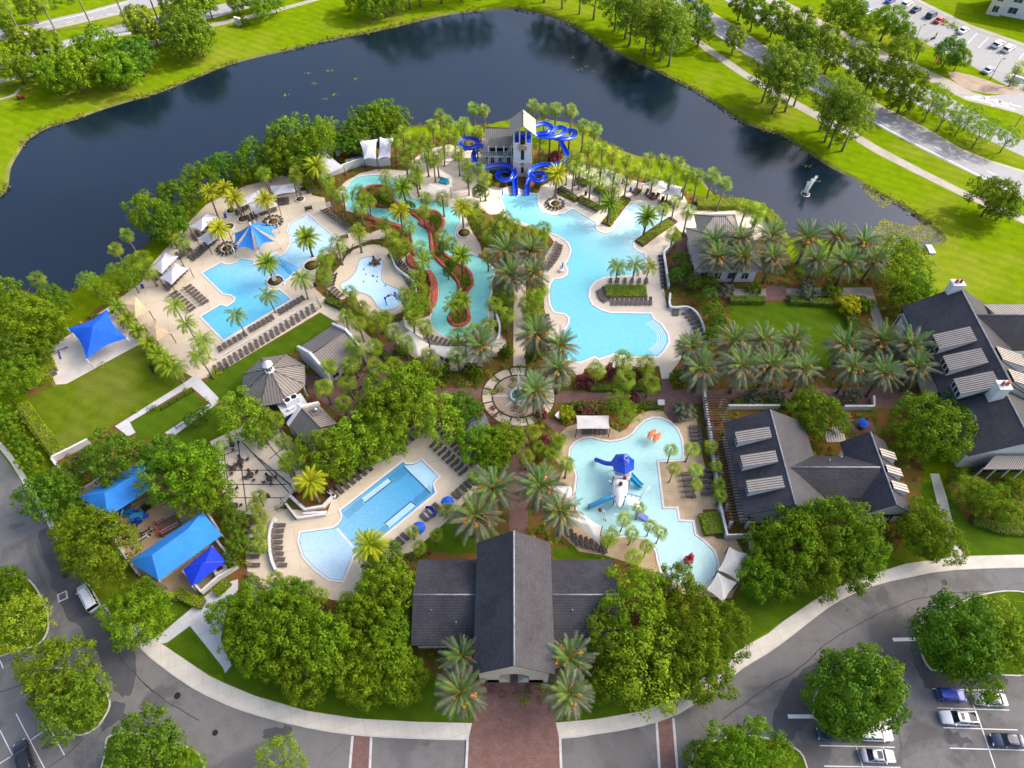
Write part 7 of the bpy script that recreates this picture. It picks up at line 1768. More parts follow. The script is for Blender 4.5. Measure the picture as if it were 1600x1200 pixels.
T=thing('pergola','long dark timber pergola along the left side of the lower clubhouse','pergola',(hl0.x,hl0.y,0)); o=Vector((hl0.x,hl0.y,0))
xl_=(hl0.x+hl1.x)/2-o.x; xr_=(hr0.x+hr1.x)/2-o.x; y0_,y1_=hl1.y-o.y,0
mb=MB(); n=46
for k in range(n): y=y0_+(y1_-y0_)*k/(n-1); mb.bar((xl_-.5,y,3.0),(xr_+.4,y,3.0),.12,.2)
mb.obj('slat',WOOD,T)
for x in (xl_+.3,xr_-.3): mb=MB(); mb.bar((x,y0_,2.82),(x,y1_,2.82),.16,.2); mb.obj('beam',WOOD,T)
for k in range(9):
    y=y0_+(y1_-y0_)*k/8
    for x in (xl_+.3,xr_-.3): mb=MB(); mb.box((x,y,1.36),(.42,.42,2.72)); mb.obj('post',WHITE,T)
# ------------------------------------------------------------------ lamps and banners
def lamp(bx,by,ty,label,banner=False,arm=True):
    h=min(HT(bx,by,ty),11); c=P(bx,by); T=thing('street_lamp',label,'street lamp',(c.x,c.y,0),.5,'street lamps')
    mb=MB(); mb.tube([(0,0,0),(0,0,.6),(0,0,h)],[.16,.09,.06],8); mb.obj('pole',BLACK,T)
    mb=MB(); mb.tube([(0,0,h-.1),(.5,0,h+.15),(1.2,0,h+.1)],.045,6); mb.box((1.35,0,h+.08),(.7,.3,.12)); mb.obj('lamp_head',BLACK,T)
    if banner:
        mb=MB(); mb.box((.42,0,h-2.2),(.7,.04,1.9)); mb.obj('banner',RED,T); mb=MB(); [mb.bar((0,0,h-2.2+s*.96),(.8,0,h-2.2+s*.96),.03) for s in (-1,1)]; mb.obj('banner_arm',BLACK,T)
lamp(1331,159,126,'black street lamp with red banner beside the two lane road',True); lamp(1447,125,82,'black street lamp with red banner beside the distant car park',True)
lamp(1547,124,94,'plain tall lamp at the lower edge of the distant car park'); lamp(1430,62,41,'plain lamp among cars in the distant car park'); lamp(1586,198,178,'slim lamp near the hatched crossing')
lamp(1333,1078,1034,'dark lamp post rising through the oak in the right car park'); lamp(1272,45,30,'slim lamp between the magnolias')
for bx,by,ty,lab in ((880,720,690,'small lamp')) if False else (): pass
# manor sign, light bollards
c=P(374,40); T=thing('monument_sign','small white monument sign with clipped bush by the lakeside path','sign',(c.x,c.y,0),1.1)
m=MB(); m.box((0,0,1.2),(.5,2.2,2.4)); m.box((0,0,2.45),(.7,2.5,.15)); m.obj('plinth',WHITE,T); m=MB(); m.box((.27,0,1.4),(.04,1.6,1.2)); m.obj('panel',BLACK,T)
shrub(381,36,1.6,'clipped bush beside the white monument sign','shrubs by the monument sign','ball')
c=P(1586,128); T=thing('monument_sign','white slab entrance sign in the shrub bed at the car park corner','sign',(c.x,c.y,0),.9)
m=MB(); m.box((0,0,.8),(.5,3.0,1.6)); m.obj('slab',WHITE,T); m=MB(); m.box((0,0,1.66),(.7,3.2,.12)); m.obj('coping',WHITE,T)
# lake fountain
c=P(1259,302); T=thing('lake_fountain','white twin jet fountain spraying in the right arm of the lake','fountain',(c.x,c.y,-.3))
hF=HT(1261,302,272); rng=np.random.default_rng(8)
m=MB(); m.lathe([(.9,0),(.9,.35),(.5,.45),(.02,.5)],(0,0,0),14); m.obj('float',BLACK,T)
for dx,hh,ln in ((-.5,hF*.62,.1),(.3,hF*.9,.7),(.0,hF*.75,.3)):
    N_=700; u=rng.random(N_); r=.03+.20*u**1.5+.10*rng.random(N_)**2; a=rng.random(N_)*6.28
    pt=np.stack([dx+ln*u*u+r*np.cos(a),r*np.sin(a),.3+hh*u],1); nn=rng.normal(size=pt.shape); nn/=np.linalg.norm(nn,axis=1)[:,None]
    link('jet',np_quads('jet_mesh',quad_cloud(rng,pt,nn,.17),FOAM),T)
N_=240; r=rng.random(N_)**.5*1.1; a=rng.random(N_)*6.28; pt=np.stack([r*np.cos(a),r*np.sin(a),.05+.15*rng.random(N_)],1); nn=np.tile([0,0,1.],(N_,1))+rng.normal(size=pt.shape)*.3; nn/=np.linalg.norm(nn,axis=1)[:,None]
link('foam',np_quads('foam_mesh',quad_cloud(rng,pt,nn,.3),FOAM),T)
c=P(1453,391); m=MB(); m.box((c.x,c.y,.2),(1.4,2.8,.5)); m.box((c.x-.3,c.y+.2,.5),(.8,1.4,.12)); tag(m.obj('outfall_headwall',CONC_WHITE),'small pale concrete outfall at the right tip of the lake','headwall')
# ------------------------------------------------------------------ vehicles
def paint(name,c,coat=.8): return flat(name,c,.28,.05,.6,.5,.25,coat)
CARP={'white':paint('white_car_paint',(.78,.79,.80)),'blue':paint('bright_blue_paint',(.012,.055,.42)),'silver':paint('silver_car_paint',(.46,.47,.52)),'navy':paint('navy_car_paint',(.016,.028,.075)),'teal':paint('dark_teal_paint',(.012,.045,.075)),'red':paint('red_car_paint',(.42,.015,.02)),'black':paint('black_car_paint',(.02,.022,.026)),'lightblue':paint('pale_blue_paint',(.36,.45,.56))}
CARGLASS=flat('car_glass',(.012,.020,.028),.06,.1,1,.7)
def sect(x,w,z0,z1,r=.16):
    pts=[]
    for (sy,sz,a0) in ((1,0,-90),(1,1,0),(-1,1,90),(-1,0,180)):
        cy=sy*(w-r); cz=(z1-r) if sz else (z0+r*.7)
        for k in range(4):
            a=radians(a0+30*k); pts.append((x,cy+r*cos(a),cz+r*(1 if sz else .7)*sin(a)))
    return pts
CARM={}
def car_meshes(kind):
    if kind in CARM: return CARM[kind]
    L,W,H,hood,cab0,cab1,rf0,rf1,belt={'sedan':(4.8,.92,1.44,.86,-1.75,1.05,-.95,.35,.92),'hatch':(4.2,.88,1.50,.90,-1.95,1.0,-1.70,.35,.94),'suv':(5.1,.98,1.78,1.08,-2.40,1.15,-2.15,.45,1.12),'van':(5.4,1.0,2.1,1.15,-2.6,1.75,-2.5,1.0,1.20)}[kind]
    h=L/2; tail=belt-.02 if kind!='sedan' else .93
    body=MB(); prof=[(-h,.70,.42,tail-.22),(-h+.10,.90,.28,tail-.04),(-h+.6,1,.22,tail),(-.6,1.0,.20,belt),(cab1-.1,1,.20,belt),(cab1+.25,.99,.20,hood+.02),(h-.75,.97,.22,hood-.05),(h-.25,.90,.26,hood-.16),(h-.02,.72,.36,hood-.30)]
    body.tube_rings([sect(x,W*f,a,b) for x,f,a,b in prof])
    gl=MB(); wb,wt=W*.93,W*.76
    gl.hexa([(cab0,-wb,belt-.06),(cab1,-wb*.97,belt-.06),(cab1,wb*.97,belt-.06),(cab0,wb,belt-.06)],[(rf0,-wt,H-.05),(rf1,-wt,H-.05),(rf1,wt,H-.05),(rf0,wt,H-.05)])
    rf=MB(); rf.tube_rings([[(x,y*wt*s,z) for x,y in ((rf0-.06,-.9),(rf0,-1.03),((rf0+rf1)/2,-1.05),(rf1,-1.03),(rf1+.06,-.9),(rf1+.06,.9),(rf1,1.03),((rf0+rf1)/2,1.05),(rf0,1.03),(rf0-.06,.9))] for z,s in ((H-.10,1.02),(H-.04,1.0),(H,.9),(H+.01,.5))],smooth=True)
    pil=MB()
    for s in (-1,1):
        for xb,xt in ((cab0+.05,rf0+.02),(cab1-.05,rf1-.02),((cab0+cab1)/2-.1,(rf0+rf1)/2-.1)): pil.bar((xb,s*(wb-.005),belt-.05),(xt,s*(wt+.012),H-.06),.09,.05)
        if kind in('suv','van'): pil.bar((cab0+.9,s*(wb-.005),belt-.05),(rf0+.75,s*(wt+.012),H-.06),.12,.05)
    wheel=MB(); r=.34 if kind in('sedan','hatch') else .40
    wheel.tube_rings([[(q*cos(2*pi*j/16),y,q*sin(2*pi*j/16)) for j in range(16)] for q,y in ((r*.62,-.11),(r*.95,-.12),(r,-.08),(r,.08),(r*.95,.12),(r*.62,.11))])
    rim=MB(); rim.tube_rings([[(q*cos(2*pi*j/10),y,q*sin(2*pi*j/10)) for j in range(10)] for q,y in ((r*.6,-.122),(r*.6,.122))])
    hl=MB(); hl.box((h-.22,0,hood-.28),(.32,.34,.13),0,0,.8); tl=MB(); tl.box((-h+.07,0,tail-.20),(.12,.34,.15),0,0,.8)
    mir=MB(); mir.box((cab1-.25,0,belt+.05),(.14,.22,.14))
    CARM[kind]=dict(body=body,gl=gl,rf=rf,pil=pil,wheel=wheel.mesh('tyre_mesh',TYRE),rim=rim.mesh('rim_mesh',RIMM),hl=hl.mesh('headlight_mesh',LAMP_W),tl=tl.mesh('taillight_mesh',LAMP_R),mir=mir,L=L,W=W,H=H,r=r,x0=-h+.85,x1=h-.92,glm=gl.mesh('glass_mesh',CARGLASS),belt=belt,hood=hood,rf0=rf0,rf1=rf1)
    return CARM[kind]
def car(px,py,hd,kind,col,label,group,extra=None,full=True):
    """hd: pixel vector pointing to the car's nose"""
    m=car_meshes(kind); c=P(px,py,.6); q=P(px+hd[0],py+hd[1],.6); ang=atan2(q.y-c.y,q.x-c.x)
    T=thing('parked_van' if kind=='van' else 'parked_car',label,'van' if kind=='van' else 'car',(c.x,c.y,.012),ang,group); M_=CARP[col]
    m['body'].obj('body',M_,T); link('window_glass',m['glm'],T); m['rf'].obj('roof',M_,T); m['pil'].obj('pillar',M_,T)
    for sx in (m['x0'],m['x1']):
        for s in (-1,1):
            w=link('wheel',m['wheel'],T,(sx,s*(m['W']-.10),m['r'])); link('rim',m['rim'],w)
    for s in (-1,1):
        link('headlight',m['hl'],T,(0,s*m['W']*.66,0)); link('taillight',m['tl'],T,(0,s*m['W']*.70,0))
        m['mir'].obj('mirror',M_,T,(0,s*(m['W']+.08),0))
    if extra=='sunroof':
        mb=MB(); mb.box(((m['rf0']+m['rf1'])/2+.25,0,m['H']+.012),(.7,1.0,.02)); mb.obj('sunroof',CARGLASS,T)
    if extra=='rearglass':
        mb=MB(); mb.box((m['rf1']-.55,0,m['H']+.012),(.5,.9,.02)); mb.obj('sunroof',CARGLASS,T); mb=MB(); mb.box((m['rf0']+.62,0,m['H']+.012),(1.05,1.25,.02)); mb.obj('rear_panel',CARGLASS,T)
    if extra=='rack':
        mb=MB(); [mb.bar((m['rf0']+.3,s*.62,m['H']+.08),(m['rf1']-.2,s*.62,m['H']+.08),.05) for s in (-1,1)]; mb.obj('roof_rack',BLACK,T)
    return T
G1='cars in the near right car park'
car(1486,1086,(20,1),'hatch','blue','bright blue hatchback parked beside the silver sedan',G1); car(1547,1093,(-20,-1),'sedan','silver','silver sedan with dark windows next to the blue hatchback',G1,'sunroof')
car(1497,1122,(-20,-1),'suv','white','big white estate with sunroof and dark rear roof panel',G1,'rearglass'); car(1575,1157,(-20,-1),'sedan','navy','navy sedan cut by the photo edge in the right car park',G1,'sunroof')
car(1303,1147,(-20,-.6),'sedan','teal','dark teal sedan half under the oak',G1); car(1366,1147,(20,.6),'suv','white','white car sticking out from under the oak',G1); car(1372,1181,(20,.8),'sedan','silver','silver grey sedan nearest the bottom edge',G1,'sunroof')
car(139,934,(-16,-30),'van','white','white van with roof rails parked at the left kerb','vehicles on the left','rack'); car(38,1184,(-9,-30),'suv','black','black car at the left bottom corner with red tail lights','vehicles on the left','rack')
G2='cars in the distant car park'
for x,y,k,c,l in ((1417,6,'suv','white','white car at the top end of the distant row'),(1432,14,'sedan','navy','dark blue grey sedan second in the distant row'),(1456,23,'suv','navy','navy estate beside the red car in the distant row'),(1468,31,'sedan','red','red car in the distant row'),(1506,47,'sedan','white','white sedan past the planted strip in the distant row'),(1560,69,'suv','white','white car upper of the pair in distant bays'),(1576,76,'suv','white','white car lower of the pair in distant bays'),(1545,109,'sedan','lightblue','pale blue sedan alone near the tall lamp'),(1347,11,'sedan','navy','dark car behind the top magnolias'),(1356,18,'sedan','lightblue','light blue car behind the top magnolias'),(1392,0,'sedan','blue','blue car cut by the top photo edge')):
    car(x,y,(12,-7),k,c,l,G2)
car(1078,2,(-12,-8),'hatch','blue','small blue car driving on the two lane road at the top',G2)
c=P(1457,62); T=thing('motorcycle','dark motorcycle with a rider in red beside it in the distant car park','motorcycle',(c.x,c.y,0),.5)
m=MB(); m.tube([(-.62,0,.62),(-.1,0,.66),(.35,0,.84),(.55,0,.80)],[.07,.11,.16,.07],8); m.box((0,0,.42),(.55,.34,.34),0,0,.8); m.obj('frame',BLACK,T)
m=MB(); m.box((-.35,0,.78),(.75,.28,.10),0,0,.85); m.obj('seat',SLING_DARK,T)
m=MB(); m.bar((.5,-.42,1.02),(.5,.42,1.02),.05); [m.bar((.55,s*.10,.98),(.8,s*.10,.32),.05) for s in (-1,1)]; m.obj('handlebar',STEEL,T)
m=MB(); m.ball((.72,0,.86),.11,n=8,m=5); m.obj('headlight',LAMP_W,T)
for x in (-.75,.8):
    m=MB(); m.tube_rings([[(x+q*cos(2*pi*j/14),y,.32+q*sin(2*pi*j/14)) for j in range(14)] for q,y in ((.2,-.06),(.32,-.05),(.32,.05),(.2,.06))]); m.obj('wheel',TYRE,T)
# ------------------------------------------------------------------ people (tiny): skinned figures
SKIN=flat('skin_tone',(.48,.28,.19),.55,.08); CLOTH_O=flat('orange_shirt_cloth',(.55,.12,.04),.8,.1); CLOTH_D=flat('dark_trouser_cloth',(.03,.035,.06),.85,.2); HAIR=flat('dark_hair',(.03,.02,.015),.7,.2)
def person(px,py,label,shirt,pose='stand',rz=0.0,z=0.0):
    c=P(px,py); T=thing('person',label,'person',(c.x,c.y,z),rz)
    hip=.92 if pose=='stand' else .62
    J={'pel':(0,0,hip),'ch':(.02,0,hip+.42),'nk':(.02,0,hip+.57),'hd':(.03,0,hip+.74)}
    V=[J['pel'],J['ch'],J['nk'],(.035,0,hip+.67),(.045,0,hip+.78)]; R=[.15,.165,.050,.090,.080]; E=[(0,1),(1,2),(2,3),(3,4)]
    for s in (-1,1):
        i=len(V); V+= [(0.02,s*.19,hip+.48),(.08,s*.25,hip+.20),(.30,s*.20,hip+.10),(.38,s*.18,hip+.10)]; R+=[.065,.05,.038,.03]; E+=[(1,i),(i,i+1),(i+1,i+2),(i+2,i+3)]
        for f in range(5):
            a=(f-2)*.25; j=len(V); V+=[(.44*1.0+.02*(f%2),s*(.18+.02*(f-2)),hip+.09),(.48,s*(.18+.024*(f-2)),hip+.05)]; R+=[.010,.008]; E+=[(i+3,j),(j,j+1)]
        i=len(V)
        if pose=='stand': V+=[(0,s*.10,hip-.06),(.02,s*.11,.48),(0,s*.11,.08),(.14,s*.12,.04)]
        else: V+=[(.05,s*.10,hip-.02),(.45,s*.13,hip-.02),(.50,s*.13,.12),(.62,s*.13,.06)]
        R+=[.095,.065,.045,.04]; E+=[(0,i),(i,i+1),(i+1,i+2),(i+2,i+3)]
    me=bpy.data.meshes.new('person_body_mesh'); me.from_pydata(V,E,[]); me.materials.append(SKIN)
    o=link('body',me,T); sk=o.modifiers.new('Skin','SKIN'); 
    for k,r in enumerate(R): me.skin_vertices[0].data[k].radius=(r,r); me.skin_vertices[0].data[k].use_root=(k==0)
    o.modifiers.new('Sub','SUBSURF').render_levels=1
    m=MB(); m.tube([(0,0,hip-.05),(.01,0,hip+.2),(.02,0,hip+.46),(.02,0,hip+.53)],[.17,.175,.185,.09],12)
    for s in (-1,1): m.tube([(.02,s*.17,hip+.48),(.07,s*.24,hip+.24)],[.085,.07],8)
    m.obj('shirt',shirt,T)
    m=MB()
    for s in (-1,1):
        pts=[(0,s*.09,hip+.02),(.02,s*.11,.48),(0,s*.11,.10)] if pose=='stand' else [(0,s*.09,hip),(.45,s*.13,hip-.02),(.50,s*.13,.14)]
        m.tube(pts,[.115,.085,.065],8)
    m.obj('trousers',CLOTH_D,T)
    m=MB(); m.ball((.015,0,hip+.785),.102,n=10,m=6,sq=(1,.95,.85)); m.obj('hair',HAIR,T)
    m=MB(); m.ball((.125,0,hip+.735),.016,n=6,m=4); [m.ball((.118,s*.035,hip+.765),.010,n=6,m=4) for s in (-1,1)]; m.obj('face_features',SKIN,T)
    return T
c=P(33,154); T=thing('ride_on_mower','red ride on mower working on the lake lawn at the left','mower',(c.x,c.y,0),.6)
m=MB(); m.box((.6,0,.62),(.9,.75,.45),0,0,.85); m.box((-.3,0,.4),(1.2,.8,.2)); m.obj('body',RED,T); m=MB(); m.box((.1,0,.2),(1.0,1.3,.18),0,0,.9); m.obj('mower_deck',BLACK,T); m=MB(); m.box((-.35,0,.62),(.5,.5,.12)); m.box((-.6,0,.9),(.1,.5,.5)); m.obj('seat',BLACK,T)
for x,r in ((.75,.22),(-.55,.3)):
    for s in (-1,1): m=MB(); m.tube_rings([[(x+q*cos(2*pi*j/12),s*.5+y,r+q*sin(2*pi*j/12)) for j in range(12)] for q,y in ((r*.5,-.1),(r,-.1),(r,.1),(r*.5,.1))]); m.obj('wheel',TYRE,T)
p_=person(33,154,'person in an orange shirt seated on the red mower',CLOTH_O,'sit',.6,.05); p_.location.x-=.35*cos(.6); p_.location.y-=.35*sin(.6)
p_=person(1461,59,'person in a red shirt standing beside the motorcycle',RED,'stand',2.0)
c=P(10,149); T=thing('bed_edging','pale curved edging of the shrub bed at the left lawn edge','edging',(0,0,0))
pts=smooth_open([Vector((*P(x,y)[:2],0)) for x,y in ((-20,158),(0,156),(14,152),(24,147),(31,139))],5); m=MB(); wall_run(m,pts,.8,0,.18); m.obj('stone',CONC_PATH,T)
# ------------------------------------------------------------------ palms
G='date palms with orange fruit'
palms('date',[(1121,402),(1161,402),(1207,402),(1275,407),(1322,409),(1366,407)],'fruiting date palm','in the front row above the event lawn','the tan pavilion',(1080,400),G)
palms('date',[(1116,378),(1158,374),(1205,370),(1262,372),(1307,369),(1349,379)],'date palm','in the back row by the lake bay','the tan pavilion',(1080,380),G)
palms('date',[(1095,577),(1157,573),(1203,572),(1254,577),(1331,574),(1380,582),(1431,574)],'fruiting date palm','in the lower avenue row above the clubhouse','the round plaza',(810,619),G)
palms('date',[(1082,543),(1147,535),(1192,533),(1239,532),(1318,540),(1377,534),(1422,541)],'date palm','in the upper avenue row edging the event lawn','the round plaza',(810,619),G)
palms('date',[(837,522),(876,540),(872,578),(836,612),(750,541)],'large date palm','ringing the round plaza','the sundial',(810,612),G)
palms('date',[(790,394),(797,430),(829,392),(833,427)],'grey green date palm','between river and lagoon','the sundial plaza',(810,619),G)
palms('date',[(772,764),(742,808),(842,760),(875,800)],'large fruiting date palm','behind the entrance pavilion','the brick walk plaza end',(812,700),G)
palms('date',[(721,1026),(719,1082),(888,1030),(889,1086)],'large fruiting date palm','flanking the brick entrance drive','the left urn',(770,1052),G,None,.92)
palms('sylvester',[(479,371),(418,411),(629,293),(720,399)],'neat feather palm','in a pool island planter','the star canopy',(400,370),'feather palms')
palms('sylvester',[(1012,338),(952,318)],'neat feather palm','at the rounded end of a lagoon planter','the slide tower',(815,230),'feather palms')
palms('canary',[(327,301),(350,293),(366,309),(414,312),(341,358)],'yellow feather palm','among the white lounger shades','the star canopy',(400,370),'yellow feather palms',None,.85)
palms('canary',[(625,330),(722,325),(870,273),(494,261),(484,753),(579,852)],'yellow green feather palm','standing alone','the slide tower',(815,230),'yellow feather palms')
palms('queen',[(418,462),(369,493),(472,435),(316,532),(311,556),(273,478),(291,505)],'thin drooping queen palm','on the leisure pool terrace','the star canopy',(400,370),'queen palms')
palms('queen',[(660,408),(714,466),(706,478),(724,470),(965,416),(992,414),(1015,416)],'leaning queen palm clump','beside the river or lagoon island','the slide tower',(815,230),'queen palms',5.2)
palms('queen',[(260,567),(271,576)],'yellowish drooping palm','at the corner of the worn lawn','the blue square shade',(150,520),'queen palms',4.5)
palms('small',[(183,479),(198,498),(214,516),(231,535),(246,555),(257,566)],'bushy areca palm','between sand pad and beige shades','the lake path',(180,470),'areca palms',None,1.25)
GS='sabal palms'
palms('sabal',[(676,195),(687,182),(700,192),(725,197),(740,170),(756,172),(747,207),(710,215),(630,207),(660,215),(645,222),(692,212),(665,242),(632,240),(682,245),(694,230),(652,262),(650,278),(677,252),(635,256),(747,262),(727,257),(732,276),(617,222),(640,236),(668,228),(716,240),(757,280)],'sabal palm','left of the slides','the slide tower',(815,240),GS)
palms('sabal',[(834,167),(851,172),(869,170),(892,172),(912,197),(930,202),(920,230),(902,247),(942,232),(959,240),(980,250),(1014,250),(1037,251),(1060,257),(1075,272),(1090,275),(1114,275),(1134,287)],'tall sabal palm','behind the sunny terrace','the slide tower',(815,240),GS,7.0)
palms('sabal',[(922,256),(940,262),(960,272),(980,277),(1000,266),(1022,275),(1047,278),(905,265),(924,278),(941,288),(960,295),(1055,315),(1075,330),(1037,327),(1052,366),(885,256),(1165,327),(1185,330),(1182,343),(897,262)],'sabal palm','on the sunny terrace','the slide tower',(815,240),GS)
palms('sabal',[(740,327),(805,352),(830,362),(850,357),(750,350),(775,350),(762,370),(745,340),(762,400),(786,360),(815,375),(845,380),(790,340)],'bushy sabal palm','between river and lagoon','the sundial plaza',(810,619),GS,4.6)
palms('sabal',[(837,465),(832,485),(825,474),(772,475),(795,465),(793,492),(845,452),(778,450),(830,500)],'sabal palm','along the cream path','the sundial plaza',(810,619),GS,5.0)
palms('sabal',[(510,282),(517,300),(535,305),(602,277),(560,302),(562,325),(577,315),(600,350),(612,370),(639,355),(665,310),(691,310),(662,330),(691,370),(706,382),(632,385),(657,390),(527,382),(560,362),(510,400),(505,432),(505,412),(411,272),(460,255),(461,275),(650,277),(569,312),(606,300)],'sabal palm','along the lazy river banks','the slide tower',(815,240),GS,5.4)
palms('sabal',[(540,495),(547,458),(564,482),(560,505),(585,497),(600,495),(587,507),(614,520),(632,460),(646,497),(665,512),(635,537),(671,557),(715,525),(739,520),(761,510),(714,555),(555,542),(585,542),(514,572),(506,605),(547,570),(585,572),(542,600),(536,630),(617,572)],'sabal palm','around the food sheds and river sails','the sundial plaza',(810,619),GS,5.0)
palms('sabal',[(442,690),(432,655),(410,672),(450,717),(447,726),(470,705)],'sabal palm','on the table terrace tree pits','the octagonal pavilion',(428,595),GS,5.0,.85)
palms('sabal',[(405,775),(407,807),(405,830),(405,852),(455,912),(482,917),(500,930),(540,937),(645,830),(655,855),(682,835),(697,797),(742,745),(398,790),(430,905)],'small leafy sabal palm','edging the family pool deck','the fan beach',(500,860),GS,3.0,.72)
palms('fan',[(1048,703),(1080,702),(1054,732),(1086,735),(1088,757),(998,794),(976,812),(956,836),(1016,822),(1033,832),(988,834),(990,870),(950,845),(1010,853)],'young fan palm','beside the splash pool','the orange kayaks',(1022,680),'fan palms',None,.88)
palms('sabal',[(1111,699),(1119,728),(1123,757),(1126,775)],'sabal palm','between the splash pool wall and the pergola','the orange kayaks',(1022,680),GS,3.4,.66)
palms('sabal',[(874,687),(886,725),(866,704),(832,675),(822,715),(860,710),(870,690),(807,677),(842,700),(853,735)],'leafy sabal palm','in the bed left of the splash pool','the round plaza',(810,619),GS,4.0,.85)
palms('sabal',[(932,578),(974,563),(1010,570),(977,593),(1016,600),(1072,538)],'lush sabal palm','above the brick walk','the round plaza',(810,619),GS,4.6,1.15)
palms('sabal',[(197,367),(180,390),(59,437)],'leaning sabal palm','alone on the left lake bank','the beige shades',(220,500),GS,5.5)
palms('sabal',[(207,412),(258,360),(282,377),(230,423),(222,404),(268,368)],'light green sabal palm','behind the lounger shades','the beige shades',(220,500),GS,4.4,1.15)
palms('sabal',[(8,6),(65,6),(117,-14),(175,-16),(228,-18)],'tall palm','on the boulevard median','the left photo edge',(-10,10),'boulevard palms',11,1.2)
palms('sabal',[(1440,70),(1592,106)],'small sabal palm','by the distant car park','the red banner lamp',(1447,100),'car park palms',5)
# ------------------------------------------------------------------ broadleaf trees
def trees(kind,pts,look,where,anchor,apx,group):
    pts=sorted(pts,key=lambda q:hypot(q[0]-apx[0],q[1]-apx[1]))
    for i,q in enumerate(pts): tree(kind,q[0],q[1],q[2],f"{look} {where}, "+(f"{ORD[i]} from {anchor}" if len(pts)>1 else f"near {anchor}"),group)
def pines(pts,where,anchor,apx,group):
    for i,q in enumerate(sorted(pts,key=lambda q:hypot(q[0]-apx[0],q[1]-apx[1]))):
        b=P(q[0],q[1]); z=9.5+random.Random(q[0]).uniform(-.8,1.2); c=proj((b.x,b.y,z)); tree('pine',c[0],c[1],q[2],f'tall pine {where}, {ORD[i]} from {anchor}',group,zr=z)
trees('oak',[(27,972,48),(12,918,36),(88,1045,54),(112,1098,56),(215,965,50),(218,935,36),(228,1174,68),(440,1188,42),(290,1196,30)],'rounded green oak','around the left car park','the white van',(139,934),'oaks round the left car park')
trees('oak',[(150,855,62),(178,716,52),(290,742,62),(318,770,42),(258,712,38),(128,832,40)],'dense green oak','overhanging the walled playground','the upper sky blue canopy',(190,770),'oaks over the playground')
trees('dark',[(75,776,46),(100,752,36)],'dark oak','between the ring road and playground','the conical bushes',(40,700),'dark oaks by the ring road')
trees('oak',[(378,650,46),(406,672,28),(512,712,50),(560,692,44),(586,640,40),(626,612,52),(652,640,44),(690,652,46),(722,640,34),(655,592,36),(600,680,42),(752,692,36),(785,690,34),(770,715,28)],'leafy oak','between the brick plaza and family pool','the octagonal pavilion',(428,595),'oaks behind the family pool')
trees('oak',[(360,960,36),(395,950,42),(440,985,58),(395,1010,46),(505,1010,62),(560,965,46),(600,1035,56),(604,925,52),(560,1055,48),(632,1068,38),(612,985,42),(470,1050,48),(600,878,36),(638,1045,30),(450,940,38)],'full oak','left of the entrance pavilion','the left entrance wing',(690,940),'oaks left of the entrance')
trees('oak',[(990,950,62),(950,1000,46),(1010,1050,66),(1080,975,58),(1085,1050,54),(1040,1010,52),(1135,985,44),(1060,915,36),(960,1062,42),(1120,1030,36)],'full oak','right of the entrance pavilion','the right entrance wing',(920,940),'oaks right of the entrance')
trees('oak',[(1240,845,58),(1305,830,66),(1345,862,44),(1200,862,40),(1270,880,48),(1190,905,38),(1230,900,38),(1330,895,34)],'spreading green oak','in front of the lower clubhouse','the pergola foot',(1160,815),'oaks in front of the lower clubhouse')
trees('oak',[(1450,825,48),(1462,850,38)],'yellowish oak','beside the clubhouse path','the pavement',(1487,875),'oaks by the clubhouse path')
trees('oak',[(1460,668,56),(1425,690,34),(1480,650,36)],'bright green oak','between the two clubhouses','the large clubhouse',(1560,640),'oaks between the clubhouses')
trees('oak',[(1276,645,44),(1262,662,28)],'rounded oak','behind the lower clubhouse roof','the brick walk',(1276,615),'oaks behind the lower clubhouse')
trees('oak',[(1334,1082,76),(1308,1110,44),(1370,1056,46),(1495,990,68),(1556,975,50),(1512,1030,54),(1590,1000,40),(1160,1178,62),(1205,1196,40),(1100,1196,36)],'broad green oak','on the right car park islands','the bright blue hatchback',(1486,1086),'oaks in the right car park')
trees('oak',[(1408,400,38),(1405,440,34),(1432,455,34),(1418,475,30),(1442,420,24)],'dark rounded oak','above the large clubhouse','the lake outfall',(1455,390),'oaks by the large clubhouse')
trees('oak',[(1553,308,40),(1572,322,28)],'lone spreading oak','on the right lake lawn','the lake outfall',(1455,390),'oaks on the right lake lawn')
trees('oak',[(8,468,36),(52,500,44),(82,474,30),(20,550,34),(78,520,22),(18,590,40),(64,545,22)],'dense green oak','on the left lake bank','the blue square shade',(150,520),'oaks on the left lake bank')
trees('light',[(140,440,20),(186,425,20),(170,458,17),(205,437,17)],'small round tree','beside the lake path','the beige shades',(220,500),'small trees by the lake path')
trees('oak',[(235,335,38),(262,348,34),(278,310,36),(316,280,31),(345,262,27),(392,244,30),(376,268,20),(418,268,18),(455,215,42),(440,238,36),(488,228,38),(505,208,30),(578,190,34),(600,184,30),(618,190,26),(556,210,26),(545,222,24),(470,252,26)],'lush green tree','behind the white shades','the cabana yard',(560,230),'lake shore trees')
trees('oak',[(112,112,40),(85,118,30),(155,80,42),(185,110,34),(212,88,36),(170,118,26),(292,52,42),(310,62,28),(275,40,28),(20,100,34),(50,108,26)],'big rounded oak','below the boulevard','the white monument sign',(374,40),'oaks below the boulevard')
trees('mag',[(45,66,26),(78,76,24),(28,70,20),(218,34,24),(236,48,20),(268,6,20),(302,6,26),(323,2,20),(368,2,16),(390,-2,14),(45,8,22),(12,38,14)],'glossy dark magnolia','lining the boulevard','the white monument sign',(374,40),'boulevard magnolias')
trees('oak',[(410,12,20),(428,2,18),(580,6,26),(560,-6,24),(612,-4,26)],'small oak','at the far end of the lake lawn','the white monument sign',(374,40),'far lawn oaks')
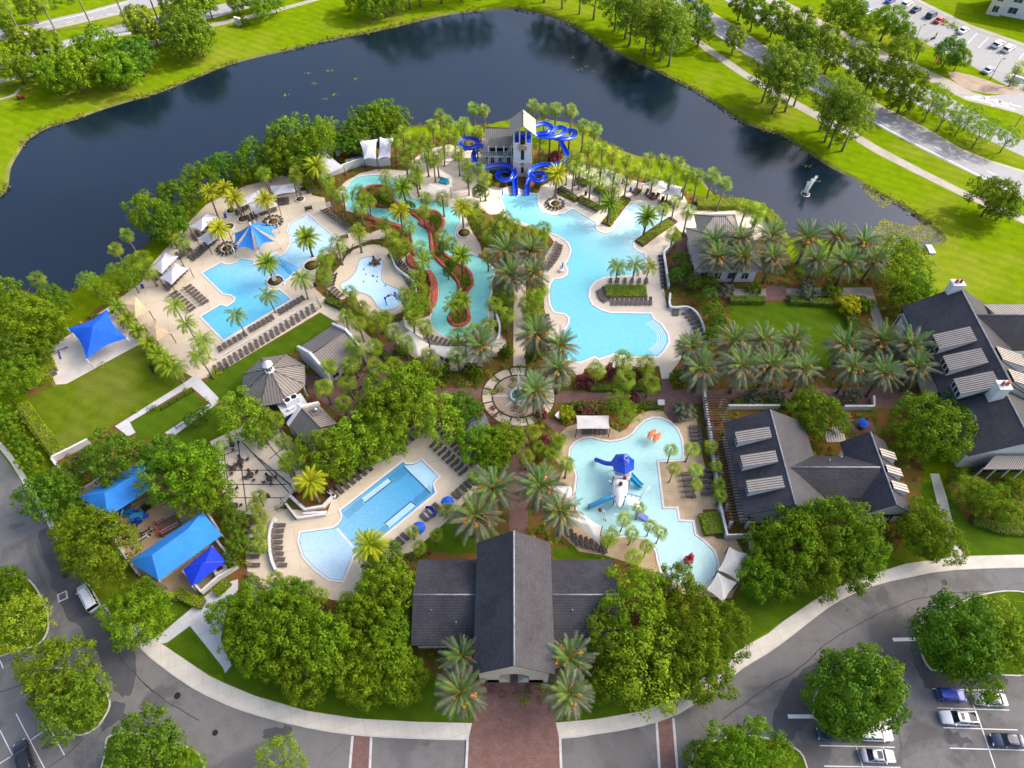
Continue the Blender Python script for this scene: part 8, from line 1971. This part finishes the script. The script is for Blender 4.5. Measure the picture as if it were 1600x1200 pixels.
pines([(641,14,24),(657,10,24),(690,5,24),(722,1,22),(752,0,22),(603,26,22),(850,4,24),(878,14,24),(927,31,26),(905,22,22)],'standing along the far lake shore','the white monument sign',(374,40),'pines along the far shore')
pines([(976,61,27),(983,71,27),(1006,89,27),(1021,86,26),(1031,95,26),(1044,104,28),(960,48,24),(1000,50,24),(1040,80,24),(1055,85,22)],'in the stand by the road bend','the top photo edge',(960,-20),'pines by the road')
trees('oak',[(1095,48,26),(1088,22,24)],'bright green oak','at the edge of the pine stand','the lane road bend',(1060,10),'oaks by the pines')
pines([(1206,177,27),(1212,168,24),(1226,175,27),(1190,160,26),(1240,166,24),(1288,222,28),(1295,231,28),(1315,236,28),(1280,205,26),(1300,212,24),(1322,222,22),(1202,150,22)],'on the lawn before the banner lamp','the lake fountain',(1259,300),'pines on the lake lawn')
trees('mag',[(1150,58,20),(1212,28,24),(1247,44,32),(1254,66,26),(1290,60,24),(1301,82,28),(1348,95,30),(1362,118,22),(1402,112,28),(1418,142,30),(1180,18,24),(1160,4,22)],'rounded glossy magnolia','on the road median','the red banner lamp',(1331,150),'median magnolias')
trees('light',[(1463,150,24),(1478,178,24),(1455,165,20),(1520,178,22),(1534,206,22),(1550,198,18),(1578,214,20),(1505,190,18)],'wispy crape myrtle','on the road median','the hatched crossing',(1545,160),'median crape myrtles')
trees('oak',[(1318,20,36),(1338,42,24),(1388,34,32),(1408,50,22),(1412,76,22),(1485,80,26),(1500,92,18)],'green oak','below the distant car park','the red banner lamp',(1447,100),'oaks by the distant car park')
trees('light',[(968,628,22),(978,645,20)],'airy tree','above the ivory cabana shade','the round plaza',(810,619),'airy trees by the ivory cabana')
trees('oak',[(1512,764,27),(1540,778,30),(1568,797,26),(1500,746,17),(1582,765,22)],'big leafy bush tree','on the clubhouse lawn','the clubhouse path',(1460,760),'bush trees on the clubhouse lawn')
trees('dark',[(1113,487,18),(1120,505,18),(1108,462,16),(1112,525,16),(1065,405,15),(1058,430,14),(1072,420,14),(1085,440,14),(1108,440,14)],'small loose tree','beside the brick court','the tan roofed pavilion',(1120,380),'screen trees by the brick court')
trees('dark',[(366,815,21),(374,850,22),(352,792,16),(362,872,16),(300,655,14),(318,645,13)],'low dark bushy tree','between playground and family pool','the table terrace',(400,730),'bushes by the playground')
trees('light',[(650,432,16),(655,455,18),(660,475,18),(640,470,16),(645,485,18),(668,400,12),(622,395,14)],'small yellowish tree','beside the activity pool','the red rock outcrop',(675,450),'small trees by the river rocks')
trees('dark',[(750,300,14),(590,310,10),(640,322,10),(680,345,11),(700,425,10),(728,440,10),(692,385,9),(705,412,9),(605,318,9)],'low dark bushy tree','on the lazy river island','the slide tower',(815,240),'bushes on the river island')
for i,(x,y) in enumerate(((17,668),(26,685),(38,702),(48,722),(8,652))):
    p=P(x,y,2); T=thing('cypress_bush','clipped conical bush '+('nearest the dark oaks','second up from the dark oaks','third up from the dark oaks','lowest, half under the dark oaks','topmost near the photo edge')[(1,2,3,3,4)[i] if False else (2,1,0,3,4)[i]],'bush',(p.x,p.y,0),i,'conical bushes by the ring road')
    link('foliage',CONES[0],T,(0,0,2.3),None,(1.3,1.3,1.15)); mb=MB(); mb.tube([(0,0,0),(0,0,2.5)],[.12,.05],6); mb.obj('trunk',TRUNK,T)
# ------------------------------------------------------------------ hedges and shrubs
hedge([(66,552),(78,582),(43,600)],2.6,1.3,'bright clipped hedge corner beside the pale sand pad')
hedge([(34,632),(62,672),(93,710)],2.4,1.2,'long bright clipped hedge along the worn lawn')
hedge([(1089,319),(1130,320),(1157,318),(1185,325),(1205,339),(1217,358)],2.8,1.3,'curved bright hedge between the tan roofed pavilion and the lake')
hedge([(948,351),(962,333),(977,312)],1.7,.6,'low clipped hedge in the first lagoon planter'); hedge([(1000,380),(1022,364),(1048,347)],1.9,.7,'low clipped hedge in the second lagoon planter')
hedge([(946,455),(1010,455)],3.4,.7,'square clipped hedge on the lagoon island'); hedge([(1107,802),(1117,835)],3.4,1.0,'hexagonal hedge block beside the splash pool')
hedge([(1140,469),(1195,469)],1.6,1.2,'dark hedge along the top of the event lawn, left',L_SHRUB); hedge([(1234,470),(1300,474)],1.6,1.2,'dark hedge along the top of the event lawn, right',L_SHRUB)
hedge([(1326,492),(1338,515),(1346,545)],2.2,1.2,'curved hedge at the right edge of the event lawn',L_SHRUB); hedge([(892,634),(1030,634)],1.6,.8,'hedge below the brick walk, left of the gate',L_SHRUB)
hedge([(920,606),(1030,606)],1.5,.7,'hedge above the brick walk under the yellow palms',L_SHRUB); hedge([(1145,630),(1310,632)],1.8,1.0,'low dark hedge along the avenue wall',L_SHRUB)
hedge([(594,548),(620,575),(640,588)],1.4,.7,'hedge between the brick plaza and the sail bed',L_SHRUB); hedge([(510,468),(530,478),(545,482)],1.5,.9,'clipped hedge at the foot of the activity pool',L_SHRUB)
hedge([(473,278),(488,298)],2.2,1.2,'hedge beside the cabana yard path',L_SHRUB); hedge([(277,925),(300,938),(318,944)],1.5,1.1,'hedge along the toddler yard wall'); hedge([(336,928),(358,908)],1.4,1.0,'short hedge at the toddler yard gate')
hedge([(872,298),(900,312)],1.5,.5,'planter hedge first below the slide terrace'); hedge([(906,311),(935,326)],1.5,.5,'planter hedge second below the slide terrace'); hedge([(903,281),(918,288)],1.5,.5,'planter hedge behind the first terrace planter'); hedge([(932,296),(950,305)],1.5,.5,'planter hedge behind the second terrace planter')
hedge([(1520,812),(1560,826),(1620,830)],2.0,.8,'low dark border hedge of the clubhouse bed',L_SHRUB); hedge([(330,588),(345,578)],1.6,.5,'small hedge square at the end of the lounger terrace')
def planter_rim(pix,w,label):
    pts=[P(x,y) for x,y in pix]; T=thing('planter_box',label,'planter',(pts[0].x,pts[0].y,0),0,'brown brick planters'); o=pts[0]; q=[Vector((p.x-o.x,p.y-o.y)) for p in pts]
    mb=MB(); wall_run(mb,q,w,.02,.42); mb.obj('brick_wall',m_brick_w,T); mb=MB(); wall_run(mb,q,w-.4,.422,.46); mb.obj('soil',SOIL,T)
m_brick_w=flat('brown_brick_wall',(.19,.065,.045),.8,.25,3,coords='pos')
planter_rim([(947,352),(962,333),(979,310)],2.4,'long brown planter pointing into the lagoon from the terrace'); planter_rim([(998,382),(1022,364),(1052,344)],2.6,'long brown planter right of the zero entry beach')
for a,b,l in (((870,297),(903,314),'first brown planter below the slide terrace'),((904,310),(938,328),'second brown planter below the slide terrace'),((901,280),(920,289),'brown planter behind the first terrace planter'),((930,295),(953,306),'brown planter behind the second terrace planter'),((990,298),(1000,302),'small brown planter pad by the blue bin'),((1014,305),(1024,311),'small brown planter pad between the dark loungers'),((1036,317),(1046,322),'small brown planter pad by the terrace edge')): planter_rim([a,b],2.0,l)
for i,(x,y,r) in enumerate(((625,552,1.35),(655,572,1.35),(695,580,1.4),(735,578,1.5),(791,550,1.3),(832,556,1.5),(1060,592,1.7),(763,287,1.2),(745,585,1.2),(792,553,1.0))):
    shrub(x,y,r,('clipped ball shrub left of the kite sail','clipped ball shrub below the kite sail','clipped ball shrub under the long river sail','clipped ball shrub beside the plaza date palm','clipped ball shrub at the left foot of the cream path','tall clipped ball shrub at the right foot of the cream path','big clipped ball shrub at the brick walk corner','ball shrub below the left slide','small ball shrub near the plaza rim','second small ball shrub by the cream path foot')[i],'clipped ball shrubs','ball')
for x,y,r,k,l,bl in ((913,598,1.6,'burgundy_shrub','burgundy shrub mass left in the bed above the brick walk',0),(925,590,1.7,'burgundy_shrub','tall burgundy shrub behind the left yellow palm',0),(955,583,1.6,'burgundy_shrub','burgundy shrub in the middle bed above the brick walk',0),(995,585,1.4,'burgundy_shrub','burgundy shrub right in the bed above the brick walk',0),(918,640,1.7,'shrub','pink flowering shrub at the left of the ivory cabana',1),(933,641,1.7,'shrub','pink flowering shrub behind the ivory cabana',1),(988,625,1.3,'burgundy_shrub','burgundy shrub beside the airy tree',0),(862,272,1.8,'burgundy_shrub','rosy shrub beside the right slide loop',1),(868,248,1.7,'burgundy_shrub','rosy shrub behind the right slide',1),(1068,645,1.9,'silver_shrub','silver leaved shrub right of the splash pool gate',0),(1112,660,1.2,'burgundy_shrub','red leaved shrub under the pergola',0),(852,690,1.2,'burgundy_shrub','burgundy shrub beside the brick link',0),(846,648,1.1,'burgundy_shrub','dark round shrub at the plaza rim',0),(885,648,1.5,'yellow_shrub','yellow green shrub beside the rules board',0),(1175,622,1.6,'silver_shrub','grey green shrub left in the avenue border',0),(1210,622,1.6,'silver_shrub','grey green shrub second in the avenue border',0),(1330,622,1.6,'silver_shrub','grey green shrub right in the avenue border',0),(1262,458,2.2,'silver_shrub','large grey green shrub on the walk above the event lawn',0),(1300,458,1.8,'shrub','dark shrub on the walk above the event lawn',0),(1325,480,2.4,'yellow_shrub','spiky yellow green shrub at the event lawn corner',0),(1348,478,1.9,'shrub','dark shrub by the concrete walk corner',0),(1135,455,1.6,'silver_shrub','grey shrub at the foot of the date palms',0),(1178,452,1.4,'shrub','dark shrub at the foot of the date palms',0)):
    shrub(x,y,r,l,'flower bed shrubs',k,bool(bl))
# broad low planting in the mulch beds (uncountable)
AVO=[(q,min(p[0] for p in q),max(p[0] for p in q),min(p[1] for p in q),max(p[1] for p in q)) for q in SOLID]
_in=inside
def clear(pt): return not any(x0<=pt[0]<=x1 and y0<=pt[1]<=y1 and _in(pt,q) for q,x0,x1,y0,y1 in AVO)
def bed_points(poly,dens,rng):
    xs=[p[0] for p in poly]; ys=[p[1] for p in poly]; n=int((max(xs)-min(xs))*(max(ys)-min(ys))*dens); out=[]
    for _ in range(n):
        pt=(rng.uniform(min(xs),max(xs)),rng.uniform(min(ys),max(ys)))
        if _in(pt,poly) and clear(pt): out.append(pt)
    return out
def cover(name,points,mats_sizes,label,seed,leaf=.24):
    rng=np.random.default_rng(seed); Vs=[];Ms=[]
    for x,y in points:
        k=int((sin(x*.21+seed)+sin(y*.27-x*.13)+2+rng.normal()*.6)/4*len(mats_sizes)); k=min(max(k,0),len(mats_sizes)-1)
        m_,r,h=mats_sizes[k]; r*=.6+.8*rng.random(); h*=.6+.8*rng.random(); m=int(22+34*r)
        d=rng.normal(size=(m,3)); d[:,2]=np.abs(d[:,2]); d/=np.linalg.norm(d,axis=1)[:,None]
        pts=np.array([x,y,.03])+d*np.array([r,r,h])*(.55+.55*rng.random(m))[:,None]
        nn=d+rng.normal(size=(m,3))*.5; nn[:,2]+=.35; nn/=np.linalg.norm(nn,axis=1)[:,None]
        Vs.append(quad_cloud(rng,pts,nn,leaf)); Ms+=[k]*m
    return tag(link(name,np_quads(name+'_mesh',np.concatenate(Vs),[m for m,_,_ in mats_sizes],Ms)),label,None,None,'stuff')
rng=np.random.default_rng(21)
cover('ground_cover',bed_points(gpoly(RES),.31,rng),[(L_SHRUB,.8,.6),(L_LIGHT,.7,.7),(L_DARK,.8,.7),(L_YEL,.6,.7),(L_SHRUB,.9,.8),(L_REDSH,.6,.6)],'mixed low green planting filling the mulch beds',3)
isl_in=[tuple(p) for p in offset_closed(isl_pts,-1.0)]
AVO=[]
cover('ground_cover',bed_points(isl_in,.55,rng),[(L_SHRUB,.7,.8),(L_LIGHT,.6,.8),(L_DARK,.8,1.0),(L_YEL,.5,.7)],'dense low planting on the lazy river island',4)
shore=gpoly([(905,242),(935,238),(985,262),(1040,272),(1090,290),(1120,302),(1118,308),(1060,296),(1000,280),(940,258)],0)
cover('ground_cover',bed_points(shore,.05,rng),[(L_SHRUB,.8,.9),(L_LIGHT,.8,.8)],'scattered shrubs on the shore strip behind the terrace',5)
cb=gpoly([(1480,735),(1530,738),(1600,760),(1640,800),(1600,835),(1555,832),(1510,808),(1488,770)],3); struct(sheet('garden_bed',cb,.03,MULCH,world=True),'curved mulch bed on the large clubhouse lawn','garden bed')
cover('ground_cover',bed_points(cb,.35,rng),[(L_DARK,.9,.7),(L_SHRUB,.9,.9)],'dark low shrubs in the clubhouse lawn bed',6)
md=gpoly([(1150,44),(1200,77),(1275,113),(1325,141),(1375,166),(1450,204),(1500,234),(1530,215),(1450,174),(1380,139),(1300,97),(1235,62),(1180,32)],0)
cover('ground_cover',bed_points(md,.05,rng),[(L_DARK,.9,.7),(L_SHRUB,.8,.6)],'patchy low planting on the road median',7)
sb=gpoly([(1480,112),(1520,118),(1560,132),(1598,142),(1590,148),(1540,146),(1500,134)],2); struct(sheet('garden_bed',sb,.022,m_stone('pale_mulch',(.25,.18,.13),(.36,.27,.20),.5),world=True),'pinkish mulch bed below the distant car park','garden bed')
cover('ground_cover',bed_points(gpoly([(1568,118),(1600,108),(1640,130),(1620,142),(1575,138)],2),.5,rng),[(L_SHRUB,.8,.8),(L_YEL,.7,.8)],'clumped shrubs around the car park corner sign',8)
ps=gpoly([(1470,38),(1478,30),(1502,44),(1497,50)],0)
cover('ground_cover',bed_points(ps,.8,rng),[(L_YEL,.6,.8),(L_SHRUB,.5,.6)],'grassy planted strip between cars in the distant car park',9)
# top-left verge thicket
cover('ground_cover',bed_points(gpoly([(-60,10),(60,-10),(160,-40),(120,4),(60,22),(0,34),(-60,40)],0),.10,rng),[(L_DARK,1.3,1.2),(L_SHRUB,1.2,1.0)],'rough undergrowth beyond the far carriageway',10,.4)
# ------------------------------------------------------------------ sky, sun, cloud, camera
SUN_EL=radians(40); sd=Vector((.965*cos(SUN_EL),.262*cos(SUN_EL),sin(SUN_EL))).normalized()
W=bpy.data.worlds.new('World'); SC.world=W; W.use_nodes=True; nt=W.node_tree
sky=nt.nodes.new('ShaderNodeTexSky'); sky.sky_type='NISHITA'; sky.sun_disc=False; sky.sun_elevation=SUN_EL; sky.sun_rotation=atan2(sd.x,sd.y)
sky.air_density=.7; sky.dust_density=4.0; sky.ozone_density=.3; sky.altitude=0
bg=nt.nodes['Background']; nt.links.new(sky.outputs[0],bg.inputs[0]); bg.inputs[1].default_value=SKY_STRENGTH
L=bpy.data.lights.new('sun','SUN'); L.energy=SUN_STRENGTH; L.angle=radians(.55); L.color=(1.0,.955,.88)
so=bpy.data.objects.new('sun',L); COL.objects.link(so); so.rotation_euler=sd.to_track_quat('Z','Y').to_euler(); so.location=(200,60,300)
# a real cloud high up along the sun's direction: the left and near parts of the resort lie in its thin shade
ZC=700.0
def cloud_pt(px,py): p=P(px,py); return p+sd*(ZC/sd.z)
CM=NT('thin_cloud'); tr=CM.n('ShaderNodeBsdfTransparent'); mx=CM.n('ShaderNodeMixShader')
CM.set(rough=1,spec=0).col((.95,.95,.96,1)); 
f=CM.noise(CM.pos(),.012,4); CM.l(CM.math('ADD',CM.math('MULTIPLY',f,.3),CLOUD_OPAC-.15),mx.inputs[0])
tl=CM.n('ShaderNodeBsdfTranslucent'); tl.inputs['Color'].default_value=(.95,.95,.96,1)
CM.l(tr.outputs[0],mx.inputs[1]); CM.l(tl.outputs[0],mx.inputs[2]); CM.l(mx.outputs[0],CM.N['Material Output'].inputs['Surface'])
shade=[(-700,330),(-100,300),(250,300),(430,262),(540,300),(640,360),(760,372),(880,400),(1010,425),(1100,452),(1250,462),(1400,505),(1650,560),(1900,700),(2300,1700),(-900,1700)]
cp=[cloud_pt(*q) for q in shade]; cen=sum(cp,Vector())/len(cp)
base=smooth_closed([(p.x,p.y) for p in cp],4); rng=random.Random(3); mb=MB(); rings=[]
jit=[(rng.uniform(-5,5),rng.uniform(-5,5)) for _ in base]
for fsc,dz in ((.93,-14),(1.0,0),(.97,14),(.86,30),(.6,42),(.25,48)):
    rings.append([(cen.x+(p[0]-cen.x)*fsc+j[0],cen.y+(p[1]-cen.y)*fsc+j[1],ZC+dz+rng.uniform(-3,3)) for p,j in zip(base,jit)])
mb.tube_rings(rings); tag(mb.obj('cloud',CM.mat),'thin pale cloud high above shading part of the resort','cloud',None,'structure')
cam=bpy.data.cameras.new('camera'); cam.sensor_width=36; cam.lens=36*F/1600; cam.clip_end=6000; cam.clip_start=1
co=bpy.data.objects.new('camera',cam); COL.objects.link(co); co.location=(0,0,H); co.rotation_euler=(pi/2-PITCH,0,0); SC.camera=co
SC.view_settings.view_transform='Standard'; SC.view_settings.look='None'; SC.view_settings.exposure=EXPOSURE; SC.view_settings.gamma=1
SC.cycles.max_bounces=6; SC.cycles.diffuse_bounces=3; SC.cycles.glossy_bounces=3; SC.cycles.transparent_max_bounces=12
SC.cycles.use_denoising=True
seen={}
for o in list(SC.objects):
    if o.parent is None and o.get('label'): seen.setdefault(o['label'],[]).append(o)
for l,v in seen.items():
    if len(v)>1:
        for o in v:
            if not o.get('group'): o['group']=v[0].get('category','piece')+'s alike: '+l[:60]
